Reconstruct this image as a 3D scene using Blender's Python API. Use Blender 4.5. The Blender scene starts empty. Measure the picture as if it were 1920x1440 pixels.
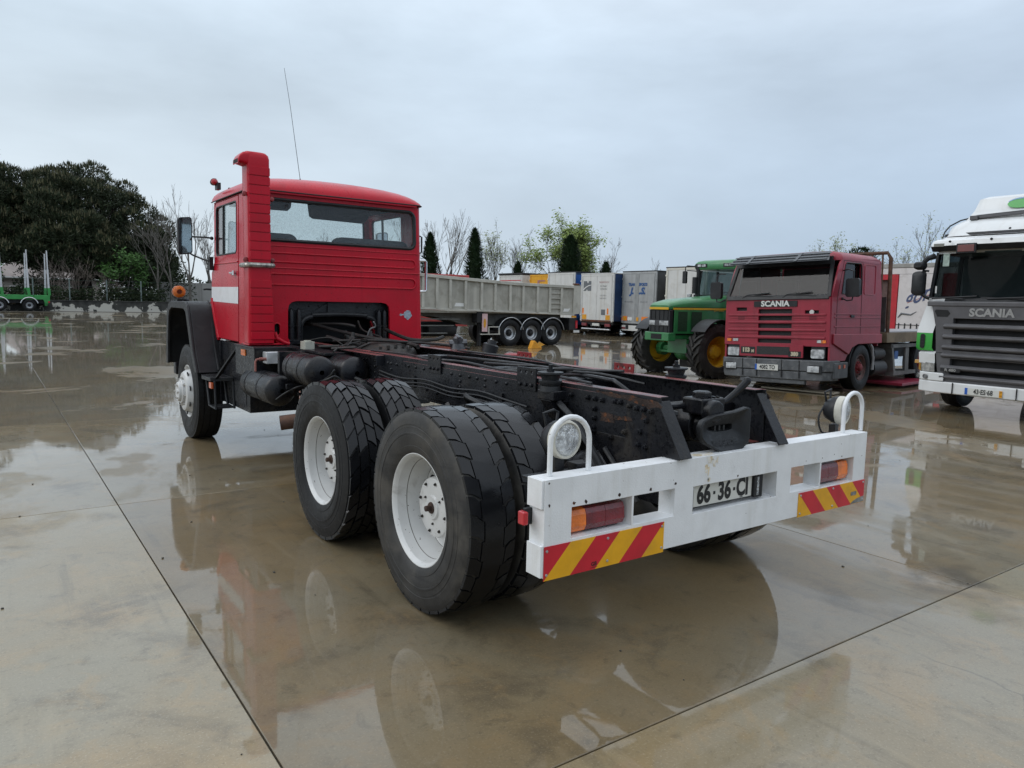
import bpy, bmesh, math, random
from math import sin, cos, pi, radians, sqrt, atan2
from mathutils import Vector, Matrix, noise
from mathutils.geometry import tessellate_polygon

scene = bpy.context.scene
COL = scene.collection
R = math.radians
rnd = random.Random(7)

# ------------------------------------------------------------------ camera
cam_d = bpy.data.cameras.new("camera")
cam = bpy.data.objects.new("camera", cam_d)
COL.objects.link(cam)
CAM_R, CAM_U, CAM_B, CAM_C = ((0.8173, -0.575792, 0.022014), (0.044846, 0.101652, 0.993809), (-0.574465, -0.811253, 0.108902), (-3.142017, -2.413411, 1.685676))
cam.matrix_world = Matrix(((CAM_R[0], CAM_U[0], CAM_B[0], CAM_C[0]), (CAM_R[1], CAM_U[1], CAM_B[1], CAM_C[1]),
                           (CAM_R[2], CAM_U[2], CAM_B[2], CAM_C[2]), (0, 0, 0, 1)))
cam_d.sensor_width = 36.0
cam_d.lens = 26.1353
cam_d.clip_start = 0.05
cam_d.clip_end = 3000
scene.camera = cam

# ------------------------------------------------------------------ world: overcast sky
SUN_EL, SUN_ROT = R(38), R(-60)
world = bpy.data.worlds.new("World")
scene.world = world
world.use_nodes = True
wn, wl = world.node_tree.nodes, world.node_tree.links
wn.clear()
out = wn.new("ShaderNodeOutputWorld")
bg = wn.new("ShaderNodeBackground")
bg.inputs[1].default_value = 0.1
wl.new(bg.outputs[0], out.inputs[0])
sky = wn.new("ShaderNodeTexSky")
sky.sky_type = 'NISHITA'
sky.sun_disc = False
sky.sun_elevation = SUN_EL
sky.sun_rotation = SUN_ROT
tc = wn.new("ShaderNodeTexCoord")
def wmath(op, a, b=None, clamp=False):
    n = wn.new("ShaderNodeMath"); n.operation = op; n.use_clamp = clamp
    for i, v in enumerate((a, b)):
        if v is None: continue
        if isinstance(v, (int, float)): n.inputs[i].default_value = v
        else: wl.new(v, n.inputs[i])
    return n.outputs[0]
def wmix(f, a, b):
    n = wn.new("ShaderNodeMix"); n.data_type = 'RGBA'
    for s, v in ((0, f), (6, a), (7, b)):
        if isinstance(v, (int, float)): n.inputs[s].default_value = v
        elif isinstance(v, tuple): n.inputs[s].default_value = (*v, 1)
        else: wl.new(v, n.inputs[s])
    return n.outputs[2]
sep = wn.new("ShaderNodeSeparateXYZ")
wl.new(tc.outputs["Generated"], sep.inputs[0])
zz = wmath('MAXIMUM', sep.outputs[2], 0.0)
# darker rain cloud bank towards +x / -y (right of the picture), paler towards the left
side = wmath('ADD', wmath('MULTIPLY', sep.outputs[0], 0.80), wmath('MULTIPLY', sep.outputs[1], -0.60))
side01 = wmath('MULTIPLY', wmath('ADD', side, 0.55), 0.92, True)
mp = wn.new("ShaderNodeMapping"); mp.inputs["Scale"].default_value = (1.0, 1.0, 3.0)
mp.inputs["Location"].default_value = (3.3, 1.9, 0.4)
wl.new(tc.outputs["Generated"], mp.inputs[0])
nz = wn.new("ShaderNodeTexNoise"); nz.inputs["Scale"].default_value = 1.7
nz.inputs["Detail"].default_value = 6; nz.inputs["Roughness"].default_value = 0.52; nz.inputs["Distortion"].default_value = 0.35
wl.new(mp.outputs[0], nz.inputs[0])
nz2 = wn.new("ShaderNodeTexNoise"); nz2.inputs["Scale"].default_value = 3.2
nz2.inputs["Detail"].default_value = 5; nz2.inputs["Roughness"].default_value = 0.55
wl.new(mp.outputs[0], nz2.inputs[0])
cl = wmath('ADD', wmath('MULTIPLY', wmath('SUBTRACT', nz.outputs[0], 0.5), 1.5), wmath('MULTIPLY', wmath('SUBTRACT', nz2.outputs[0], 0.5), 1.1))
low = wmix(side01, (6.6, 7.3, 7.8), (2.9, 3.9, 5.25))          # near the horizon
high = wmix(side01, (5.2, 6.35, 7.45), (6.0, 6.95, 8.0))        # above, inside the frame
upf = wmath('POWER', wmath('MULTIPLY', zz, 2.0, True), 0.85)
base = wmix(upf, low, high)
zen = wmath('MULTIPLY', wmath('SUBTRACT', zz, 0.30), 1.4, True)
base = wmix(zen, base, (12.6, 13.4, 14.4))                       # overcast zenith, brighter than the rim
cl_f = wmath('ADD', wmath('MULTIPLY', cl, wmath('ADD', wmath('MULTIPLY', upf, 0.55), 0.08)), 1.0)
vm = wn.new("ShaderNodeVectorMath"); vm.operation = 'SCALE'
wl.new(base, vm.inputs[0]); wl.new(cl_f, vm.inputs[3])
final = wmix(0.06, vm.outputs[0], sky.outputs[0])
wl.new(final, bg.inputs[0])

# ------------------------------------------------------------------ sun (veiled by cloud)
sun_d = bpy.data.lights.new("sun", 'SUN')
sun_d.energy = 0.7
sun_d.angle = R(40)
sun_d.color = (1.0, 0.97, 0.93)
sun = bpy.data.objects.new("sun", sun_d)
COL.objects.link(sun)
sun_dir = Vector((sin(SUN_ROT) * cos(SUN_EL), cos(SUN_ROT) * cos(SUN_EL), sin(SUN_EL)))
sun.rotation_euler = sun_dir.to_track_quat('Z', 'Y').to_euler()

# ------------------------------------------------------------------ exposure / render
vs = scene.view_settings
vs.view_transform = 'Standard'; vs.look = 'None'; vs.gamma = 1.0; vs.use_curve_mapping = False
vs.exposure = 0.25
scene.render.engine = 'CYCLES'
scene.cycles.use_denoising = True
scene.cycles.max_bounces = 7
scene.cycles.transparent_max_bounces = 12
scene.cycles.caustics_reflective = False
scene.cycles.caustics_refractive = False

# ================================================================== helpers
MATS = {}
def mat(name, col, rough=0.5, metal=0.0, var=0.12, vs=4.0, dirt=None, bump=None, coat=0.0, coat_rough=0.1,
        streak=None, speck=None, ior=1.45, wet=0.0, top=None, emit=None, spec=0.5):
    """procedural surface: base colour with noise variation, patches of dirt, vertical streaks, specks, bump"""
    if name in MATS: return MATS[name]
    m = bpy.data.materials.new(name); MATS[name] = m
    m.use_nodes = True
    N, L = m.node_tree.nodes, m.node_tree.links
    b = N["Principled BSDF"]
    t = N.new("ShaderNodeTexCoord")
    def noi(scale, detail=4, rough=0.55, vec=None, dist=0.0):
        n = N.new("ShaderNodeTexNoise"); n.inputs["Scale"].default_value = scale
        n.inputs["Detail"].default_value = detail; n.inputs["Roughness"].default_value = rough
        n.inputs["Distortion"].default_value = dist
        L.new(vec or t.outputs["Object"], n.inputs[0]); return n.outputs[0]
    def ramp(v, lo, hi):
        n = N.new("ShaderNodeMapRange"); n.inputs[1].default_value = lo; n.inputs[2].default_value = hi
        n.interpolation_type = 'SMOOTHSTEP'
        L.new(v, n.inputs[0]); return n.outputs[0]
    def mul(a, k, op='MULTIPLY'):
        n = N.new("ShaderNodeMath"); n.operation = op
        for i, v in enumerate((a, k)):
            if isinstance(v, (int, float)): n.inputs[i].default_value = v
            else: L.new(v, n.inputs[i])
        return n.outputs[0]
    def mix(f, a, c):
        n = N.new("ShaderNodeMix"); n.data_type = 'RGBA'
        for s, v in ((0, f), (6, a), (7, c)):
            if isinstance(v, (int, float)): n.inputs[s].default_value = v
            elif isinstance(v, tuple): n.inputs[s].default_value = (*v[:3], 1)
            else: L.new(v, n.inputs[s])
        return n.outputs[2]
    lo = tuple(max(0, c * (1 - var)) for c in col); hi = tuple(min(1, c * (1 + var)) for c in col)
    big = noi(vs, 5)
    c = mix(ramp(big, 0.3, 0.7), lo, hi)
    rsock = None
    if streak:                     # (colour, amount, scale)
        mp = N.new("ShaderNodeMapping"); mp.inputs["Scale"].default_value = (streak[2], streak[2], streak[2] * 0.05)
        L.new(t.outputs["Object"], mp.inputs[0])
        s = noi(1.0, 6, 0.6, mp.outputs[0])
        f = mul(ramp(s, 0.5, 0.72), streak[1]); c = mix(f, c, streak[0])
    if dirt:                       # (colour, amount, scale[, lo, hi])
        d = noi(dirt[2], 8, 0.62, dist=0.4)
        f = mul(ramp(d, *(dirt[3:5] if len(dirt) > 3 else (0.5, 0.7))), dirt[1]); c = mix(f, c, dirt[0])
        rsock = mul(mul(f, 0.35), rough, 'ADD')
    if speck:                      # (colour, scale, threshold)
        d = noi(speck[1], 2, 0.5); f = ramp(d, speck[2], speck[2] + 0.04); c = mix(f, c, speck[0])
    if top:                        # (colour, amount, scale): wear, dust or painted highlight on faces that look up
        g = N.new("ShaderNodeNewGeometry"); sp = N.new("ShaderNodeSeparateXYZ"); L.new(g.outputs["Normal"], sp.inputs[0])
        d = noi(top[2], 6, 0.6)
        f = mul(mul(ramp(sp.outputs[2], 0.45, 0.9), ramp(d, 0.30, 0.52)), top[1]); c = mix(f, c, top[0])
    L.new(c, b.inputs["Base Color"])
    b.inputs["Metallic"].default_value = metal
    b.inputs["IOR"].default_value = ior
    b.inputs["Specular IOR Level"].default_value = spec
    if rsock is None:
        rsock = mul(mul(noi(vs * 2.3, 4), 0.22), rough - 0.11, 'ADD')
    if wet:                        # rain drops and runs: glossier spots
        w = ramp(noi(38, 3, 0.6), 0.52, 0.62)
        rsock = mul(rsock, mul(mul(w, -wet), 1.0, 'ADD'))
    L.new(rsock, b.inputs["Roughness"])
    b.inputs["Coat Weight"].default_value = coat
    b.inputs["Coat Roughness"].default_value = coat_rough
    if bump or wet:
        bp = N.new("ShaderNodeBump"); st, sc = bump or (0.06, 60)
        bp.inputs["Strength"].default_value = st; bp.inputs["Distance"].default_value = 0.02
        L.new(noi(sc, 4, 0.6), bp.inputs["Height"]); L.new(bp.outputs[0], b.inputs["Normal"])
        if coat: L.new(bp.outputs[0], b.inputs["Coat Normal"])
    if emit:
        b.inputs["Emission Color"].default_value = (*emit[0], 1); b.inputs["Emission Strength"].default_value = emit[1]
    return m

def glass(name, tint=(0.6, 0.63, 0.64), dirt=0.10, rough=0.02, bright=(0.5, 0.52, 0.53), refl=.032):
    if name in MATS: return MATS[name]
    m = bpy.data.materials.new(name); MATS[name] = m; m.use_nodes = True
    N, L = m.node_tree.nodes, m.node_tree.links; N.clear()
    o = N.new("ShaderNodeOutputMaterial"); tr = N.new("ShaderNodeBsdfTransparent"); gl = N.new("ShaderNodeBsdfGlossy")
    df = N.new("ShaderNodeBsdfDiffuse"); lw = N.new("ShaderNodeLayerWeight"); lw.inputs[0].default_value = 0.5; pw = N.new("ShaderNodeMath"); pw.operation = "POWER"; pw.inputs[1].default_value = 4.5; L.new(lw.outputs["Facing"], pw.inputs[0]); fr = N.new("ShaderNodeMath"); fr.operation = "MULTIPLY_ADD"; fr.inputs[1].default_value = .9; fr.inputs[2].default_value = refl; L.new(pw.outputs[0], fr.inputs[0])
    tr.inputs[0].default_value = (*tint, 1); gl.inputs[1].default_value = rough; df.inputs[0].default_value = (*bright, 1)
    t = N.new("ShaderNodeTexCoord"); n = N.new("ShaderNodeTexNoise"); n.inputs["Scale"].default_value = 60; n.inputs["Detail"].default_value = 5
    L.new(t.outputs["Object"], n.inputs[0])
    mr = N.new("ShaderNodeMapRange"); mr.inputs[1].default_value = 0.45; mr.inputs[2].default_value = 0.75; mr.inputs[4].default_value = dirt * 2
    L.new(n.outputs[0], mr.inputs[0])
    m1 = N.new("ShaderNodeMixShader"); m2 = N.new("ShaderNodeMixShader")
    L.new(mr.outputs[0], m1.inputs[0]); L.new(tr.outputs[0], m1.inputs[1]); L.new(df.outputs[0], m1.inputs[2])
    L.new(fr.outputs[0], m2.inputs[0]); L.new(m1.outputs[0], m2.inputs[1]); L.new(gl.outputs[0], m2.inputs[2])
    L.new(m2.outputs[0], o.inputs[0])
    return m

class MB:
    """collects faces; build() links them as one mesh object"""
    def __init__(s): s.v, s.f, s.m = [], [], []
    def add(s, vs, fs, mi=0):
        o = len(s.v); s.v += [tuple(p) for p in vs]
        for f in fs: s.f.append(tuple(i + o for i in f)); s.m.append(mi)
        return s
    def bx(s, x0, x1, y0, y1, z0, z1, mi=0, rot=None):
        c = [(x, y, z) for z in (z0, z1) for y in (y0, y1) for x in (x0, x1)]
        if rot is not None:
            ctr = Vector(((x0 + x1) / 2, (y0 + y1) / 2, (z0 + z1) / 2)); c = [ctr + rot @ (Vector(p) - ctr) for p in c]
        return s.add(c, [(0, 2, 3, 1), (4, 5, 7, 6), (0, 1, 5, 4), (1, 3, 7, 5), (3, 2, 6, 7), (2, 0, 4, 6)], mi)
    def bar(s, a, b, w, h, up=(0, 0, 1), mi=0):
        """rectangular bar from a to b, w across, h along up"""
        a, b = Vector(a), Vector(b); d = (b - a).normalized(); u = Vector(up); x = d.cross(u)
        if x.length < 1e-4: u = Vector((0, 1, 0)); x = d.cross(u)
        x.normalize(); u = x.cross(d).normalized()
        c = [p + x * sx * w / 2 + u * su * h / 2 for p in (a, b) for su in (-1, 1) for sx in (-1, 1)]
        return s.add(c, [(0, 2, 3, 1), (4, 5, 7, 6), (0, 1, 5, 4), (1, 3, 7, 5), (3, 2, 6, 7), (2, 0, 4, 6)], mi)
    def plate(s, loops, fn, d0, d1, mi=0):
        """flat plate with holes. loops: outer then holes as (a,b) lists; fn(a,b,d)->xyz; thickness d0..d1"""
        pl = [[Vector((a, b, 0)) for a, b in l] for l in loops]
        flat = [p for l in pl for p in l]; n = len(flat)
        tri = tessellate_polygon(pl)
        vs = [fn(p.x, p.y, d0) for p in flat] + [fn(p.x, p.y, d1) for p in flat]
        fs = [tuple(t) for t in tri] + [tuple(i + n for i in reversed(t)) for t in tri]
        o = 0
        for l in loops:
            k = len(l)
            for i in range(k):
                j = (i + 1) % k; fs.append((o + i, o + i + n, o + j + n, o + j))
            o += k
        return s.add(vs, fs, mi)
    def prism(s, pts, axis, a0, a1, mi=0):
        fn = {'x': lambda a, b, d: (d, a, b), 'y': lambda a, b, d: (a, d, b), 'z': lambda a, b, d: (a, b, d)}[axis]
        return s.plate([pts], fn, a0, a1, mi)
    def tube(s, pts, r, n=8, cap=True, mi=0):
        pts = [Vector(p) for p in pts]; k = len(pts)
        rs = r if isinstance(r, (list, tuple)) else [r] * k
        vs, fs = [], []; prev = None
        for i, p in enumerate(pts):
            d = (pts[min(i + 1, k - 1)] - pts[max(i - 1, 0)])
            d = d.normalized() if d.length > 1e-9 else Vector((0, 0, 1))
            if prev is None:
                a = Vector((0, 0, 1)) if abs(d.z) < 0.9 else Vector((1, 0, 0)); x = d.cross(a).normalized()
            else:
                x = prev - d * prev.dot(d); x = x.normalized() if x.length > 1e-6 else d.orthogonal().normalized()
            prev = x; y = d.cross(x)
            vs += [p + (x * cos(2 * pi * j / n) + y * sin(2 * pi * j / n)) * rs[i] for j in range(n)]
        for i in range(k - 1):
            for j in range(n):
                q = (j + 1) % n; fs.append((i * n + j, i * n + q, (i + 1) * n + q, (i + 1) * n + j))
        if cap: fs += [tuple(reversed(range(n))), tuple(range((k - 1) * n, k * n))]
        return s.add(vs, fs, mi)
    def lathe(s, prof, c=(0, 0, 0), axis='x', n=32, mi=0, a0=0.0, a1=2 * pi, closed=False):
        """prof: (offset along axis, radius) list; axis may be a letter or a vector"""
        ax = {'x': Vector((1, 0, 0)), 'y': Vector((0, 1, 0)), 'z': Vector((0, 0, 1))}.get(axis) if isinstance(axis, str) else Vector(axis).normalized()
        u = {'x': Vector((0, 1, 0)), 'y': Vector((0, 0, 1)), 'z': Vector((1, 0, 0))}.get(axis) if isinstance(axis, str) else ax.orthogonal().normalized()
        w = ax.cross(u); c = Vector(c); full = abs(a1 - a0 - 2 * pi) < 1e-6; k = n if full else n + 1
        vs, fs = [], []
        for t, r in prof:
            for j in range(k):
                a = a0 + (a1 - a0) * j / n; vs.append(c + ax * t + (u * cos(a) + w * sin(a)) * r)
        P = len(prof)
        for i in range(P if closed else P - 1):
            i2 = (i + 1) % P
            for j in range(n):
                q = (j + 1) % k
                fs.append((i * k + j, i * k + q, i2 * k + q, i2 * k + j))
        return s.add(vs, fs, mi)
    def cyl(s, a, b, r, n=16, mi=0): return s.tube([a, b], r, n, True, mi)
    def sph(s, c, r, n=10, mi=0, sc=(1, 1, 1)):
        vs, fs = [], []; h = max(4, n // 2)
        for i in range(h + 1):
            t = pi * i / h
            for j in range(n):
                a = 2 * pi * j / n
                vs.append((c[0] + r * sc[0] * sin(t) * cos(a), c[1] + r * sc[1] * sin(t) * sin(a), c[2] + r * sc[2] * cos(t)))
        for i in range(h):
            for j in range(n):
                q = (j + 1) % n; fs.append((i * n + j, (i + 1) * n + j, (i + 1) * n + q, i * n + q))
        return s.add(vs, fs, mi)
    def loft(s, rings, cap=True, mi=0, closed=True):
        n = len(rings[0]); vs = [p for r in rings for p in r]; fs = []
        for i in range(len(rings) - 1):
            for j in range(n if closed else n - 1):
                q = (j + 1) % n; fs.append((i * n + j, i * n + q, (i + 1) * n + q, (i + 1) * n + j))
        if cap: fs += [tuple(reversed(range(n))), tuple(range((len(rings) - 1) * n, len(rings) * n))]
        return s.add(vs, fs, mi)
    def text(s, body, size, fn, mi=0, bold=0.0, sx=1.0, shear=0.0, align='CENTER', d=0.004):
        """lettering as thin raised faces; fn(a,b,d)->xyz"""
        cu = bpy.data.curves.new("lettering", 'FONT'); cu.body = body; cu.size = size; cu.offset = bold; cu.shear = shear
        cu.align_x = align; cu.align_y = 'CENTER'; cu.resolution_u = 3; cu.fill_mode = 'FRONT'
        o = bpy.data.objects.new("lettering", cu); me = o.to_mesh()
        vs = [fn(v.co.x * sx, v.co.y, d) for v in me.vertices]; fs = [tuple(p.vertices) for p in me.polygons]
        o.to_mesh_clear(); bpy.data.objects.remove(o); bpy.data.curves.remove(cu)
        return s.add(vs, fs, mi)
    def deform(s, fn): s.v = [tuple(fn(*p)) for p in s.v]; return s
    def build(s, name, mats, parent=None, smooth=35, bevel=0.0, seg=2, label=None, kind=None, mesh_only=False, fix=True):
        me = bpy.data.meshes.new(name); me.from_pydata(s.v, [], s.f)
        for m in (mats if isinstance(mats, (list, tuple)) else [mats]): me.materials.append(m)
        if any(s.m): me.polygons.foreach_set("material_index", s.m)
        if fix:
            bm = bmesh.new(); bm.from_mesh(me); bmesh.ops.recalc_face_normals(bm, faces=bm.faces); bm.to_mesh(me); bm.free()
        if smooth:
            me.shade_smooth(); me.set_sharp_from_angle(angle=R(smooth))
        me.update()
        if mesh_only: return me
        return link(name, me, parent, bevel, seg, label, kind)

def link(name, me, parent=None, bevel=0.0, seg=2, label=None, kind=None):
    o = bpy.data.objects.new(name, me); COL.objects.link(o)
    if parent is not None: o.parent = parent
    if bevel:
        md = o.modifiers.new("bevel", 'BEVEL'); md.width = bevel; md.segments = seg; md.limit_method = 'ANGLE'
        md.angle_limit = R(38); md.harden_normals = True; md.use_clamp_overlap = True
    if label: o["label"] = label
    if kind: o["kind"] = kind
    return o

def tag(o, label, cat, group=None):
    o["label"] = label; o["category"] = cat
    if group: o["group"] = group
    return o
def thing(name, label, cat, loc=(0, 0, 0), rz=0.0, group=None):
    o = bpy.data.objects.new(name, None); COL.objects.link(o)
    o.empty_display_size = 0.2; o.location = loc; o.rotation_euler = (0, 0, rz)
    return tag(o, label, cat, group)
def sub(name, parent, loc=(0, 0, 0), rot=(0, 0, 0)):
    o = bpy.data.objects.new(name, None); COL.objects.link(o); o.parent = parent
    o.empty_display_size = 0.1; o.location = loc; o.rotation_euler = rot
    return o
def kids(o): return [c for c in bpy.data.objects if c.parent == o]
def copy_part(o, parent, loc=None, rot=None, children=None):
    c = o.copy(); COL.objects.link(c); c.parent = parent
    if loc is not None: c.location = loc
    if rot is not None: c.rotation_euler = rot
    for ch in (children if children is not None else o.children):
        d = ch.copy(); COL.objects.link(d); d.parent = c
    return c
def rrect(x0, x1, y0, y1, r, n=5):
    """rounded rectangle loop; r may be one radius or four (bl, br, tr, tl)"""
    rr = r if isinstance(r, (list, tuple)) else [r] * 4; p = []
    for (cx, cy, a), q in zip((((x0, y0, pi)), ((x1, y0, 1.5 * pi)), ((x1, y1, 0.0)), ((x0, y1, 0.5 * pi))), rr):
        ox = cx + (q if cx == x0 else -q); oy = cy + (q if cy == y0 else -q)
        if q <= 0: p.append((cx, cy)); continue
        for i in range(n + 1):
            t = a + 0.5 * pi * i / n; p.append((ox + q * cos(t), oy + q * sin(t)))
    return p
def ragged_poly(loop, amp, k, rg):
    """subdivide a loop and push its points about, for flaking or stained edges"""
    o = []
    for i, (a, b) in enumerate(loop):
        c, d = loop[(i + 1) % len(loop)]
        for j in range(k): t = j / k; o.append((a + (c - a) * t + rg.uniform(-amp, amp), b + (d - b) * t + rg.uniform(-amp, amp)))
    return o
FX = lambda a, b, d: (d, a, b)      # plate in the y,z plane
FY = lambda a, b, d: (a, d, b)      # plate in the x,z plane
FZ = lambda a, b, d: (a, b, d)

# ------------------------------------------------------------------ materials
RED = mat("red_paint", (0.47, 0.0055, 0.020), 0.30, var=0.08, vs=2.2, coat=0.14, coat_rough=0.05, streak=((0.29, 0.006, 0.014), 0.35, 11), dirt=((0.35, 0.012, 0.022), 0.5, 2.6, 0.5, 0.75), speck=((0.10, 0.02, 0.016), 48, 0.745), wet=0.10, bump=(0.05, 3.5), spec=0.24)
BLACK = mat("black_chassis_paint", (0.009, 0.0095, 0.012), 0.34, var=0.4, vs=5, dirt=((0.045, 0.039, 0.032), 0.6, 4.5, 0.5, 0.72), streak=((0.03, 0.026, 0.022), 0.4, 14), wet=0.5, bump=(0.12, 45), spec=0.36)
RAILM = mat("worn_black_rail_paint", (0.012, 0.013, 0.016), 0.36, var=0.4, vs=5, dirt=((0.035, 0.03, 0.028), 0.5, 6, 0.52, 0.75), wet=0.5, bump=(0.1, 45), top=((0.24, 0.065, 0.06), 0.7, 3), spec=0.4)
BLKPL = mat("black_plastic", (0.016, 0.017, 0.019), 0.48, var=0.25, vs=6, dirt=((0.045, 0.045, 0.045), 0.4, 8), wet=0.3, spec=0.4)
RUBBER = mat("tyre_rubber", (0.011, 0.0112, 0.012), 0.5, var=0.3, vs=5, dirt=((0.026, 0.025, 0.023), 0.55, 4, 0.5, 0.75), bump=(0.06, 40), wet=0.2, spec=0.26)
WETRUB = mat("wet_tread_rubber", (0.008, 0.0085, 0.010), 0.20, var=0.3, vs=6, dirt=((0.030, 0.028, 0.026), 0.3, 7, 0.58, 0.75), bump=(0.02, 30), spec=0.36)
DUSTRUB = mat("dusty_sidewall_rubber", (0.026, 0.025, 0.024), 0.55, var=0.4, vs=7, dirt=((0.10, 0.09, 0.075), 0.55, 4, 0.46, 0.7), streak=((0.008, 0.008, 0.009), 0.7, 30), bump=(0.1, 60))
RIMW = mat("white_rim_paint", (0.60, 0.60, 0.59), 0.36, var=0.06, vs=5, dirt=((0.22, 0.20, 0.17), 0.5, 6, 0.55, 0.78), speck=((0.05, 0.04, 0.03), 60, 0.70), coat=0.2)
WHITE = mat("white_bumper_paint", (0.74, 0.75, 0.76), 0.42, var=0.05, vs=6, dirt=((0.42, 0.40, 0.36), 0.35, 4, 0.55, 0.8), speck=((0.10, 0.05, 0.03), 42, 0.735), bump=(0.12, 110), streak=((0.55, 0.54, 0.50), 0.3, 12))
RUST = mat("rust", (0.09, 0.035, 0.018), 0.8, var=0.5, vs=9, dirt=((0.20, 0.08, 0.03), 0.7, 14), bump=(0.3, 50))
CHROME = mat("bright_metal", (0.62, 0.63, 0.65), 0.22, 1.0, var=0.15, vs=8)
ALU = mat("aluminium", (0.50, 0.51, 0.52), 0.38, 0.9, var=0.15, vs=8, dirt=((0.2, 0.19, 0.18), 0.4, 8))
RUSTED = mat("rusted_paint_loss", (0.030, 0.016, 0.011), 0.75, var=0.5, vs=12, dirt=((0.15, 0.055, 0.022), 0.85, 26, 0.52, 0.66), bump=(0.4, 60))
DARK = mat("dark_cavity", (0.008, 0.008, 0.009), 0.7, var=0.4)
SEATM = mat("grey_vinyl", (0.055, 0.058, 0.062), 0.55, var=0.12, bump=(0.05, 80))
VISOR = mat("dark_grey_visor_cloth", (0.032, 0.033, 0.036), 0.8, var=0.1)
AMBER = mat("amber_lens", (0.75, 0.17, 0.01), 0.15, var=0.2, vs=20, coat=0.6, coat_rough=0.05, bump=(0.25, 120))
REDLENS = mat("red_lens", (0.16, 0.006, 0.012), 0.15, var=0.3, vs=9, coat=0.6, coat_rough=0.05, bump=(0.2, 110))
BRLENS = mat("brighter_red_lens", (0.42, 0.012, 0.02), 0.15, var=0.2, vs=9, coat=0.6, coat_rough=0.05)
STRED = mat("red_reflective_film", (0.52, 0.016, 0.03), 0.38, var=0.08, vs=8, dirt=((0.25, 0.03, 0.03), 0.3, 6), bump=(0.06, 150))
STYEL = mat("yellow_reflective_film", (0.72, 0.36, 0.012), 0.38, var=0.08, vs=8, dirt=((0.4, 0.22, 0.05), 0.35, 6), bump=(0.06, 150))
INK = mat("black_lettering", (0.012, 0.012, 0.013), 0.5, var=0.1)
PLATE = mat("number_plate_white", (0.60, 0.60, 0.56), 0.35, var=0.05, dirt=((0.4, 0.38, 0.33), 0.3, 8))
EUBLUE = mat("plate_band_blue", (0.02, 0.10, 0.42), 0.4, var=0.05)
LENS = mat("clear_lamp_lens", (0.52, 0.53, 0.53), 0.16, 0.6, var=0.45, vs=26, bump=(0.9, 55), coat=0.8, coat_rough=0.04)
GLASS = glass("window_glass", (0.88, 0.91, 0.91), 0.05)
DGLASS = glass("dark_window_glass", (0.10, 0.115, 0.115), 0.03, 0.02, (0.12, 0.125, 0.13))
MIRROR = mat("mirror_glass", (0.55, 0.57, 0.58), 0.04, 1.0, var=0.05)
PAPER = mat("white_placard", (.72, .72, .70), .5, var=.05)
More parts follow.
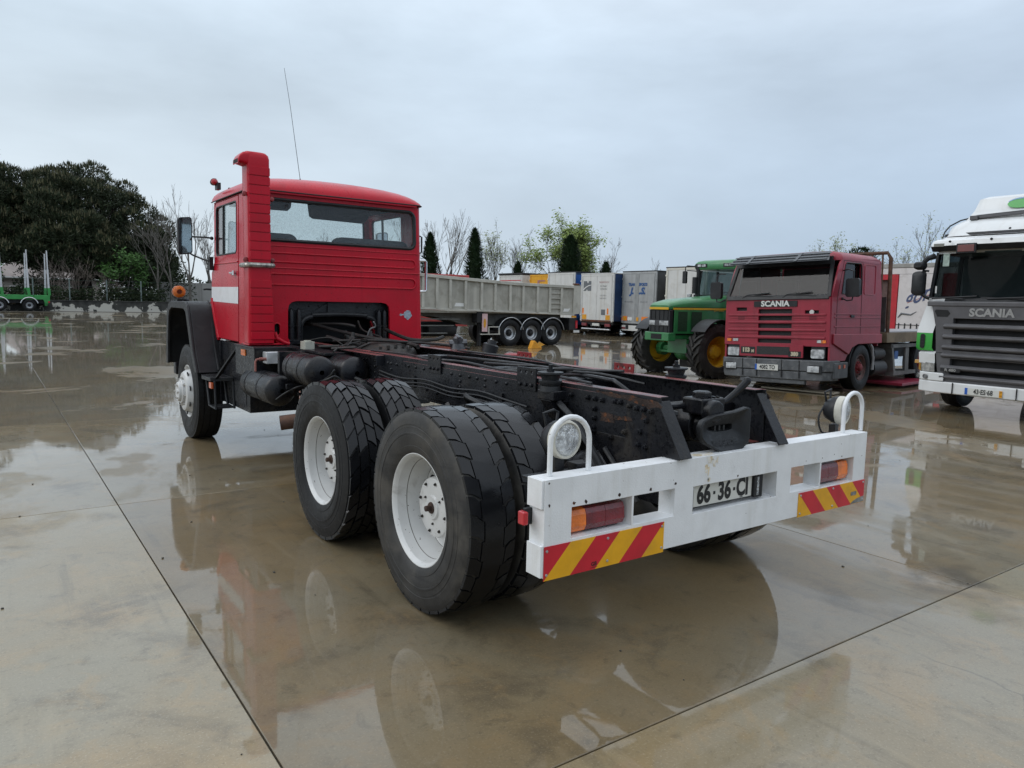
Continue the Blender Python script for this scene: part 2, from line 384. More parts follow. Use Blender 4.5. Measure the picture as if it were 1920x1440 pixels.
# ================================================================== SETTING
def wet_concrete():
    m = bpy.data.materials.new("wet_concrete"); m.use_nodes = True
    N, L = m.node_tree.nodes, m.node_tree.links; b = N["Principled BSDF"]
    g = N.new("ShaderNodeNewGeometry"); pos = g.outputs["Position"]
    def noi(scale, detail=5, rough=.55, dist=0.0, vec=None):
        n = N.new("ShaderNodeTexNoise"); n.inputs["Scale"].default_value = scale; n.inputs["Detail"].default_value = detail
        n.inputs["Roughness"].default_value = rough; n.inputs["Distortion"].default_value = dist; L.new(vec or pos, n.inputs[0]); return n.outputs[0]
    def ramp(v, lo, hi, a=0.0, c=1.0):
        n = N.new("ShaderNodeMapRange"); n.interpolation_type = 'SMOOTHSTEP'
        for i, x in ((1, lo), (2, hi), (3, a), (4, c)): n.inputs[i].default_value = x
        L.new(v, n.inputs[0]); return n.outputs[0]
    def mth(op, a, c):
        n = N.new("ShaderNodeMath"); n.operation = op
        for i, v in enumerate((a, c)):
            if isinstance(v, (int, float)): n.inputs[i].default_value = v
            else: L.new(v, n.inputs[i])
        return n.outputs[0]
    def mix(f, a, c):
        n = N.new("ShaderNodeMix"); n.data_type = 'RGBA'
        for s, v in ((0, f), (6, a), (7, c)):
            if isinstance(v, (int, float)): n.inputs[s].default_value = v
            elif isinstance(v, tuple): n.inputs[s].default_value = (*v, 1)
            else: L.new(v, n.inputs[s])
        return n.outputs[2]
    tan, grey, warm, dark = (.165, .118, .058), (.170, .142, .092), (.215, .142, .064), (.078, .060, .036)
    c = mix(ramp(noi(.55, 4), .35, .65), tan, grey)
    c = mix(ramp(noi(.9, 6, .6, .6), .52, .70, 0, .65), c, warm)
    c = mix(ramp(noi(1.7, 8, .65, .5), .50, .70, 0, .75), c, dark)
    c = mix(ramp(noi(4.3, 8, .7, .8), .50, .68, 0, .45), c, warm)
    c = mix(ramp(noi(7.5, 8, .7, .6), .54, .70, 0, .5), c, dark)
    c = mix(ramp(noi(14, 6, .65), .5, .72, 0, .22), c, dark)
    c = mix(ramp(noi(90, 4, .7), .52, .72, 0, .45), c, (.29, .24, .16))
    c = mix(ramp(noi(60, 4, .7), .56, .70, 0, .5), c, dark)
    mp = N.new("ShaderNodeMapping"); mp.inputs["Scale"].default_value = (6, .5, 1); mp.inputs["Rotation"].default_value = (0, 0, .5); L.new(pos, mp.inputs[0])
    c = mix(ramp(noi(1.6, 6, .6, .2, mp.outputs[0]), .58, .72, 0, .28), c, (.235, .185, .11))
    mp3 = N.new("ShaderNodeMapping"); mp3.inputs["Scale"].default_value = (4.5, .22, 1); mp3.inputs["Rotation"].default_value = (0, 0, -.75); L.new(pos, mp3.inputs[0])
    c = mix(ramp(noi(1.5, 5, .6, .1, mp3.outputs[0]), .60, .72, 0, .38), c, dark)
    c = mix(ramp(noi(.75, 3, .5), .68, .74, 0, .55), c, (.05, .042, .032))
    vo = N.new("ShaderNodeTexVoronoi"); vo.feature = 'DISTANCE_TO_EDGE'; vo.inputs["Scale"].default_value = .42
    wv = N.new("ShaderNodeMix"); wv.data_type = 'VECTOR'; nv = N.new("ShaderNodeTexNoise"); nv.inputs["Scale"].default_value = 1.6; nv.inputs["Detail"].default_value = 6; L.new(pos, nv.inputs[0])
    wv.inputs[0].default_value = .30; L.new(pos, wv.inputs[4]); L.new(nv.outputs[1], wv.inputs[5]); L.new(wv.outputs[1], vo.inputs[0])
    crack = mth('MULTIPLY', ramp(vo.outputs["Distance"], .0012, .0040, 1, 0), ramp(noi(.33, 2), .60, .66, 0, .55))
    c = mix(crack, c, (.03, .026, .02))
    oi = N.new("ShaderNodeObjectInfo"); hs = N.new("ShaderNodeHueSaturation"); hs.inputs["Hue"].default_value = .5
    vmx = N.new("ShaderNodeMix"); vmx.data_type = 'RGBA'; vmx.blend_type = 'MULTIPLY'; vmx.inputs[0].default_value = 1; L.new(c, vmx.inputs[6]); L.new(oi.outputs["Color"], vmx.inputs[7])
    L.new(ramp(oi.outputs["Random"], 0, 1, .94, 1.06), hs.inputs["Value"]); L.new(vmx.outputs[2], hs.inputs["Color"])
    L.new(hs.outputs[0], b.inputs["Base Color"])
    b.inputs["Roughness"].default_value = .55; b.inputs["Specular IOR Level"].default_value = .25
    wet = ramp(noi(.36, 8, .62, .7), .385, .45)
    wet2 = ramp(noi(2.6, 6, .6, .3), .30, .55)
    film = mth('MULTIPLY', mth('MULTIPLY', wet, mth('ADD', mth('MULTIPLY', wet2, .25), .75)), oi.outputs['Alpha'])
    L.new(mth('ADD', mth('MULTIPLY', film, .45), .55), b.inputs["Coat Weight"])
    b.inputs["Coat IOR"].default_value = 1.48
    rg = mth('ADD', mth('MULTIPLY', mth('SUBTRACT', 1.0, film), .15), .024)
    L.new(rg, b.inputs["Coat Roughness"])
    # relief: fine trowel texture in the slab, very shallow ripples in the film of water
    fine = N.new("ShaderNodeBump"); fine.inputs["Strength"].default_value = .25; fine.inputs["Distance"].default_value = .004
    L.new(noi(70, 5, .65), fine.inputs["Height"]); L.new(fine.outputs[0], b.inputs["Normal"])
    rip = N.new("ShaderNodeBump"); rip.inputs["Strength"].default_value = 1.0; rip.inputs["Distance"].default_value = .0011
    mp2 = N.new("ShaderNodeMapping"); mp2.inputs["Scale"].default_value = (1, 1.6, 1); mp2.inputs["Rotation"].default_value = (0, 0, .9); L.new(pos, mp2.inputs[0])
    flow = ramp(noi(.23, 3), .50, .66)                           # patches where the water runs in little waves
    hgt = mth('ADD', mth('MULTIPLY', noi(3.2, 3, .5), .32), mth('MULTIPLY', noi(26, 3, .5), .055))
    hgt = mth('ADD', hgt, mth('MULTIPLY', mth('MULTIPLY', noi(9, 3, .5, 1.2, mp2.outputs[0]), flow), .36))
    L.new(hgt, rip.inputs["Height"]); L.new(rip.outputs[0], b.inputs["Coat Normal"])
    return m
CONC = wet_concrete()
SOIL = mat("wet_dark_joint_earth", (.06, .052, .040), .6, var=.4, vs=3, bump=(.4, 30))
mb = MB(); mb.add([(-700, -700, -.016), (900, -700, -.016), (900, 900, -.016), (-700, 900, -.016)], [(0, 1, 2, 3)])
ground = mb.build("ground", SOIL, None, smooth=0, fix=False, kind="structure")
GX, GY, SX, SY, GAP = 1.815, -.44, 4.155, 4.60, .008
def slab_mesh():
    hx, hy, ch = (SX - GAP) / 2, (SY - GAP) / 2, .003
    mb = MB(); mb.loft([[(x, y, -.10) for x, y in ((-hx, -hy), (hx, -hy), (hx, hy), (-hx, hy))], [(x, y, -ch) for x, y in ((-hx, -hy), (hx, -hy), (hx, hy), (-hx, hy))],
                        [(x, y, 0) for x, y in ((-hx + ch, -hy + ch), (hx - ch, -hy + ch), (hx - ch, hy - ch), (-hx + ch, hy - ch))]])
    return mb.build("concrete_slab", CONC, smooth=0, mesh_only=True)
SLAB = slab_mesh(); rs = random.Random(4)
# per-slab tone: paler drier slabs; darker slab under the truck paints in its shade
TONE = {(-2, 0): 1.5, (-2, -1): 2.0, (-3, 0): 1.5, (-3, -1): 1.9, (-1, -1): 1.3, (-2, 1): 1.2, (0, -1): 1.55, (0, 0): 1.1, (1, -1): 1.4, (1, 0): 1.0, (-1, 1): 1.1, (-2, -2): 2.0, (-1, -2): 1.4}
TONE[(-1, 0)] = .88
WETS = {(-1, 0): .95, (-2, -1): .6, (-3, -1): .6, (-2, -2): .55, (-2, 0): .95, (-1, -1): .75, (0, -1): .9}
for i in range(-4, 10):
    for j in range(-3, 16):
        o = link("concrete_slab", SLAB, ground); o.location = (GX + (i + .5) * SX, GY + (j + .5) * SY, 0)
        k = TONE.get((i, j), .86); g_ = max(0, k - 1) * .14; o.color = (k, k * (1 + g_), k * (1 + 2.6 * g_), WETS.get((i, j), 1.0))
mb = MB(); rr = random.Random(12)
for k in range(150):
    x, y = rr.uniform(-6, 6), rr.uniform(-2.5, 12); s = rr.uniform(.003, .009)
    mb.sph((x, y, s * .5), s, 5, sc=(1, rr.uniform(.6, 1.6), .6))
mb.build("pebbles", mat("dark_grit", (.05, .045, .035), .5, var=.5), None, kind="stuff")

# ------------------------------------------------------------------ walls, hedge, fence, house
def peeling():
    m = mat("mouldy_peeling_paint", (.045, .045, .040), .8, var=.4, vs=1.5, bump=(.3, 12))
    N, L = m.node_tree.nodes, m.node_tree.links; b = N["Principled BSDF"]; src = b.inputs["Base Color"].links[0].from_socket
    t = N.new("ShaderNodeTexCoord"); n = N.new("ShaderNodeTexNoise"); n.inputs["Scale"].default_value = 1.0; n.inputs["Detail"].default_value = 7; n.inputs["Roughness"].default_value = .62; L.new(t.outputs["Object"], n.inputs[0])
    sp = N.new("ShaderNodeSeparateXYZ"); L.new(t.outputs["Object"], sp.inputs[0])
    a = N.new("ShaderNodeMath"); a.operation = 'MULTIPLY_ADD'; a.inputs[1].default_value = -.20; L.new(sp.outputs[2], a.inputs[0]); L.new(n.outputs[0], a.inputs[2])
    r = N.new("ShaderNodeMapRange"); r.inputs[1].default_value = .425; r.inputs[2].default_value = .445; L.new(a.outputs[0], r.inputs[0])
    x = N.new("ShaderNodeMix"); x.data_type = 'RGBA'; x.inputs[7].default_value = (.52, .50, .44, 1); L.new(r.outputs[0], x.inputs[0]); L.new(src, x.inputs[6]); L.new(x.outputs[2], b.inputs["Base Color"])
    return m
mb = MB(); mb.bx(-40, 13.0, 77.3, 77.7, -.05, .92); mb.bx(-40, 13.0, 77.25, 77.75, .921, 1.0)
tag(mb.build("low_wall", peeling(), None, bevel=.02), "low mouldy wall with peeling white paint along the far edge of the yard", "wall")
PCONC = mat("grey_concrete_wall", (.30, .295, .28), .8, var=.1, vs=.7, streak=((.18, .175, .16), .5, 1.2), bump=(.2, 8))
fw_ = thing("boundary_wall", "plain grey concrete panel wall behind the bare trees left of the red cab", "wall", (0, 81, 0))
for k in range(12): MB().bx(11.6 + k * 4, 15.58 + k * 4, 0, .18, -.05, 3.0).build("wall_panel", PCONC, fw_)
# foliage helper: leaf cards spread through a volume
def leaves(mb, centre, rad, n, size, rg, up=.0, lum=None, mi=0, flat=1.0, shell=.35, long=1.0):
    for _ in range(n):
        while True:
            v = Vector((rg.uniform(-1, 1), rg.uniform(-1, 1), rg.uniform(-1, 1)))
            if .05 < v.length <= 1: break
        v = v.normalized() * (shell + (1 - shell) * v.length ** .5 if rg.random() < .8 else v.length)
        p = Vector(centre) + Vector((v.x * rad[0], v.y * rad[1], v.z * rad[2]))
        d = (v + Vector((rg.uniform(-.7, .7), rg.uniform(-.7, .7), rg.uniform(-.7, .7) + up))).normalized()
        s = size * rg.uniform(.6, 1.35); x = d.orthogonal().normalized(); x = (Matrix.Rotation(rg.uniform(0, 6.28), 3, d) @ x)
        mb.add([p - x * s * .5 * flat, p + d * s * long * .45 - x * s * .12, p + d * s * long, p + x * s * .5 * flat], [(0, 1, 2, 3)], mi if not callable(mi) else mi(v, rg))
def leafmat(name, col, var=.35, rough=.6, tr=.25):
    m = mat(name, col, rough, var=var, vs=.9, dirt=(tuple(c * .45 for c in col), .6, 1.7, .45, .65), spec=.3)
    b = m.node_tree.nodes["Principled BSDF"]; b.inputs["Subsurface Weight"].default_value = 0.0
    return m
HEDGE = leafmat("hedge_leaf", (.030, .045, .018)); PINEL = leafmat("pine_needles", (.030, .043, .020)); PINET = leafmat("pine_new_shoots", (.105, .10, .052), .3)
CONIF = leafmat("conifer_green", (.020, .040, .016)); POPL = leafmat("young_poplar_leaf", (.20, .26, .065), .25); PALEL = leafmat("pale_new_leaf", (.26, .29, .17), .2); FRESH = leafmat("fresh_green_leaf", (.055, .125, .028), .3)
BARK = mat("grey_bark", (.105, .098, .085), .85, var=.3, vs=3, bump=(.3, 20)); DBARK = mat("dark_pine_bark", (.045, .036, .030), .9, var=.35, vs=2, bump=(.4, 10)); TWIG = mat("pale_twig", (.15, .138, .125), .85, var=.25, vs=2); STRAW = mat("dry_vine", (.17, .14, .12), .9, var=.3)
rg = random.Random(21); mb = MB()
for k in range(64):
    x = -28 + k * .62; h = .58 + .14 * rg.random() + .12 * sin(k * .7)
    leaves(mb, (x, 78.4 + rg.uniform(-.2, .2), 1.45 + rg.uniform(-.05, .12)), (.62, .6, h), 260, .17, rg, flat=.8)
tag(mb.build("hedge", HEDGE, None, smooth=0, fix=False), "dark clipped hedge running along the top of the low wall", "hedge")
POST = mat("galvanised_post", (.16, .20, .19), .6, .2)
FP = ('beyond the left picture edge, two spans before the stakes', 'left of the timber trailer\'s visible stakes', 'between the timber trailer\'s stakes', 'right of the timber trailer, before the dry shrub', 'in front of the fresh green tree', 'at the right end of the hedge')
for k, x in enumerate((-5.6, -2.6, .45, 3.3, 6.35, 9.3)):
    f = MB().bx(x - .05, x + .05, 77.79, 77.89, .9, 2.95).build("fence_post", POST, None)
    tag(f, "thin grey-green fence post " + FP[k], "fence post", "wire fence posts along the low wall")
mb = MB()
for z in (1.3, 1.8, 2.3, 2.85): mb.tube([(-8, 77.9, z), (12, 77.9, z)], .012, 3)
tag(mb.build("fence_wire", mat("green_wire", (.03, .06, .045), .5), None), "green wire strands strung between the posts above the low wall", "fence wire")
hs_ = thing("house", "low house with pale pink roof behind bare branches and the green timber trailer", "house", (4.0, 108, 0))
HW = mat("cream_render", (.34, .31, .28), .8, var=.1, vs=.4)
MB().bx(-6.0, 5.2, 0, 8, 0, 3.6).build("wall", HW, hs_)
mb = MB(); mb.add([(-6.6, -.6, 3.5), (5.8, -.6, 3.5), (5.8, 8.6, 3.5), (-6.6, 8.6, 3.5), (-3.4, 4, 6.5), (3.0, 4, 6.5)], [(0, 1, 5, 4), (1, 2, 5), (2, 3, 4, 5), (3, 0, 4), (0, 3, 2, 1)]); mb.build("roof", mat("pale_pink_tiles", (.25, .215, .20), .75, var=.12, vs=1.2, bump=(.4, 9)), hs_, smooth=0)
MB().bx(-6.5, 5.7, -.62, -.6, 3.36, 3.52).build("gutter", PAPER, hs_)
for x in (-4, -1.2, 2.2): f = MB().bx(x - .6, x + .6, -.06, -.005, 1.0, 2.4).build("window", PAPER, hs_); MB().bx(x - .5, x + .5, -.07, -.061, 1.1, 2.3).build("pane", DARK, f)

# ------------------------------------------------------------------ trees
def limb(mb, p, d, L, r, depth, rg, spread, ends, gravity=.0, mi=0, ratio=.62, kids_=(3, 4), up=.25, nseg=3):
    pts, rs_ = [Vector(p)], [r]; d = Vector(d).normalized()
    for i in range(nseg):
        d = (d + Vector((rg.uniform(-1, 1), rg.uniform(-1, 1), rg.uniform(-1, 1))) * .13 + Vector((0, 0, up * .12 - gravity))).normalized()
        pts.append(pts[-1] + d * L / nseg); rs_.append(r * (1 - .55 * (i + 1) / nseg))
    rs_ = [max(q, .011) for q in rs_]; mb.tube(pts, rs_, 5 if r > .06 else 3, False, mi)
    if depth == 0: ends.append((pts[-1], d)); return
    n = rg.randint(*kids_)
    for k in range(n):
        t = rg.uniform(.35, 1.0) if k else 1.0
        i = min(nseg - 1, int(t * nseg)); q = pts[i].lerp(pts[i + 1], t * nseg - i) if t < 1 else pts[-1]
        a = rg.uniform(0, 2 * pi); o = d.orthogonal().normalized(); o = Matrix.Rotation(a, 3, d) @ o
        nd = (d + o * spread * rg.uniform(.6, 1.25) * (1 if k else .5)).normalized()
        limb(mb, q, nd, L * ratio * rg.uniform(.75, 1.2), r * (.42 + .15 * rg.random()) * (1.2 if k == 0 else 1), depth - 1, rg, spread, ends, gravity, mi, ratio, kids_, up, nseg)
GROUPB = "leafless trees beyond the yard"
def bare_tree(x, y, h, seed, label, spread=.55, depth=5, trunkf=.34, r=None, stems=1, mtl=None, leaf=None, leafn=0, leafs=.12, group=GROUPB, name="bare_tree", lean=(0, 0), ratio=.64, cat="tree", r_end=1.0, kids=(2, 4)):
    rg = random.Random(seed); t = thing(name, label, cat, (x, y, 0), 0, group); r = r or h * .014
    tm, cm, ends = MB(), MB(), []
    for s in range(stems):
        d = Vector((rg.uniform(-.2, .2) * (stems > 1) + lean[0], rg.uniform(-.2, .2) * (stems > 1) + lean[1], 1)).normalized(); L = h * trunkf
        top = Vector((0, 0, 0)) + d * L
        tm.tube([(0, 0, -.1), d * L * .5, top], [r, r * .85, r * .7], 7, False)
        for k in range(rg.randint(3, 4)):
            a = rg.uniform(0, 6.28); dd = (Vector((cos(a) * spread * .9, sin(a) * spread * .9, 1)) if k else d * 1.0)
            limb(cm, top - d * L * rg.uniform(0, .25) * (k > 0), dd, h * .30 * (1.15 if k == 0 else 1), r * .6, depth - 1, rg, spread, ends, up=.5, ratio=ratio, kids_=kids)
    # settle to the wanted height
    zm = max(v[2] for v in cm.v); k = h / zm
    for m_ in (tm, cm): m_.v = [(a * k, b * k, c * k) for a, b, c in m_.v]
    if leaf:
        for p, d in ends:
            for _ in range(leafn):
                q = p * k + Vector((rg.gauss(0, .28), rg.gauss(0, .28), rg.gauss(0, .28))); s = leafs * rg.uniform(.6, 1.3)
                u = Vector((rg.uniform(-1, 1), rg.uniform(-1, 1), rg.uniform(-1, 1))).normalized(); w = u.orthogonal().normalized()
                cm.add([q, q + u * s + w * s * .4, q + u * s * 1.8, q + u * s - w * s * .4], [(0, 1, 2, 3)], 1)
    tm.build("trunk", mtl or BARK, t, smooth=50, fix=False); cm.build("crown", [mtl or TWIG, leaf] if leaf else (mtl or TWIG), t, smooth=0, fix=False)
    return t
bare_tree(14.0, 79.0, 12.9, 1, "tall bare grey tree just left of the red cab, in front of the concrete wall", spread=.42, trunkf=.30, depth=5)
bare_tree(12.3, 79.4, 10.6, 2, "slender bare tree left of the tall one, at the end of the hedge", spread=.45, trunkf=.33)
bare_tree(11.0, 78.9, 11.4, 3, "pale bare tree with crooked limbs in front of the dark pine crown", spread=.5, trunkf=.34, depth=4, r=.15, mtl=BARK, kids=(2, 3))
bare_tree(17.2, 84.0, 11.8, 4, "bare tree seen through the red cab's side window", spread=.45)
bare_tree(23.0, 80.0, 9.6, 5, "bushy bare tree seen through the left half of the cab's rear window", spread=.6, depth=5)
bare_tree(27.0, 76.0, 9.2, 6, "leafless tree seen through the middle of the cab's rear window", spread=.5)
bare_tree(31.2, 65.5, 10.2, 7, "leafless tree close behind the right edge of the red cab", spread=.45)
bare_tree(34.4, 61.6, 10.6, 8, "spreading bare tree between the two dark cypresses", spread=.5, depth=5, stems=2)
bare_tree(41.6, 60.0, 9.4, 9, "wiry bare tree right of the pale poplar", spread=.5, stems=2)
bare_tree(48.9, 54.2, 8.5, 10, "bare round-topped tree above the white doors with the letter N", spread=.62, trunkf=.25)
bare_tree(52.6, 51.2, 6.6, 11, "small bare tree peeping over the silver trailer", spread=.5)
bare_tree(58.8, 28.2, 9.6, 12, "bare tree with a haze of pale buds between the two cab-over trucks", spread=.65, depth=5, trunkf=.25, leaf=PALEL, leafn=2, leafs=.11)
bare_tree(4.2, 80.6, 5.4, 13, "tangled leafless shrub behind the timber trailer's last stakes", spread=.8, trunkf=.18, depth=4, stems=3, mtl=STRAW, name="bare_shrub", group="leafless shrubs behind the low wall", cat="shrub", r=.09, kids=(2, 3))
bare_tree(2.4, 81.0, 6.0, 14, "dry twiggy shrub in front of the house", spread=.8, trunkf=.2, depth=4, stems=3, mtl=STRAW, name="bare_shrub", group="leafless shrubs behind the low wall", cat="shrub", r=.09, kids=(2, 3))
bare_tree(6.3, 79.6, 4.0, 15, "low dry shrub under the dark pine", spread=.9, trunkf=.2, depth=4, stems=3, mtl=STRAW, name="bare_shrub", group="leafless shrubs behind the low wall", cat="shrub", r=.08, kids=(2, 3))
# young-leaved trees
GP = "poplars in young leaf beyond the trailers"
bare_tree(39.6, 61.4, 10.0, 31, "pale poplar with sparse spring leaves right of the taller cypress", spread=.36, trunkf=.22, leaf=PALEL, leafn=3, leafs=.13, group=GP, name="poplar_tree", mtl=BARK)
bare_tree(45.1, 57.0, 10.8, 32, "bright yellow-green poplar, the tallest above the trailers", spread=.40, trunkf=.16, leaf=POPL, leafn=20, leafs=.16, group=GP, name="poplar_tree", mtl=BARK, stems=3)
bare_tree(46.6, 56.0, 7.4, 33, "small yellow-green poplar half behind the widest cypress", spread=.32, trunkf=.2, leaf=POPL, leafn=9, leafs=.15, group=GP, name="poplar_tree", mtl=BARK)
bare_tree(67.6, 41.0, 9.2, 34, "pale silvery young tree showing over the dark red cab's roof", spread=.40, trunkf=.35, leaf=PALEL, leafn=8, leafs=.13, group=GP, name="poplar_tree", mtl=BARK)
t_ = bare_tree(8.4, 79.8, 5.6, 35, "fresh green broadleaf tree standing behind the hedge", spread=.6, trunkf=.25, depth=4, leaf=FRESH, leafn=12, leafs=.17, group=None, name="broadleaf_tree", mtl=BARK, kids=(3, 4))
t_ = bare_tree(-3.4, 80.0, 5.4, 36, "green broadleaf tree at the left edge behind the timber trailer", spread=.6, trunkf=.25, depth=4, leaf=FRESH, leafn=12, leafs=.17, group=None, name="broadleaf_tree", mtl=BARK, kids=(3, 4))
# conifers
def conifer(x, y, h, w, seed, label, top=.05, n=6500, group="dark conifers beyond the trailers", name="cypress_tree"):
    rg = random.Random(seed); t = thing(name, label, "tree", (x, y, 0), 0, group); MB().tube([(0, 0, -.1), (0, 0, h * .8)], [w * .12, w * .03], 6).build("trunk", DBARK, t)
    mb = MB(); prof = lambda f: (w / 2) * (top + (1 - top) * (1 - f) ** .72) * (.7 + .3 * min(1, f / .12)) * min(1, (1 - f) / .05 + .1)
    w *= 1.5
    for _ in range(n):
        f = rg.random() ** 1.25; z = .15 + f * (h - .3); a = rg.uniform(0, 6.28)
        rr_ = prof(f) * (.55 + .47 * rg.random()) * (1 + .13 * sin(a * 3 + z * 2.1 + seed) + .08 * sin(a * 7 - z * 5))
        p = Vector((rr_ * cos(a), rr_ * sin(a), z)); d = Vector((cos(a) * .6, sin(a) * .6, .75 + rg.uniform(-.5, .4))).normalized()
        s = rg.uniform(.12, .34); x_ = Vector((-sin(a), cos(a), rg.uniform(-.4, .4)))
        mb.add([p - x_ * s * .22, p + d * s * .5 - x_ * s * .16, p + d * s * 1.15, p + x_ * s * .24], [(0, 1, 2, 3)])
    core = [[(prof(f) * .62 * cos(2 * pi * i / 10), prof(f) * .62 * sin(2 * pi * i / 10), .2 + f * (h - .6)) for i in range(10)] for f in (0, .1, .3, .5, .7, .9, 1)]
    mb.loft(core); mb.build("crown", CONIF, t, smooth=0, fix=False); return t
conifer(31.4, 60.2, 8.1, 2.3, 1, "dark conifer just right of the red cab, partly behind its grab handle", n=6000)
conifer(32.7, 54.4, 8.2, 2.05, 2, "slim dark cypress standing alone above the grey tipper", top=.06)
conifer(37.1, 46.4, 7.4, 2.35, 3, "broad dark cypress in front of the yellow-green poplars", top=.16, n=8000)
conifer(43.5, 49.0, 5.6, 2.2, 4, "low dark conifer tip behind the white doors with the letter N", n=3000)
conifer(36.2, 52.6, 5.4, 1.8, 5, "small dark conifer tip left of the poplars, over the tipper's edge", n=2600)
conifer(25.6, 74.0, 6.2, 3.4, 6, "small dark conifer seen through the middle of the cab's rear window", n=3000)
conifer(26.9, 66.0, 7.4, 3.8, 7, "larger dark conifer seen through the cab's rear window", n=3600)
conifer(29.5, 66.0, 6.6, 3.0, 8, "dark conifer at the right of the cab's rear window", n=3000)
conifer(55.0, 31.2, 6.8, 3.0, 9, "dark bushy conifer top over the rusty headboard", top=.5, n=3400)
# umbrella pines
def pine(x, y, seed, clumps, label, trunk_r=.5, h=10, lower=()):
    rg = random.Random(seed); t = thing("pine_tree", label, "tree", (x, y, 0), 0, "umbrella pines at the left edge of the yard")
    tb = MB(); tb.tube([(0, 0, -.2), (.1, .1, h * .35), (-.2, 0, h * .62)], [trunk_r, trunk_r * .8, trunk_r * .65], 9, False)
    mb = MB()
    for (cx, cy, cz, cr_) in clumps:
        s = Vector((-.2, 0, h * rg.uniform(.35, .62))); e = Vector((cx, cy, cz - cr_ * .3)); m_ = s.lerp(e, .5) + Vector((0, 0, -.08 * (e - s).length))
        if rg.random() < .6: tb.tube([s, m_, e], [.16, .10, .04], 5, False)
        fn = lambda v, g: 1 if (v.z > .35 and g.random() < .30) else 0
        leaves(mb, (cx, cy, cz), (cr_ * 1.12, cr_ * 1.12, cr_ * .72), int(330 * cr_ * cr_), .27, rg, up=.75, mi=fn, flat=.34, shell=.45, long=1.25)
        for _ in range(int(26 * cr_ * cr_) if cz > 5 else 4):                 # upright new shoots on the outside of each clump
            a = rg.uniform(0, 6.28); q = rg.uniform(.1, 1); p = Vector((cx + cos(a) * q * cr_ * 1.1, cy + sin(a) * q * cr_ * 1.1, cz + cr_ * .72 * sqrt(1 - q * q * .96) - .05)); sh = rg.uniform(.25, .55)
            dx = Vector((rg.uniform(-.1, .1), rg.uniform(-.1, .1), 0)); w = Vector((cos(a + 1.57), sin(a + 1.57), 0)) * rg.uniform(.04, .08)
            mb.add([p - w, p + w, p + dx + Vector((0, 0, sh)) + w * .3, p + dx + Vector((0, 0, sh)) - w * .3], [(0, 1, 2, 3)], 1 if rg.random() < .7 else 0)
    tb.build("trunk", DBARK, t, smooth=50, fix=False); mb.build("crown", [PINEL, PINET], t, smooth=0, fix=False); return t
def dome(rx, ry, zc, zr, n, rg, cut=0.0, r0=1.1, r1=1.75, shift=(0, 0)):
    o = []
    while len(o) < n:
        v = Vector((rg.uniform(-1, 1), rg.uniform(-1, 1), rg.uniform(cut, 1)))
        if .55 < v.length < 1.0: o.append((v.x * rx + shift[0], v.y * ry + shift[1], zc + v.z * zr, rg.uniform(r0, r1)))
    return o
g1 = random.Random(5)
cl1 = dome(8.9, 6.5, 5.4, 9.2, 215, g1, cut=-.08, r0=.8, r1=1.5) + [(7.5 + g1.uniform(-1.2, 1.2), g1.uniform(-3, 3), g1.uniform(3.2, 6.5), 1.3) for _ in range(30)] + [(g1.uniform(-7, 7), g1.uniform(-3, 4), g1.uniform(5.0, 7.5), 1.3) for _ in range(26)]
pine(5.0, 88.0, 1, cl1, "large dark umbrella pine with a broad domed crown", trunk_r=.62, h=10.5)
g2 = random.Random(6)
cl2 = dome(9.0, 6.2, 6.2, 9.6, 200, g2, cut=-.05, r0=.75, r1=1.5) + [(g2.uniform(-6, 6), g2.uniform(-3, 3), g2.uniform(4.5, 7), 1.3) for _ in range(24)]
pine(-5.6, 90.0, 2, cl2, "second dark umbrella pine, cut by the left edge of the picture", trunk_r=.55, h=10)
g3 = random.Random(7)
cl3 = [(v[0], v[1], v[2], v[3] * .75) for v in dome(2.9, 2.2, 6.0, 3.0, 26, g3, cut=-.8)]
pine(5.4, 82.5, 3, cl3, "smaller rounded pine standing in front of the large one", trunk_r=.28, h=6)
g4 = random.Random(8)
def shrub(x, y, r, h, seed, label, m=HEDGE, n=1500):
    rg = random.Random(seed); t = thing("evergreen_shrub", label, "shrub", (x, y, 0), 0, "dark shrubs under the pines"); mb = MB()
    for k in range(7): leaves(mb, (rg.uniform(-.5, .5) * r, rg.uniform(-.5, .5) * r, h * rg.uniform(.3, .7)), (r * .6, r * .6, h * .42), n // 7, .22, rg, flat=.7)
    mb.build("foliage", m, t, smooth=0, fix=False); MB().tube([(0, 0, -.1), (0, 0, h * .5)], .06, 5).build("stem", DBARK, t); return t
shrub(10.6, 80.6, 2.6, 5.8, 1, "tall dark evergreen under the pine's right edge", PINEL, 3800)
shrub(13.2, 81.8, 1.9, 5.0, 2, "dark shrub beside the bare trees left of the cab", HEDGE, 2400)
shrub(9.0, 84.0, 3.0, 5.0, 3, "dark undergrowth behind the fresh green tree", PINEL, 4200)
shrub(2.0, 84.0, 3.0, 4.2, 4, "dark undergrowth behind the timber trailer", PINEL, 3400)
shrub(-4.5, 85.0, 3.6, 5.0, 5, "dark undergrowth at the left picture edge", PINEL, 3800)

# far belt of trees closing the view behind the pines and the trailers
rg = random.Random(77); mb = MB()
for k in range(120):
    x = -70 + k * 1.9; y = 138 - .62 * max(0, x - 10) + rg.uniform(-4, 4); h = rg.uniform(3.4, 6.2)
    leaves(mb, (x, y, h * .5), (2.4, 2.0, h * .62), 130, .55, rg, flat=.8)
tb_ = mb.build("tree_belt", leafmat("distant_foliage", (.035, .045, .026)), None, smooth=0, fix=False, kind="stuff")
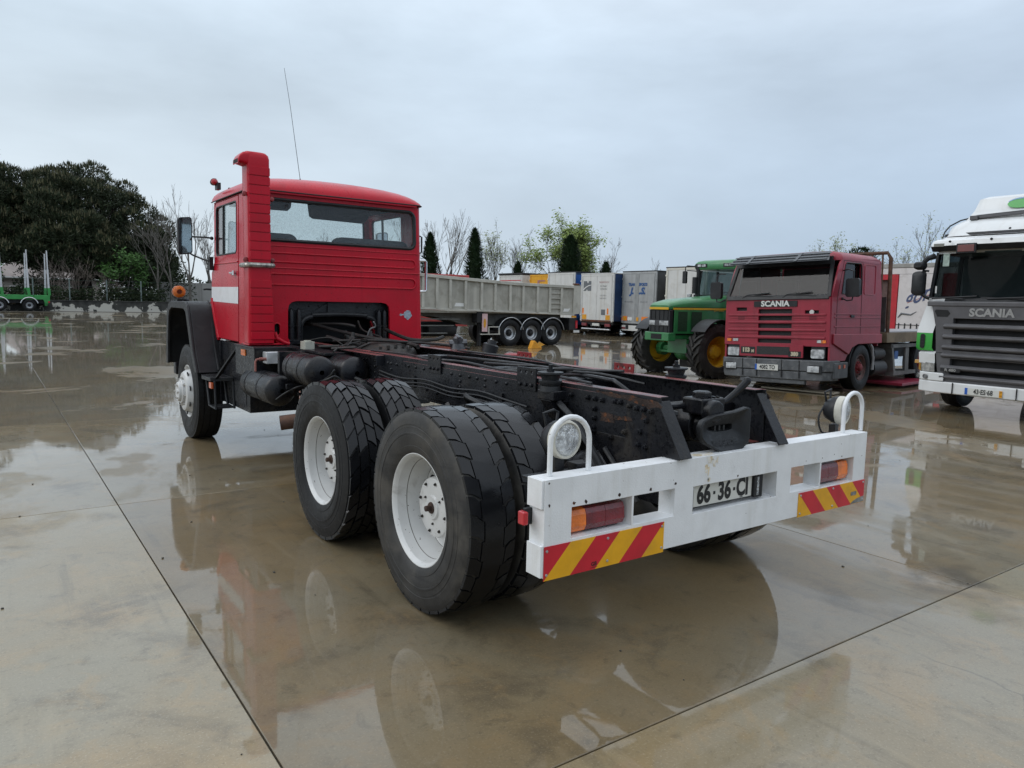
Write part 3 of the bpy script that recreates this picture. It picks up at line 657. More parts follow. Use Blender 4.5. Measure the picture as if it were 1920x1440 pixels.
# ================================================================== wheels (shared meshes)
def tread_blocks(mb, polys, R0, R1, W, mi=1):
    crown = lambda w: 0.010 * (w / (W / 2)) ** 2
    for poly in polys:
        n = len(poly)
        cw = sum(p[0] for p in poly) / n; ca = sum(p[1] for p in poly) / n
        top, botm = [], []
        for w, a in poly:
            w1, a1 = cw + (w - cw) * 0.985, ca + (a - ca) * 0.985
            r1, r0 = R1 - crown(w1), R0 - crown(w)
            top.append((w1, r1 * cos(a1), r1 * sin(a1))); botm.append((w, r0 * cos(a), r0 * sin(a)))
        fs = [tuple(range(n))] + [(i, i + n, (i + 1) % n + n, (i + 1) % n) for i in range(n)]
        mb.add(top + botm, fs, mi)

def tyre_mesh(name, Rr, W, rb, kind, n=64, mats=None, td=0.014):
    mb = MB(); h = W / 2; s = Rr - rb
    side = [(-h * .78, rb - .004), (-h * .86, rb + .012), (-h * .93, rb + s * .12), (-h * .96, rb + s * .20), (-h * .945, rb + s * .205), (-h * .985, rb + s * .32), (-h * 1.0, rb + s * .40), (-h * 1.0, rb + s * .44), (-h * 1.014, rb + s * .445), (-h * 1.012, rb + s * .475), (-h * .998, rb + s * .48), (-h * .995, rb + s * .50),
            (-h * .985, rb + s * .53), (-h * .985, rb + s * .60), (-h * .972, rb + s * .605), (-h * .968, rb + s * .64), (-h * .976, rb + s * .645), (-h * .95, rb + s * .76), (-h * .90, rb + s * .88), (-h * .865, Rr - td - .014)]
    base = Rr - td
    prof = side + [(-h * .84, base - .006), (-h * .55, base - .003), (0, base), (h * .55, base - .003), (h * .84, base - .006)] + [(-t, r) for t, r in reversed(side)]
    mb.lathe(prof, n=n, mi=0)
    polys = []
    rr = random.Random(3)
    if kind == 'v':                       # directional curved lugs, four across
        N = 28; p = 2 * pi / N; g = 0.0085; ga = g / Rr
        f = lambda w: 1.25 * (abs(w) / h) ** 1.3 * p + (0.18 * p if w > 0 else 0)
        cols = [(-h * .87, -h * .45, 0), (-h * .40, -h * .03, .5), (h * .03, h * .40, 0.05), (h * .45, h * .87, .55)]
        for k in range(N):
            for (w0, w1, o) in cols:
                a0 = (k + o) * p
                zz0 = 0.10 * p * (1 if k % 2 else -1)
                ws = [w0 + (w1 - w0) * t for t in (0, .35, .7, 1)]
                lo = [(w, a0 + f(w) + ga + (zz0 if i in (1, 2) else 0) * .3) for i, w in enumerate(ws)]
                hi = [(w, a0 + f(w) + p - ga * 1.1 + (zz0 if i in (1, 2) else 0) * .3) for i, w in enumerate(ws)]
                jog = 0.007 if k % 2 else 0.0
                lo = [(w - (jog if i == 3 and w1 < h * .8 else 0), a) for i, (w, a) in enumerate(lo)]
                polys.append(lo + hi[::-1])
    elif kind == 'rib':                   # worn: shoulder lugs each side of a broad centre band
        N = 34; p = 2 * pi / N; ga = 0.0062 / Rr
        for k in range(N):
            a0 = k * p
            for sgn in (-1, 1):
                w0, w1 = sgn * h * .87, sgn * h * .42
                jog = sgn * (0.010 if k % 2 else -0.004)
                o = 0.0 if sgn < 0 else .45 * p
                polys.append([(w0, a0 + o + ga), ((w0 + w1) / 2, a0 + o + ga + .10 * p), (w1 + jog, a0 + o + ga + .34 * p), (w1 + jog, a0 + o + p - ga + .34 * p),
                              ((w0 + w1) / 2, a0 + o + p - ga + .10 * p), (w0, a0 + o + p - ga)])
        # the centre band is one continuous strip with stepped edges
        L_, R_ = [], []
        for k in range(N):
            jl = -(0.010 if k % 2 else -0.004); jr = (0.010 if k % 2 else -0.004); e = .006
            for q in (0.02, .5, .98):
                L_.append((-h * .42 + jl + e, (k + .34 + q) * p)); R_.append((h * .42 + jr - e, (k + .79 + q) * p))
        cr_ = lambda w: 0.010 * (w / h) ** 2
        P3 = lambda w, a, r: (w, (r - cr_(w)) * cos(a), (r - cr_(w)) * sin(a)); K = len(L_)
        C_ = [(0, (l[1] + r[1]) / 2) for l, r in zip(L_, R_)]
        vs = [P3(*q, base - .012) for q in L_] + [P3(*q, Rr) for q in L_] + [P3(*q, Rr) for q in C_] + [P3(*q, Rr) for q in R_] + [P3(*q, base - .012) for q in R_]
        mb.add(vs, [(c * K + i, c * K + (i + 1) % K, (c + 1) * K + (i + 1) % K, (c + 1) * K + i) for c in range(4) for i in range(K)], 1)
    elif kind == 'road':                  # four plain ribs
        for w0, w1 in ((-.87, -.50), (-.44, -.03), (.03, .44), (.50, .87)):
            for k in range(n):
                a, b = 2 * pi * k / n, 2 * pi * (k + 1) / n
                polys.append([(w0 * h, a), (w1 * h, a), (w1 * h, b), (w0 * h, b)])
    elif kind == 'ag':                    # tractor lugs
        N = 19; p = 2 * pi / N
        for k in range(N):
            for sgn in (-1, 1):
                o = (k + (0 if sgn < 0 else .5)) * p
                pts = [(0.02, 0.0), (.35, .38), (.72, .70), (1.0, .86)]
                th = .20
                lo = [(sgn * a * h, o + (b - th * .5) * p * 1.15) for a, b in pts]; hi = [(sgn * a * h, o + (b + th) * p * 1.15) for a, b in pts]
                polys.append(lo + hi[::-1])
    tread_blocks(mb, polys, base - (.012 if kind != 'ag' else 0.03), Rr, W, 1 if mats and len(mats) > 1 else 0)
    return mb.build(name, mats or [RUBBER], smooth=32, mesh_only=True)

def rear_rim_mesh():
    mb = MB()
    mb.lathe([(-.118, .293), (-.127, .300), (-.131, .307), (-.129, .314), (-.121, .316), (-.105, .306), (-.105, .299)], n=56)
    mb.lathe([(-.118, .293), (-.108, .286), (-.075, .284), (-.055, .277), (-.03, .270), (.03, .262), (.055, .254), (.065, .240), (.070, .215), (.062, .190), (.058, .1)], n=56)
    mb.lathe([(.0665, .238), (.0640, .243), (.0560, .2525), (.0535, .2525)], n=56, mi=1); mb.lathe([(-.0545, .2765), (-.0505, .2745)], n=56, mi=1)  # dark rings painted into the creases as shade
    mb.lathe([(.0615, .186), (.0595, .176)], n=56, mi=1)
    return mb.build("rim", [RIMW, mat("shade_grey_rim_seam", (.16, .15, .135), .5, var=.3, vs=10)], smooth=30, mesh_only=True)
def rear_hub_mesh():
    mb = MB()
    mb.lathe([(.062, .178), (.030, .171), (-.022, .167), (-.030, .162), (-.034, .152), (-.034, .070), (-.044, .062), (-.044, 0)], n=36)
    return mb.build("hub", RIMW, smooth=30, mesh_only=True)
def small_mesh(fn, name, m, smooth=30):
    mb = MB(); fn(mb); return mb.build(name, m, smooth=smooth, mesh_only=True)
def nut_fn(mb):
    mb.lathe([(0, .0145), (-.016, .0145), (-.018, .011), (-.018, 0)], n=6); mb.lathe([(-.018, .0075), (-.028, .0075), (-.028, 0)], n=6)
NUT = small_mesh(nut_fn, "wheel_nut", mat("dark_nut", (0.05, 0.045, 0.04), 0.4, 0.6, var=0.5, vs=30))
NUTW = small_mesh(nut_fn, "wheel_nut", mat("pale_nut", (0.5, 0.48, 0.45), 0.4, 0.3, var=0.4, vs=30))
HOLE = small_mesh(lambda mb: mb.lathe([(.004, .031), (-.003, .031), (-.003, 0)], n=14), "hand_hole", DARK)
SPIKE = small_mesh(lambda mb: (mb.lathe([(-.016, .034), (-.026, .030), (-.026, .017), (-.055, .016), (-.058, .010), (-.058, 0)], n=14)), "axle_bolt", mat("dark_rusty_bolt", (.05, .028, .02), .6, var=.4, vs=30))
TY_V = tyre_mesh("tyre", .560, .305, .300, 'v', mats=[RUBBER, WETRUB], td=.017)
TY_RIB = tyre_mesh("tyre", .560, .305, .300, 'rib', mats=[DUSTRUB, WETRUB], td=.010)
TY_ROAD = tyre_mesh("tyre", .560, .300, .300, 'road', mats=[RUBBER], td=.010)
RIM_R, HUB_R = rear_rim_mesh(), rear_hub_mesh()
def front_rim_mesh():
    mb = MB()
    mb.lathe([(-.118, .293), (-.127, .300), (-.131, .307), (-.129, .314), (-.121, .316), (-.105, .306), (-.105, .299)], n=56)
    mb.lathe([(-.118, .293), (-.105, .286), (-.085, .280), (-.075, .270), (-.10, .262), (-.150, .250), (-.182, .225), (-.190, .20), (-.190, .165), (-.186, .12)], n=56)
    return mb.build("rim", RIMW, smooth=30, mesh_only=True)
RIM_F = front_rim_mesh()
def front_hub_mesh():
    mb = MB()
    mb.lathe([(-.186, .150), (-.212, .148), (-.220, .140), (-.222, .118), (-.244, .112), (-.250, .104), (-.250, .03), (-.258, .028), (-.260, 0)], n=32)
    return mb.build("hub", RIMW, smooth=30, mesh_only=True)
HUB_F = front_hub_mesh()

def truck_wheel(parent, x, y, z, tyre, right=False, dual_inner=False, front=False, label=None, spin=0.0):
    w = sub("wheel", parent, (x, y, z), (spin if not right else -spin, 0, pi if right else 0))
    if label: w["label"] = label
    link("tyre", tyre, w)
    if dual_inner:
        return w
    if front:
        link("rim", RIM_F, w); link("hub", HUB_F, w)
        for k in range(8):
            a = 2 * pi * k / 8 + .2
            o = link("wheel_nut", NUTW, w); o.location = (-.190, .165 * cos(a), .165 * sin(a))
        for k in range(8):
            a = 2 * pi * k / 8 + .55
            o = link("hand_hole", HOLE, w); o.location = (-.158, .246 * cos(a), .246 * sin(a)); o.rotation_euler = (a, 0, R(-24)) if False else (0, 0, 0)
            o.rotation_euler = Matrix.Rotation(a, 4, 'X').to_euler(); 
        for k in range(6):
            a = 2 * pi * k / 6
            o = link("wheel_nut", NUTW, w); o.location = (-.248, .085 * cos(a), .085 * sin(a)); o.scale = (.8, .8, .8)
    else:
        link("rim", RIM_R, w); link("hub", HUB_R, w); link("axle_bolt", SPIKE, w).location = (-.026, 0, 0)
        for k in range(8):
            a = 2 * pi * k / 8 + .3
            o = link("wheel_nut", NUT, w); o.location = (-.034, .138 * cos(a), .138 * sin(a)); o.scale = (.45, .62, .62)
        for k in range(3):
            a = 2 * pi * k / 3 + 1.1
            o = link("wheel_nut", NUT, w); o.location = (-.034, .09 * cos(a), .09 * sin(a)); o.scale = (.4, .5, .5)
        for k in range(6):
            a = 2 * pi * k / 6 + .12
            o = link("hand_hole", HOLE, w); o.location = (.0655, .214 * cos(a), .216 * sin(a)); o.scale = (1, .75, .75)
    return w

# ================================================================== THE RED CHASSIS TRUCK
T = thing("chassis_truck", "bare black truck chassis with bright red cab and white rear bumper in the foreground", "truck", (0, 0, 0))
REAR_Y = (1.076, 2.525); FRONT_Y = 6.97
RX = -.02
for y, ty, lab in ((REAR_Y[0], TY_RIB, "rearmost wheel with worn tread and a dusty sidewall"), (REAR_Y[1], TY_V, "middle wheel with deep curved tread lugs")):
    truck_wheel(T, -1.150, y, .558, ty, label=lab, spin=.4 + y)
    truck_wheel(T, -.815, y, .558, ty, dual_inner=True, spin=y)
    truck_wheel(T, 1.110, y, .558, ty, right=True, spin=y * 2)
    truck_wheel(T, .775, y, .558, ty, right=True, dual_inner=True, spin=y * 3)
truck_wheel(T, -1.085, FRONT_Y, .556, TY_ROAD, front=True)
truck_wheel(T, 1.045, FRONT_Y, .556, TY_ROAD, front=True, right=True)

# axles, springs, drive line
for y in REAR_Y:
    mb = MB(); mb.cyl((-.98, y, .558), (.94, y, .558), .085, 14); mb.sph((RX, y, .558), .21, 16, sc=(1, 1.1, 1)); mb.cyl((-1.13, y, .558), (-.66, y, .558), .16, 18); mb.cyl((1.09, y, .558), (.62, y, .558), .16, 18)
    mb.build("rear_axle", BLACK, T)
mb = MB(); mb.cyl((-.98, FRONT_Y, .556), (.94, FRONT_Y, .556), .07, 12); mb.cyl((-1.0, FRONT_Y, .556), (-.85, FRONT_Y, .556), .15, 16); mb.cyl((.96, FRONT_Y, .556), (.81, FRONT_Y, .556), .15, 16)
mb.build("front_axle", BLACK, T)
for sx in (-1, 1):
    x = RX + sx * .50; mb = MB(); ym = sum(REAR_Y) / 2
    for k in range(7):
        hl = .78 - k * .085
        mb.tube([(x, ym + t * hl, .66 + .03 * k + .13 * t * t) for t in (-1, -.6, -.2, .2, .6, 1)], .02, 4)
    mb.bx(x - .08, x + .08, ym - .10, ym + .10, .62, .93)
    mb.build("leaf_spring", BLACK, T)
mb = MB(); mb.cyl((RX, 2.6, .60), (RX, 5.4, .82), .06, 12); mb.build("drive_shaft", BLACK, T)
mb = MB(); mb.bx(-.34, .30, 4.9, 6.2, .72, 1.12); mb.cyl((RX, 4.5, .9), (RX, 5.0, .92), .19, 16); mb.bx(-.40, .36, 6.2, 7.9, .66, 1.5)
mb.build("engine_block", BLACK, T, bevel=.02)

# rails
def rail(sx):
    x0 = RX + sx * .42; s = -sx; mb = MB()                    # web outer face at x0, flanges point inwards
    t = .009
    X = lambda a, b: (min(a, b), max(a, b))
    xa, xb = X(x0, x0 + s * t)
    mb.bx(xa, xb, .13, 8.3, .93, 1.2355)
    xa, xb = X(x0 + s * t, x0 + s * .078)
    mb.bx(xa, xb, .15, 8.3, 1.2265, 1.2355); mb.bx(xa, xb, .15, 8.3, .93, .939)
    # reinforced web plate and the kinked step ahead of the tanks
    xa, xb = X(x0 - s * .007, x0)
    mb.bx(xa, xb, 1.06, 2.9, .955, 1.205)
    xa, xb = X(x0 - s * .008, x0 - s * .0005)
    mb.bx(xa, xb, .34, 1.055, .945, 1.212)
    xa, xb = X(x0 - s * .075, x0 - s * .0005)
    mb.bx(xa, xb, 3.25, 3.262, 1.14, 1.225); mb.bx(xa, xb, 3.262, 4.6, 1.222, 1.228)
    return mb.build("frame_rail", RAILM, T, bevel=.004, smooth=30)
rail(-1); rail(1)
def gusset(sx):
    x0 = RX + sx * .42; s = -sx; mb = MB()
    pts = [(.135, 1.212), (-.018, .9475), (.112, .9475), (.112, .70), (.34, .70), (.60, .925), (.60, 1.0), (.36, 1.0), (.36, 1.205)]
    xa = x0 - s * .0095; xb = x0 - s * .0005
    mb.prism(pts, 'x', min(xa, xb), max(xa, xb))
    a = Vector((0, .146, 1.216)); b = Vector((0, -.016, .944)); xm = x0 + s * .032
    mb.bar((xm, .141, 1.214), (xm, -.020, .951), .085, .010, up=(0, -1, .6))
    o = mb.build("tail_gusset", BLACK, T, bevel=.003)
    rg = random.Random(31 + sx); mb = MB()
    for lp in ([(.15, 1.217), (.10, 1.19), (.20, 1.172), (.34, 1.195), (.6, 1.212), (.6, 1.221), (.3, 1.222)], [(.44, 1.065), (.55, 1.06), (.555, 1.11), (.46, 1.105)], [(.31, 1.088), (.45, 1.082), (.45, 1.11), (.32, 1.108)], [(.20, 1.12), (.25, 1.11), (.24, 1.15)]):
        mb.plate([ragged_poly(lp, .0055, 5, rg)], FX, *sorted((x0 - s * .0098, x0 - s * .0106)))
    mb.build("rust_patch", RUSTED, o, smooth=0)
gusset(-1); gusset(1)
# rivets and bolts on the webs
mbr = MB(); rr = random.Random(5)
def rivet(x, y, z, s, r=.0125):
    mbr.lathe([(0, r), (s * .006, r * .9), (s * .010, r * .55), (s * .011, 0)], (x, y, z), 'x', 8)
def bolt(x, y, z, s, r=.014):
    mbr.lathe([(0, r * 1.25), (s * .004, r * 1.25), (s * .004, r), (s * .016, r), (s * .017, r * .6), (s * .026, r * .55), (s * .026, 0)], (x, y, z), 'x', 6)
for sx in (-1, 1):
    xo = RX + sx * .42 + sx * .0002; xr = xo + sx * .0075; xp = xo + sx * .0085
    for y in (1.45, 1.57, 1.70, 1.80, 1.90, 2.02, 2.14, 2.55, 2.68, 2.8): rivet(xr, y, 1.172, sx)
    for y in (1.70, 2.02): [rivet(xr, y, z, sx) for z in (1.13, 1.09, 1.05)]
    for y in (1.40, 1.5, 1.6, 1.95, 2.05, 2.2, 2.35, 2.5): rivet(xr, y, 1.02 + rr.uniform(-.012, .012), sx)
    for y in (3.02, 3.12, 3.18, 3.36, 3.43, 3.6, 3.66): rivet(xo, y, 1.168, sx)
    for z in (1.12, 1.07, 1.02): rivet(xo, 3.12, z, sx); rivet(xo, 3.43, z, sx)
    for y in (2.95, 3.08, 3.3, 3.5, 3.75): rivet(xo, y, .99, sx)
    for y in (.88, .80, .66, .60, .54): bolt(xp, y, 1.175, sx)
    for y in (.44, .40): bolt(xp, y, 1.18, sx)
    for z in (1.13, 1.08, 1.03): bolt(xp, .84, z, sx); bolt(xp, .60, z - .01, sx)
    for y in (.72, .66, .60): bolt(xp, y, 1.0, sx)
    for y, z in ((.33, 1.17), (.28, 1.165), (.23, 1.165), (.18, 1.16), (.21, 1.11), (.36, 1.03), (.25, 1.05), (.26, .98), (.21, .975), (.46, .985)): bolt(xp + sx * .001, y, z, sx)
mbr.build("rivet_rows", BLACK, T, smooth=40, kind="stuff")

# cross members, brackets, mounts
for y, z0, z1, w in ((.36, .86, 1.14, .05), (1.42, 1.02, 1.19, .12), (2.3, 1.0, 1.19, .12), (3.45, 1.02, 1.2, .14), (4.5, 1.0, 1.2, .12)):
    MB().bx(RX - .405, RX + .405, y - w / 2, y + w / 2, z0, z1).build("cross_member", BLACK, T, bevel=.008)
def bracket(x, sx, y0, y1, z0, z1, m, holes=3):
    mb = MB(); L = [(y0, z0), (y1, z0), (y1, z1), (y0, z1)]
    hs = []
    for k in range(holes):
        yc = y0 + (y1 - y0) * (k + .7) / (holes + .4); hs.append([(yc + .011 * cos(2 * pi * i / 8), z1 - .03 + .011 * sin(2 * pi * i / 8)) for i in range(8)])
    mb.plate([L] + hs, FX, x, x + sx * .011)
    for k in range(holes): mb.lathe([(0, .013), (sx * .012, .012), (sx * .014, 0)], (x + sx * .011, y0 + (y1 - y0) * (k + .7) / (holes + .4), z0 + .035), 'x', 8)
    return mb.build("mount_bracket", m, T, bevel=.002)
BRRED = mat("red_primer", (0.22, 0.02, 0.022), 0.45, var=0.3, vs=12, dirt=((0.02, 0.018, 0.018), 0.7, 9, .5, .65), wet=.3)
bracket(RX - .4285, -1, 2.28, 2.47, 1.155, 1.29, BLACK); bracket(RX - .4285, -1, 1.13, 1.325, 1.155, 1.295, BLACK)
bracket(RX + .4285, 1, 1.19, 1.38, 1.15, 1.29, BRRED); bracket(RX + .4285, 1, 2.35, 2.54, 1.15, 1.29, BRRED)
def rubber_mount(x, sx, y, z):
    mb = MB(); mb.bx(x + sx * .002, x + sx * .10, y - .075, y + .075, z - .10, z - .045); mb.prism([(x, z - .10), (x + sx * .10, z - .10), (x + sx * .02, z - .22), (x, z - .22)], 'y', y - .05, y + .05)
    o = mb.build("rubber_mount", BLACK, T, bevel=.006)
    MB().lathe([(-.05, .062), (-.02, .055), (.0, .068), (.012, .068), (.016, .05), (.045, .06), (.05, .075), (.06, .075), (.062, .02), (.062, 0)], (x + sx * .065, y, z), 'z', 20).build("rubber_block", BLKPL, o)
    MB().lathe([(0, .024), (.018, .024), (.018, .013), (.04, .013), (.04, 0)], (x + sx * .065, y, z + .062), 'z', 6).build("stud", BLACK, o)
rubber_mount(RX - .42, -1, .93, 1.235); rubber_mount(RX + .42, 1, .86, 1.235)
# mounts and clutter near the right rail by the cab
mb = MB(); mb.lathe([(0, .07), (.05, .06), (.05, .045), (.10, .05), (.12, .03), (.12, 0)], (.47, 3.58, 1.24), 'z', 12); mb.cyl((.40, 3.62, 1.29), (.55, 3.55, 1.30), .035, 8); mb.cyl((.44, 3.5, 1.34), (.5, 3.66, 1.36), .02, 8)
mb.build("air_valve", mat("grey_casting", (0.10, 0.10, 0.105), 0.4, 0.6, var=.3, vs=20), T)
mb = MB(); mb.lathe([(0, .07), (.075, .072), (.085, .05), (.085, 0)], (.49, 3.08, 1.235), (.25, -.1, 1), 16); mb.lathe([(.085, .045), (.12, .04), (.12, 0)], (.49, 3.08, 1.235), (.25, -.1, 1), 12)
mb.build("breather_cap", BLKPL, T)
MB().lathe([(0, .085), (.02, .08), (.03, .05), (.03, 0)], (.5, 2.72, 1.23), 'z', 18).build("mount_pad", BRRED, T)

# gearbox cover and engine clutter behind the cab
mb = MB(); mb.sph((.10, 4.35, 1.16), .30, 16, sc=(1, 1.25, .42))
for k in range(6): mb.lathe([(0, .018), (.03, .018), (.03, 0)], (-.10 + k * .08, 4.05, 1.235 - abs(k - 2.5) * .008), 'z', 6)
mb.build("gearbox_cover", mat("grimy_casting", (0.035, 0.032, 0.03), 0.6, .3, var=.5, vs=9, dirt=((.11, .06, .04), .5, 8)), T)
def hose(name, pts, r, m=BLKPL, n=7):
    # smooth the polyline with Catmull-Rom
    P = [Vector(p) for p in pts]; q = []
    for i in range(len(P) - 1):
        p0, p1, p2, p3 = P[max(i - 1, 0)], P[i], P[i + 1], P[min(i + 2, len(P) - 1)]
        for k in range(6):
            t = k / 6; q.append(.5 * ((2 * p1) + (p2 - p0) * t + (2 * p0 - 5 * p1 + 4 * p2 - p3) * t * t + (3 * p1 - p0 - 3 * p2 + p3) * t ** 3))
    q.append(P[-1])
    return MB().tube(q, r, n).build(name, m, T)
GRIM = mat("grimy_hose", (0.016, 0.015, 0.014), 0.55, var=.4, vs=14, dirt=((.06, .035, .026), .5, 12))
hose("hose", [(-.40, 5.6, 1.46), (-.18, 5.0, 1.36), (.02, 4.55, 1.30), (.20, 4.15, 1.27), (.22, 3.9, 1.25)], .018, GRIM)
hose("hose", [(-.36, 5.5, 1.40), (-.1, 5.05, 1.42), (.02, 4.92, 1.40)], .015, GRIM)
hose("hose", [(-.35, 4.6, 1.27), (-.1, 4.3, 1.29), (.2, 4.1, 1.28), (.5, 4.0, 1.26), (.8, 3.9, 1.22)], .014, GRIM)
hose("hose", [(.45, 5.1, 1.36), (.55, 4.7, 1.27), (.78, 4.6, 1.27), (.9, 4.6, 1.30)], .020, GRIM)
hose("hose", [(.15, 5.15, 1.45), (.10, 4.9, 1.36), (.2, 4.7, 1.30), (.1, 4.5, 1.28)], .010, GRIM)
hose("hose", [(.05, 4.7, 1.28), (.07, 4.66, 1.38), (.12, 4.64, 1.41), (.09, 4.62, 1.46)], .008, mat("grey_cable", (.2, .2, .2), .5))
hose("hose", [(-.3, 4.9, 1.3), (-.2, 4.7, 1.26), (0, 4.5, 1.22), (.3, 4.5, 1.25), (.4, 4.9, 1.2)], .016, GRIM)
rr = random.Random(11)
for k in range(12):
    x, y = rr.uniform(-.35, .45), rr.uniform(4.2, 5.1)
    hose("hose", [(x, y, 1.22), (x + rr.uniform(-.15, .15), y + rr.uniform(-.2, .2), 1.27 + rr.uniform(0, .05)), (x + rr.uniform(-.3, .3), y + rr.uniform(-.3, .3), 1.24), (x + rr.uniform(-.4, .4), y + rr.uniform(-.4, .4), 1.2)], rr.uniform(.004, .009), GRIM, 6)
for k, (x, y) in enumerate(((-.05, 4.95), (.12, 4.75), (-.2, 4.5))):
    MB().lathe([(0, .03), (.04, .03), (.05, .02), (.09, .018), (.09, 0)], (x, y, 1.27), (.3 * (k - 1), .2, 1), 10).build("pipe_fitting", GRIM, T)
# lines lying in and over the rear frame
hose("cable", [(.0, 2.4, 1.215), (-.05, 2.0, 1.235), (.05, 1.75, 1.24), (.12, 1.5, 1.225), (.22, 1.3, 1.22), (.33, 1.0, 1.18)], .010)
hose("cable", [(.2, 3.3, 1.2), (.1, 2.6, 1.225), (.12, 2.1, 1.23), (.02, 1.6, 1.24), (.1, 1.45, 1.245)], .012)
hose("cable", [(-.3, 1.9, 1.2), (-.2, 1.5, 1.25), (-.25, 1.2, 1.25), (-.38, .98, 1.2)], .014)
hose("air_line", [(.30, 1.9, 1.15), (.18, 1.5, 1.2), (.12, 1.12, 1.205), (.10, 1.0, 1.19), (.16, .72, 1.03), (.2, .6, .95)], .014)
hose("air_line", [(-.455, .95, 1.16), (-.49, .86, 1.12), (-.51, .72, 1.06), (-.52, .58, .96), (-.50, .45, .80), (-.48, .40, .68)], .018)
hose("air_line", [(-.462, .93, 1.14), (-.50, .80, 1.10), (-.53, .66, 1.03), (-.54, .50, .90), (-.50, .40, .74)], .016)
hose("air_line", [(-.46, 1.9, 1.0), (-.52, 1.83, 1.06), (-.56, 1.7, 1.05), (-.5, 1.5, 1.0)], .016)
hose("strut", [(-.46, .62, .92), (-.60, .30, .70)], .016); hose("strut", [(-.46, .50, .92), (-.50, .2, .70)], .014)

for k, (x, z) in enumerate(((-.462, 1.085), (-.462, 1.055), (-.47, 1.03))):
    hose("air_line", [(x, 3.3, z + .01), (x - .01, 2.9, z - .012), (x, 2.5, z + .008), (x - .012, 2.1, z - .01), (x, 1.75, z + .006), (x - .006, 1.45, z - .012), (x - .004, 1.2, z - .03)], .0075 - k * .001)
hose("cable", [(-.40, 3.6, 1.245), (-.36, 3.0, 1.25), (-.40, 2.6, 1.245), (-.33, 2.2, 1.25), (-.39, 1.6, 1.246), (-.35, 1.1, 1.25), (-.39, .7, 1.245)], .009)
hose("cable", [(.36, 3.4, 1.24), (.30, 2.8, 1.25), (.35, 2.2, 1.245), (.28, 1.7, 1.22), (.33, 1.2, 1.245)], .010)
for y in (1.5, 2.05, 2.7): MB().bx(-.462, -.4415, y - .02, y + .02, 1.015, 1.105).build("line_clip", BLACK, T)
# tow coupling
tc_ = MB()
tc_.cyl((-.05, .36, 1.06), (-.05, .20, 1.06), .095, 20); tc_.cyl((-.05, .20, 1.06), (-.05, .10, 1.06), .075, 20)
tc_.bx(-.19, .09, .335, .36, .93, 1.17)
tc_.bx(-.165, .015, .10, .24, 1.13, 1.215); tc_.lathe([(0, .06), (-.06, .06), (-.06, 0)], (-.10, .115, 1.15), 'y', 16)
tow = tc_.build("tow_coupling", BLACK, T, bevel=.012)
mb = MB(); mb.lathe([(0, .05), (.025, .05), (.032, .04), (.032, 0)], (-.09, .17, 1.215), 'z', 6)
for k in range(5): mb.bx(-.15 + k * .03, -.142 + k * .03, .11, .13, 1.215, 1.222)
mb.build("latch_cap", BLACK, tow)
mb = MB(); ring0 = rrect(-.10, .0, .99, 1.08, .03, 5)
outer = [(-.245, 1.085), (-.225, 1.115), (-.14, 1.140), (.03, 1.150), (.12, 1.165), (.145, 1.158), (.152, 1.12), (.152, 1.0), (.146, .975), (.10, .945), (.02, .937), (-.08, .942), (-.20, .995), (-.238, 1.03)]
cx_, cz_ = -.05, 1.05
inner = [(cx_ + (a - cx_) * .42, cz_ + (b - cz_) * .30) for a, b in outer]
mid = [(cx_ + (a - cx_) * .92, cz_ + (b - cz_) * .90) for a, b in outer]
cx_, cz_ = -.045, 1.062
inner = [(cx_ + (a - cx_) * .50, cz_ + (b - cz_) * .16) for a, b in outer]
half = [(cx_ + (a - cx_) * .74, cz_ + (b - cz_) * .58) for a, b in outer]
mid = [(cx_ + (a - cx_) * .95, cz_ + (b - cz_) * .93) for a, b in outer]
mb.loft([[(a, .066, b) for a, b in outer], [(a, .040, b) for a, b in outer], [(a, .036, b) for a, b in mid], [(a, .060, b) for a, b in half], [(a, .082, b) for a, b in inner], [(a, .15, b) for a, b in inner]], cap=False)
mb.loft([[(a, .066, b) for a, b in outer], [(a, .09, b) for a, b in half], [(a, .112, b) for a, b in inner]], cap=False)
mb.add([(a, .15, b) for a, b in inner], [tuple(range(len(inner)))])
for k in range(3): mb.bx(-.095 + k * .035, -.082 + k * .035, .075, .10, 1.05, 1.075)
mb.text("RINGFEDER", .040, lambda a, b, d: (-.035 + a, .0475 + b * .42 - d, .992 + b), bold=.001, d=.005)
mb.build("jaw_plate", BLKPL, tow, smooth=50)
mb = MB(); mb.cyl((-.42, .235, 1.172), (-.05, .22, 1.165), .017, 10); mb.tube([(.0, .20, 1.165), (.07, .18, 1.168), (.11, .17, 1.185), (.155, .15, 1.225), (.20, .13, 1.272), (.215, .125, 1.288)], [.017, .017, .017, .018, .021, .022], 10); mb.sph((.217, .124, 1.292), .023, 10)
mb.build("release_lever", BLACK, tow)
mb = MB(); mb.tube([(-.30, .30, 1.12), (-.24, .26, 1.13), (-.2, .24, 1.12)], .02, 8); mb.sph((-.29, .28, 1.13), .03, 8); mb.sph((.02, .26, 1.15), .028, 8)
mb.build("link_knuckle", BLACK, tow)

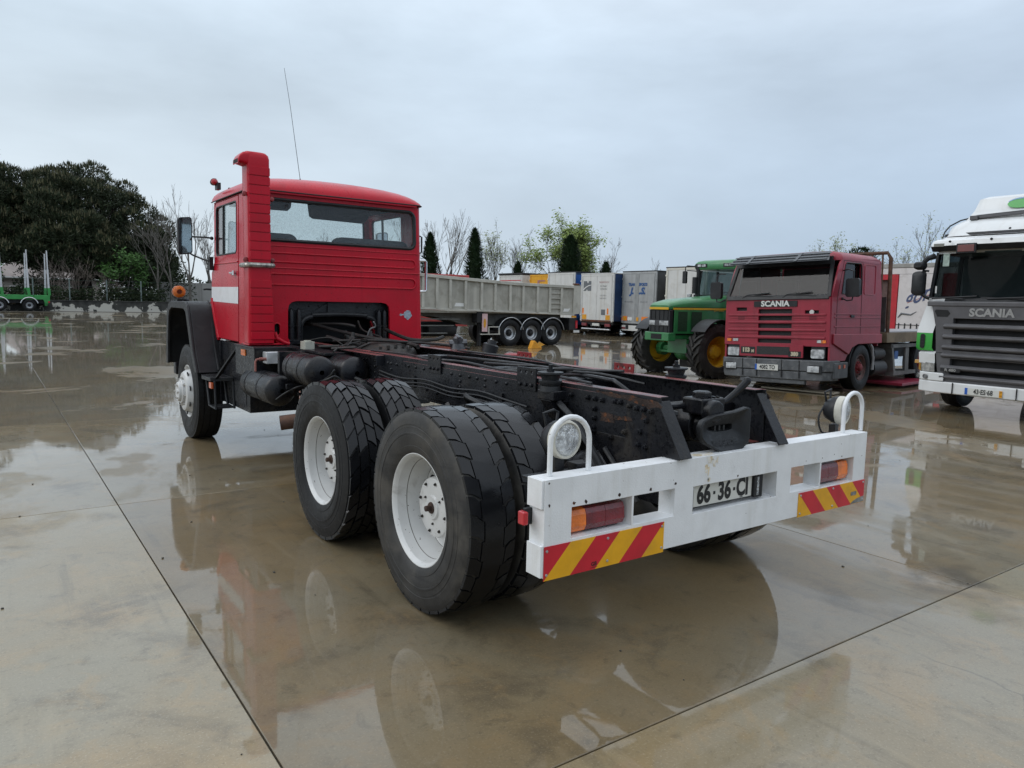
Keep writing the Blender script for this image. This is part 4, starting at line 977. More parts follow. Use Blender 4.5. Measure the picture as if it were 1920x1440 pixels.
# ------------------------------------------------------------------ rear bumper
mb = MB()
outerb = [(-1.25, .515), (1.245, .515), (1.245, .945), (-1.25, .945)]
def hole(x0, x1, z0, z1): return [(x0, z0), (x0, z1), (x1, z1), (x1, z0)]
mb.plate([outerb, hole(-1.10, -.738, .668, .808), hole(-.726, -.452, .672, .808), hole(-.318, .357, .660, .800), hole(.485, .764, .664, .806), hole(.776, 1.114, .655, .803)], FY, 0.0, .105)
mb.bx(-1.262, -1.2505, .006, .11, .818, .943); mb.bx(1.2455, 1.257, .006, .11, .818, .943)
mb.bx(-1.266, -1.2505, -.001, .10, .520, .660)
mb.bx(-1.24, -.48, .1055, .125, .86, .938); mb.bx(.46, 1.235, .1055, .125, .86, .938)
bump = mb.build("bumper", WHITE, T, bevel=.006, smooth=30)
def clipx(poly, x0, x1):
    for s, lim in ((1, x0), (-1, x1)):
        o = []
        for i, p in enumerate(poly):
            q = poly[(i + 1) % len(poly)]; a, b = (p[0] - lim) * s, (q[0] - lim) * s
            if a >= 0: o.append(p)
            if a * b < 0: t = a / (a - b); o.append((p[0] + t * (q[0] - p[0]), p[1] + t * (q[1] - p[1])))
        poly = o
        if not poly: break
    return poly
def chevron(name, x0, x1, zt, zb, mirror, label):
    mb = MB(); W = x1 - x0; k5 = W / 5.0
    for k in range(6):
        a, b = (k - 1) * k5, k * k5
        poly = clipx([(a, zb), (b, zb), (b + k5, zt), (a + k5, zt)], 0, W)
        if not poly or len(poly) < 3: continue
        poly = [(x1 - p[0], p[1]) if mirror else (x0 + p[0], p[1]) for p in poly]
        mb.plate([poly], FY, -.004, -.0008, k % 2)
    return mb.build(name, [STRED, STYEL], bump, smooth=0, fix=True, label=label)
chevron("chevron_panel", -1.249, -.521, .655, .505, False, "red and yellow striped panel under the left tail lamp")
chr_ = chevron("chevron_panel", .566, 1.246, .650, .510, True, "red and yellow striped panel with a scraped grey corner under the right tail lamp")
mb = MB()
mb.plate([[(1.10, .513), (1.243, .513), (1.243, .548), (1.17, .540), (1.13, .53)]], FY, -.006, -.0045)
mb.plate([rrect(1.10, 1.16, .565, .588, .008)], FY, -.006, -.0045)
mb.build("scrape", mat("bare_grey_metal", (.20, .20, .19), .5, .2, var=.4, vs=18), bump)
mb = MB(); rr = random.Random(2)
for x0, x1 in ((-1.235, -.535), (.585, 1.23)):
    for x in (x0, (x0 + x1) / 2, x1):
        for z in (.53, .635): mb.lathe([(0, .007), (-.003, .006), (-.004, 0)], (x, -.004, z), 'y', 8)
mb.lathe([(0, .007), (-.003, .006), (-.004, 0)], (.192, -.0, .72), 'y', 8)
mb.build("panel_rivets", ALU, bump, kind="stuff")
# maker's stamp on the left chevron
mb = MB(); mb.text("GB", .026, lambda a, b, d: (-.965 + a, -.0042 - d * .2, .53 + b), bold=.0008); mb.plate([[(-.99, .514), (-.94, .514), (-.965, .517)]], FY, -.0050, -.0045)
mb.build("maker_stamp", INK, bump)
# rust spots where the paint has blown
mb = MB()
for x, z, r in ((-1.09, .826, .012), (-1.02, .823, .016), (-.82, .826, .013), (-.62, .825, .014), (-.45, .832, .013), (-1.225, .833, .012), (.02, .815, .011), (.98, .82, .008), (-1.23, .93, .008), (.62, .83, .006), (.78, .83, .006), (.9, .84, .006)):
    p = [(x + r * (0.35 + .4 * rr.random()) * cos(2 * pi * i / 9), z + r * (0.35 + .4 * rr.random()) * sin(2 * pi * i / 9)) for i in range(9)]
    mb.plate([p], FY, -.0009, -.0004)
mb.build("rust_spots", RUSTED, bump, kind="stuff", smooth=0)
STAIN = mat("rust_water_stain", (.60, .49, .32), .5, var=.2, vs=20, dirt=((.72, .71, .68), .95, 26, .40, .55))
rg = random.Random(8); mb = MB(); mb.plate([ragged_poly([(-.30, .012), (-.16, .012), (-.13, .05), (-.20, .075), (-.31, .06)], .006, 4, rg)], FZ, .9455, .9460)
for x, z0, z1, w in ((-.20, .905, .940, .030), (-.17, .885, .925, .018), (-.215, .815, .89, .009), (-.232, .86, .90, .012), (-.15, .90, .935, .010), (-.205, .812, .83, .014)):
    mb.plate([ragged_poly([(x - w, z1), (x - w * .5, z0), (x + w * .4, z0), (x + w, z1)], .0035, 4, rg)], FY, -.0008, -.0004)
mb.build("rust_stain", STAIN, bump, smooth=0)
def tail_lamp(x0, x1, amber_left, z0, z1):
    xa = x0 + .10 if amber_left else x1 - .10
    fac = lambda a, b: [(a, .075), (a, .030), (a + .012, .020), (b - .012, .020), (b, .030), (b, .075)]
    mb = MB(); mb.bx(x0 - .006, x1 + .006, .076, .10, z0 - .006, z1 + .004)
    o = mb.build("tail_lamp", BLKPL, T, bevel=.003)
    a0, a1 = (x0, xa - .001) if amber_left else (xa + .001, x1); r0, r1 = (xa + .001, x1) if amber_left else (x0, xa - .001)
    def lens(n, p0, p1, m):
        mb = MB(); h = z1 - z0
        rings = [[(p0, y, z), (p1, y, z)] for y, z in ((.075, z0), (.034, z0 + .006), (.022, z0 + h * .3), (.026, z1 - h * .25), (.036, z1 - .006), (.075, z1))]
        mb.loft(rings, cap=False, closed=False)
        mb.add([(p0, y, z) for y, z in ((.075, z0), (.034, z0 + .006), (.022, z0 + h * .3), (.026, z1 - h * .25), (.036, z1 - .006), (.075, z1))], [(0, 1, 2, 3, 4, 5)])
        mb.add([(p1, y, z) for y, z in ((.075, z0), (.034, z0 + .006), (.022, z0 + h * .3), (.026, z1 - h * .25), (.036, z1 - .006), (.075, z1))], [(5, 4, 3, 2, 1, 0)])
        mb.build(n, m, o, smooth=0)
    lens("amber_lens", a0, a1, AMBER); mid_ = (r0 + r1) / 2
    lens("red_lens", r0, mid_ - .001, REDLENS); lens("red_lens", mid_ + .001, r1, REDLENS)
tail_lamp(-1.094, -.762, True, .676, .785); tail_lamp(.795, 1.095, False, .665, .782)
# plate
mb = MB(); mb.bx(-.312, .176, .024, .030, .680, .798); np_ = mb.build("number_plate", PLATE, T, bevel=.002)
mb = MB(); fx = lambda a, b, d: (-.062 + a, .024 - d * .3, .740 + b)
mb.text("66", .130, lambda a, b, d: fx(a - .150, b, d), bold=.0055, sx=.80); mb.text("36", .130, lambda a, b, d: fx(a + .010, b, d), bold=.0055, sx=.80); mb.text("CI", .130, lambda a, b, d: fx(a + .155, b, d), bold=.0055, sx=.80)
for x in (-.070, .088): mb.bx(-.062 + x - .008, -.062 + x + .008, .0225, .0236, .733, .749)
fr = .003
mb.bx(-.312, .176, .022, .0236, .793, .798); mb.bx(-.312, .176, .022, .0236, .680, .685); mb.bx(.171, .176, .022, .0236, .6855, .7925)
mb.bx(.075, .10, .0228, .0236, .689, .692)
mb.build("plate_characters", INK, np_, smooth=0)
MB().bx(-.317, -.300, .014, .0215, .676, .798).build("plate_edge", BLKPL, T); mb = MB(); mb.bx(.178, .20, .01, .045, .676, .79); mb.prism([(.20, .02), (.20, .05), (.262, .05), (.262, .025), (.25, .012)], 'z', .672, .80)
pl = mb.build("plate_lamp", BLKPL, T, bevel=.003); MB().bx(.206, .222, .014, .021, .685, .785).build("lens", LENS, pl)
# hoops
def hoop(x0, x1, zt):
    r = (x1 - x0) / 2; xc = (x0 + x1) / 2
    pts = [(x0, .055, .946)] + [(xc - r * cos(pi * i / 12), .055, zt - r + r * sin(pi * i / 12)) for i in range(13)] + [(x1, .055, .946)]
    MB().tube(pts, .0125, 10).build("lamp_guard_hoop", WHITE, T)
hoop(-1.185, -.965, 1.195); hoop(1.065, 1.262, 1.185)
def work_lamp(x, y, z, yaw):
    o = sub("work_lamp", T, (x, y, z), (0, 0, yaw))
    MB().lathe([(-.02, .084), (.02, .086), (.05, .080), (.09, .058), (.105, .03), (.107, 0)], (0, 0, 0), 'y', 28).build("housing", BLKPL, o)
    MB().lathe([(-.022, .072), (-.030, .078), (-.026, .086), (-.005, .090), (.012, .089), (.014, .084)], (0, 0, 0), 'y', 32).build("lamp_rim", mat("cream_rubber", (.55, .53, .46), .45, dirt=((.3, .28, .22), .4, 9)), o)
    MB().lathe([(-.024, .075), (-.034, .055), (-.038, .03), (-.039, 0)], (0, 0, 0), 'y', 32).build("lens", LENS, o)
    MB().tube([(-.03, .085, .05), (-.045, .09, .11), (0, .07, .125), (.045, .09, .11), (.03, .085, .05)], .007, 6).build("handle", BLKPL, o)
    mb = MB(); mb.bx(-.03, .03, .02, .06, -.15, -.09); mb.cyl((0, .04, -.17), (0, .04, -.09), .013, 8); mb.bx(-.05, .05, .02, .07, -.165, -.15); mb.build("lamp_foot", BLACK, o, bevel=.004)
work_lamp(-1.035, .15, 1.078, R(4)); work_lamp(1.195, .15, 1.062, R(10))
mb = MB(); mb.bx(-1.2, -.86, .125, .24, .905, .915); mb.bx(1.08, 1.25, .125, .24, .90, .91); mb.bx(-.95, -.86, .15, .22, .915, .955); mb.build("lamp_bracket", BLACK, T, bevel=.003)
hose("cable", [(1.16, .22, 1.12), (1.10, .24, 1.02), (1.10, .22, .93), (1.14, .2, .915)], .006)
hose("cable", [(-1.05, .24, 1.12), (-1.02, .30, 1.0), (-.92, .24, .95), (-.8, .3, .9), (-.6, .35, .85)], .007)
mb = MB(); mb.bx(-1.287, -1.236, .085, .105, .735, .808); mk = mb.build("side_marker", BLKPL, T, bevel=.003); MB().bx(-1.315, -1.288, .06, .105, .742, .80).build("red_lens", BRLENS, mk, bevel=.006)
mb = MB(); mb.bx(-1.235, -1.19, .09, .104, .73, .81); mb.build("marker_bracket", BLACK, T)

# ------------------------------------------------------------------ tanks, tool box, exhaust
def tank(x, y0, y1, z, r, label=None):
    mb = MB(); e = r * .42
    prof = [(y0 - .0, .02), (y0 + .004, r * .35), (y0 + e * .35, r * .75), (y0 + e * .75, r * .95), (y0 + e * 1.2, r), (y1 - e * 1.2, r), (y1 - e * .75, r * .95), (y1 - e * .3, r * .7), (y1, r * .3), (y1, .001)]
    mb.lathe(prof, (x, 0, z), 'y', 28)
    o = mb.build("air_tank", BLACK, T, smooth=40)
    for t in (.36, .78):
        yy = y0 + (y1 - y0) * t; MB().lathe([(yy - .016, r + .003), (yy - .012, r + .005), (yy + .012, r + .005), (yy + .016, r + .003)], (x, 0, z), 'y', 28).build("tank_strap", BLACK, o)
    return o
t1 = tank(-.870, 3.54, 4.22, 1.068, .136); t2 = tank(-.575, 3.50, 4.2, 1.055, .138); t3 = tank(-.99, 4.20, 5.12, .845, .142)
hose("air_line", [(-.86, 3.50, 1.02), (-.84, 3.42, 1.06), (-.82, 3.40, 1.10), (-.80, 3.44, 1.08), (-.78, 3.46, 1.0)], .008)
hose("air_line", [(-.9, 3.50, 1.0), (-.87, 3.40, 1.03), (-.82, 3.38, 1.05), (-.75, 3.4, 1.0), (-.72, 3.5, .93)], .009)
hose("air_line", [(-.60, 3.48, 1.02), (-.56, 3.40, 1.0), (-.50, 3.36, 1.0), (-.44, 3.34, 1.0)], .014)
hose("air_line", [(-1.06, 4.16, .78), (-1.0, 4.1, .84), (-.93, 4.0, .90), (-.86, 3.95, .92)], .008)
mb = MB(); mb.bx(-.86, -.80, 4.02, 4.1, .78, .86); mb.cyl((-.83, 4.06, .72), (-.83, 4.06, .95), .018, 8); mb.cyl((-.9, 4.06, .83), (-.75, 4.06, .83), .015, 8); mb.build("drain_valve", BLACK, T, bevel=.004)
mb = MB(); mb.lathe([(0, .058), (.0, .064), (.42, .064), (.42, .03)], (-1.10, 3.93, .605), (.96, -.25, .10), 20); mb.lathe([(.40, .056), (.02, .056), (0, .058)], (-1.10, 3.93, .605), (.96, -.25, .10), 20)
mb.build("exhaust_pipe", mat("rusty_exhaust", (.10, .055, .04), .7, var=.4, vs=8, dirt=((.20, .10, .06), .5, 10)), T)
mb = MB(); mb.cyl((-.72, 3.84, .64), (-.3, 4.9, .72), .06, 12); mb.cyl((-.35, 4.4, .7), (-.3, 5.4, .72), .11, 14); mb.build("silencer", RUST, T)
mb = MB(); mb.bx(-1.06, -.64, 4.80, 5.46, .90, 1.192); tb = mb.build("tool_box", BLACK, T, bevel=.006)
mb = MB(); mb.bx(-1.068, -.60, 4.79, 5.47, 1.1925, 1.206)
for x in (-.96, -.86, -.76): mb.bx(x - .004, x + .004, 4.83, 5.43, 1.2062, 1.2085)
mb.build("lid", mat("black_tread_plate", (.025, .024, .026), .33, var=.4, vs=5, dirt=((.07, .05, .05), .4, 6), bump=(.35, 55), wet=.3), tb, bevel=.003)
MB().bx(-1.072, -1.0605, 5.08, 5.22, 1.105, 1.165).build("side_reflector", AMBER, tb, bevel=.002)
mb = MB(); mb.bx(-.985, -.73, 4.66, 4.79, 1.055, 1.165); sb = mb.build("steel_case", mat("galvanised_sheet", (.50, .51, .52), .42, .35, var=.2, vs=14), T, bevel=.006)
mb = MB(); mb.cyl((-.985, 4.68, 1.10), (-1.05, 4.66, 1.105), .016, 10); mb.tube([(-1.05, 4.66, 1.105), (-1.085, 4.65, 1.10), (-1.095, 4.65, 1.08), (-1.095, 4.65, .99)], .010, 8); mb.build("hand_pump_lever", mat("faded_red_grip", (.30, .11, .09), .5, dirt=((.05, .05, .05), .6, 20)), sb)
mb = MB(); mb.prism(rrect(-.70, -.60, 4.42, 4.56, .02), 'z', 1.195, 1.275); mb.cyl((-.65, 4.49, 1.275), (-.65, 4.49, 1.285), .035, 14); mb.build("fluid_bottle", mat("cloudy_plastic", (.42, .42, .36), .35, var=.1, dirt=((.2, .19, .14), .5, 12)), T, bevel=.012)
mb = MB(); mb.bx(-.7, -.452, 3.9, 4.78, 1.18, 1.205); mb.bx(-.95, -.452, 4.4, 4.45, .98, 1.19); mb.bx(-1.0, -.452, 3.62, 3.66, .88, .925); mb.bx(-1.0, -.452, 4.05, 4.09, .88, .925); mb.build("tank_bracket", BLACK, T, bevel=.004)
mb = MB(); mb.cyl((-.62, 3.95, 1.24), (-.5, 3.7, 1.265), .012, 8); mb.cyl((-.68, 4.1, 1.25), (-.55, 3.95, 1.26), .014, 8); mb.cyl((-.58, 3.9, 1.25), (-.66, 3.82, 1.22), .01, 8); mb.build("linkage", GRIM, T)
mb = MB(); mb.bx(-.97, -.46, 5.28, 6.32, .50, 1.185); mb.bx(-.975, -.971, 5.4, 5.9, .56, .8); mb.build("fuel_tank", BLACK, T, bevel=.012)
mb = MB(); mb.bx(.42, .97, 5.0, 6.3, .52, 1.185); mb.build("fuel_tank", BLACK, T, bevel=.012)

# ------------------------------------------------------------------ front wings, steps, indicator
def wing(sx):
    mb = MB(); x0, x1 = sx * 1.262, sx * .955
    outp = [(6.30, .83), (6.47, 1.06), (6.66, 1.48), (6.73, 1.575), (6.84, 1.615), (7.60, 1.615), (7.76, 1.58), (7.86, 1.48), (7.95, 1.1), (7.98, .82)]
    inp = [(6.40, .83), (6.56, 1.04), (6.75, 1.42), (6.80, 1.50), (6.88, 1.53), (7.58, 1.53), (7.70, 1.50), (7.77, 1.42), (7.85, 1.1), (7.88, .82)]
    mb.plate([outp + inp[::-1]], FX, min(x0, x0 - sx * .03), max(x0, x0 - sx * .03))
    th = [(a + (.022 if a < 6.7 else -.022 if a > 7.7 else 0), b - .022) for a, b in outp]
    th[0] = (6.33, .83); th[-1] = (7.955, .82)
    mb.plate([outp + th[::-1]], FX, min(x0 - sx * .031, x1), max(x0 - sx * .031, x1))
    mb.plate([[(6.33, .84), (6.5, 1.06), (6.72, 1.5), (6.86, 1.592), (7.6, 1.592), (7.84, 1.46), (7.95, .84)]], FX, min(x1, x1 - sx * .02), max(x1, x1 - sx * .02))
    return mb.build("front_wing", BLKPL, T, bevel=.008, smooth=40)
wg = wing(-1); wing(1)
mb = MB(); mb.tube([(-1.03, 6.27, .86), (-1.02, 6.48, 1.12), (-1.005, 6.72, 1.55), (-1.0, 6.82, 1.625)], .012, 6); mb.build("wing_piping", BLKPL, wg)
def indicator(sx):
    mb = MB(); mb.tube([(sx * 1.20, 7.42, 1.60), (sx * 1.20, 7.42, 1.66)], .014, 8); mb.bx(sx * 1.2 - .03, sx * 1.2 + .03, 7.38, 7.46, 1.612, 1.632); mb.tube([(sx * 1.2, 7.42, 1.65), (sx * 1.17, 7.36, 1.64), (sx * 1.1, 7.34, 1.622)], .02, 8)
    o = mb.build("wing_indicator", BLKPL, T)
    MB().lathe([(-.045, .03), (-.042, .055), (-.03, .072), (.03, .072), (.042, .055), (.045, .0)], (sx * 1.20, 7.42, 1.728), 'y', 24).build("amber_lens", AMBER, o)
    MB().lathe([(-.012, .076), (.012, .076)], (sx * 1.20, 7.42, 1.728), 'y', 24).build("lens_band", AMBER, o)
indicator(-1); indicator(1)
def steps(sx):
    mb = MB(); mb.prism([(sx * 1.20, 6.34), (sx * 1.23, 6.2), (sx * 1.21, 5.9), (sx * .98, 5.86), (sx * .98, 6.34)], 'z', .775, .815)
    for k in range(4): mb.bx(min(sx * 1.17, sx * 1.02), max(sx * 1.17, sx * 1.02), 5.95 + k * .09, 5.975 + k * .09, .815, .823)
    o = mb.build("cab_step", BLKPL, T, bevel=.006)
    mb = MB(); mb.tube([(sx * 1.17, 6.24, .78), (sx * 1.17, 6.12, .49), (sx * 1.17, 5.84, .485), (sx * 1.17, 5.88, .78)], .014, 8); mb.tube([(sx * .98, 6.24, .78), (sx * .98, 6.12, .49), (sx * .98, 5.84, .485), (sx * .98, 5.88, .78)], .014, 8)
    mb.bx(min(sx * 1.17, sx * .98), max(sx * 1.17, sx * .98), 5.86, 6.1, .48, .50); mb.build("lower_step", BLKPL, o)
    mb = MB(); mb.bar((sx * 1.15, 5.90, .80), (sx * 1.04, 5.46, 1.16), .035, .018); mb.build("step_strut", BLACK, o)
    MB().bx(sx * 1.2 - .012, sx * 1.2 + .012, 5.86, 5.96, .70, .765).build("side_reflector", mat("orange_reflector", (.55, .10, .02), .3, coat=.4), o, bevel=.003)
steps(-1); steps(1)
mb = MB(); mb.bx(-1.0, -.5, 6.3, 6.36, .50, 1.18); mb.bx(-.98, -.96, 5.3, 6.4, .98, 1.19); mb.build("side_valance", BLACK, T)

# ------------------------------------------------------------------ cab
CABX, CY0, CY1, CZ0, CZ1 = .985, 5.20, 6.62, 1.19, 2.740
taper = lambda x, y, z: (x * (1 - .030 * max(0, min(1.2, (z - 1.2) / 1.5))), y + .02 * max(0, (z - 1.7)), z)
cr = .085                                                         # corner radius
mb = MB()
arch = [(-.60, CZ0), (-.60, 1.28), (-.605, 1.30)] 
arch_loop = [(-.585, CZ0 + .0005), (-.585, 1.25), (-.60, 1.27), (-.60, 1.56), (-.59, 1.61), (-.56, 1.64), (-.51, 1.652), (.46, 1.652), (.515, 1.64), (.545, 1.61), (.555, 1.56), (.555, CZ0 + .0005)]
rear_outer = [(-CABX + cr, CZ0), (-.585, CZ0)] + arch_loop[1:-1] + [(.555, CZ0), (CABX - cr, CZ0), (CABX - cr, CZ1), (-CABX + cr, CZ1)]
win = rrect(-.905, .885, 2.262, 2.668, .075, 6)
oval = [(-.712 + .028 * cos(2 * pi * i / 14), 1.36 + (.030 if sin(2 * pi * i / 14) > 0 else -.030) + .028 * sin(2 * pi * i / 14)) for i in range(14)]
mb.plate([rear_outer, win[::-1], oval[::-1]], FY, CY0, CY0 + .03)
for sx in (-1, 1):                                                # rear corners
    ctr = (sx * (CABX - cr), CY0 + cr)
    prof = [(ctr[0] + sx * cr * sin(t), ctr[1] - cr * cos(t)) for t in [pi / 2 * i / 6 for i in range(7)]]
    inn = [(ctr[0] + sx * (cr - .03) * sin(t), ctr[1] - (cr - .03) * cos(t)) for t in [pi / 2 * i / 6 for i in range(7)]]
    mb.prism(prof + inn[::-1], 'z', CZ0, CZ1)
    # side: door-shut pillar strip + door aperture frame (door is its own part)
    xa, xb = sx * CABX, sx * (CABX - .03)
    pil = [(CY0 + cr, CZ0), (5.60, CZ0), (5.60, CZ1), (CY0 + cr, CZ1)]
    mb.plate([pil], FX, min(xa, xb), max(xa, xb))
    fr_ = [(6.585, 1.62), (CY1, 1.62), (CY1, CZ1), (6.585, CZ1)]
    mb.plate([fr_], FX, min(xa, xb), max(xa, xb))
    top_ = [(5.60, 2.728), (6.585, 2.728), (6.585, CZ1), (5.60, CZ1)]
    mb.plate([top_], FX, min(xa, xb), max(xa, xb))
    # kick panel below the door's front edge
    mb.plate([[(6.45, CZ0), (6.5, CZ0), (6.88, 1.6), (6.80, 1.62)]], FX, min(xa + sx * .001, xb), max(xa + sx * .001, xb))
archz = lambda x: 2.742 + .218 * .93 * (.72 * max(0, 1 - abs(x / .955) ** 9) ** .5 + .28 * max(0, 1 - (x / .955) ** 2))
xs_ = [-.90, -.84, -.7, -.5, -.25, 0, .25, .5, .7, .84, .90]
wsh = [(-.90, 2.16), (-.86, 2.11), (.86, 2.11), (.90, 2.16)] + [(x, archz(x) - .045) for x in xs_[::-1]]
mb.plate([[(-CABX + .03, 1.5), (CABX - .03, 1.5), (CABX - .03, CZ1)] + [(x * 1.05, archz(x * 1.05) - .012) for x in xs_[::-1]] + [(-CABX + .03, CZ1)], wsh[::-1]], FY, CY1 - .03, CY1)
mb.bx(-CABX + .04, CABX - .04, 5.24, 6.58, 1.70, 1.72)             # floor over the engine tunnel
mb.bx(-CABX + .04, -.64, 5.24, 6.58, 1.20, 1.22); mb.bx(.60, CABX - .04, 5.24, 6.58, 1.20, 1.22)
mb.deform(taper)
cab = mb.build("cab_body", RED, T, bevel=.006, smooth=35)
# pressed swages on the rear panel
def swage(z0, z1, x1, rnd_end=True):
    mb = MB(); r = (z1 - z0) / 2; zc = (z0 + z1) / 2
    pts = [(-.93, CY0 - .001, z0)] + [(x1 - r + r * sin(t), CY0 - .001, zc - r * cos(t)) for t in [pi * i / 10 for i in range(11)]] + [(-.93, CY0 - .001, z1)]
    mb.tube([taper(*p) for p in pts], .010, 8); mb.build("pressed_rib", RED, cab)
swage(2.045, 2.135, .885); swage(1.815, 1.925, .885)
mb = MB(); mb.tube([taper(-.95, CY0 - .001, 1.985), taper(.94, CY0 - .001, 1.985)], .007, 6); mb.tube([taper(-.95, CY0 - .001, 2.205), taper(.93, CY0 - .001, 2.205)], .006, 6); mb.build("panel_seam", RED, cab)
mb = MB(); p = [(-.712 + .032 * cos(2 * pi * i / 20), CY0 - .002, 1.36 + (.030 if sin(2 * pi * i / 20) >= 0 else -.030) + .034 * sin(2 * pi * i / 20)) for i in range(21)]
mb.tube(p, .006, 6, cap=False); mb.build("hole_lip", RED, cab)
MB().bx(-.78, -.69, CY0 + .05, CY0 + .06, 1.28, 1.44).build("hole_backing", DARK, cab)
# roof: one arched shell, open towards the windshield, with a gutter
def roof_pt(t, y, off=0.0):
    e = max(0.0, min(1, (y - 5.165) / .60)); h = .218 * (1 - (1 - e) ** 2.4) ** .5
    if y > 6.4: h *= 1 - .14 * ((y - 6.4) / .5) ** 2
    w = CABX * .968 + .016 - .085 * (1 - min(1, max(0, (y - 5.165) / .09))) ** 2
    return (t * (w - off), y + .02, 2.742 + h * (.72 * max(0, 1 - abs(t) ** 9) ** .5 + .28 * (1 - t * t)) - off)
TS = [-1, -.992, -.97, -.93, -.86, -.76, -.6, -.4, -.2, 0, .2, .4, .6, .76, .86, .93, .97, .992, 1]
YS = [5.165, 5.172, 5.19, 5.22, 5.27, 5.34, 5.44, 5.6, 5.9, 6.2, 6.45, 6.6, 6.66]
mb = MB(); mb.loft([[roof_pt(t, y) for t in TS] for y in YS], cap=False, closed=False); mb.loft([[roof_pt(t, YS[0], o) for t in TS] for o in (0, .018)], cap=False, closed=False)
roof = mb.build("roof", RED, T, smooth=50)
mb = MB(); mb.loft([[roof_pt(t, y, .022) for t in TS] for y in [5.2] + YS[4:-1]], cap=False, closed=False); mb.build("roof_lining", VISOR, T)
mb = MB(); mb.tube([roof_pt(-1, y, -.004) for y in YS[::-1]] + [roof_pt(t, YS[0], -.004) for t in TS[1:-1]] + [roof_pt(1, y, -.004) for y in YS], .007, 5, cap=False); mb.build("gutter", mat("dark_seal", (.03, .008, .009), .6), T)
# rear glass, windshield
def seal(loop, y, r, parent, m=BLKPL, fn=None):
    pts = [(a, y, b) for a, b in loop]; pts.append(pts[0]); pts = [taper(*p) for p in pts]
    return MB().tube(pts, r, 6, cap=False).build("rubber_seal", m, parent)
mb = MB(); mb.plate([rrect(-.905, .885, 2.262, 2.668, .075, 6)], FY, CY0 + .012, CY0 + .017); mb.deform(taper); rg = mb.build("rear_window", GLASS, T, smooth=0)
seal(rrect(-.905, .885, 2.262, 2.668, .075, 6), CY0 + .004, .020, rg)
mb = MB(); mb.plate([wsh], FY, CY1 - .02, CY1 - .015); mb.deform(taper); ws_ = mb.build("windshield", GLASS, T, smooth=0); seal(wsh, CY1 - .01, .018, ws_)
MB().bx(-.60, -.575, CY0 + .02, CY0 + .022, 2.60, 2.625).build("sticker", INK, rg)
# interior
for x0, x1 in ((-.92, -.43), (-.03, .86)):
    mb = MB(); L = rrect(x0, x1, 1.9, 2.345 if x0 < -.5 else 2.35, [.04, .04, .09, .09], 5)
    mb.plate([L], FY, 5.36, 5.47); s = mb.build("seat_back", SEATM, T, bevel=.03, seg=3); MB().bx(x0, x1, 5.4, 5.95, 1.72, 1.92).build("seat_cushion", SEATM, s, bevel=.03)
mb = MB(); L = rrect(1.0, 1.1, 0, .1, .02); mb.plate([rrect(.78, .87, 2.22, 2.36, .03)], FY, 5.5, 5.56); mb.build("headrest", SEATM, T, bevel=.015)
for lp in ([(-.85, 2.90), (-.12, 2.905), (-.14, 2.74), (-.18, 2.70), (-.84, 2.69)], [(.05, 2.905), (.60, 2.90), (.86, 2.78), (.87, 2.74), (.80, 2.64), (.77, 2.625), (.13, 2.635), (.085, 2.66)]):
    mb = MB(); mb.plate([lp], FY, 6.42, 6.445); mb.build("sun_visor", VISOR, T, bevel=.006)
mb = MB(); mb.bx(-.93, .93, 6.2, 6.58, 1.73, 2.05); mb.build("dashboard", BLKPL, T, bevel=.03)
mb = MB(); mb.lathe([(-.012, .235), (0, .248), (.012, .235), (0, .222)], (-.48, 6.10, 2.10), (0, -.6, .8), 32, closed=True); mb.bar((-.71, 6.10, 2.10), (-.25, 6.10, 2.10), .03, .012); mb.cyl((-.48, 6.12, 2.09), (-.48, 6.4, 1.9), .025, 8); mb.build("steering_wheel", BLKPL, T)
# engine tunnel opening: black backing, arch seal, bellows pipes
mb = MB()
rec = [(-.62, 1.2), (.58, 1.2), (.58, 1.66), (-.62, 1.66)]
ar = [(-.44, 1.2), (-.44, 1.33)] + [(-.44 + .13 * (1 - cos(t)), 1.36 + .13 * sin(t)) for t in [pi / 2 * i / 5 for i in range(6)]][1:] + [(-.31 + .62 * i / 5, 1.505 + .012 * sin(pi * i / 5)) for i in range(6)] + [(.31 + .13 * sin(t), 1.36 + .13 * cos(t)) for t in [pi / 2 * i / 5 for i in range(6)]] + [(.44, 1.33), (.44, 1.2)]
mb.plate([[(-.62, 1.2)] + ar + [(.58, 1.2), (.58, 1.66), (-.62, 1.66)]], FY, CY0 + .10, CY0 + .12)
mb.bx(-.62, -.605, CY0 + .03, CY0 + .12, 1.2, 1.66); mb.bx(.56, .58, CY0 + .03, CY0 + .12, 1.2, 1.66); mb.bx(-.605, .56, CY0 + .03, CY0 + .12, 1.655, 1.67)
for k in range(7): mb.lathe([(0, .010), (-.008, .008), (-.010, 0)], (-.34 + k * .11, CY0 + .10, 1.60), 'y', 8)
mb.bx(-.14, .17, CY0 + .075, CY0 + .10, 1.525, 1.645); mb.prism([(-.36, 1.50), (-.14, 1.64), (-.14, 1.61), (-.30, 1.50)], 'y', CY0 + .085, CY0 + .10)
tun = mb.build("engine_tunnel", mat("black_hammered_paint", (.014, .015, .017), .4, var=.3, bump=(.25, 60), wet=.3), T, bevel=.003)
mb = MB(); mb.tube([(a, CY0 + .085, b) for a, b in ar], .026, 8); mb.build("arch_seal", BLKPL, tun)
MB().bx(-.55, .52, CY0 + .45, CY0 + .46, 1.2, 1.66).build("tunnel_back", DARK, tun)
for x in (-.545, -.465, .445, .515):
    mb = MB(); mb.lathe([(0, .036), (.02, .036), (.022, .030), (.14, .030), (.142, .036), (.16, .036), (.162, .028), (.30, .026), (.33, .012), (.34, 0)], (x, CY0 + .055, 1.24), 'z', 14); mb.build("lift_pipe", BLACK, tun)
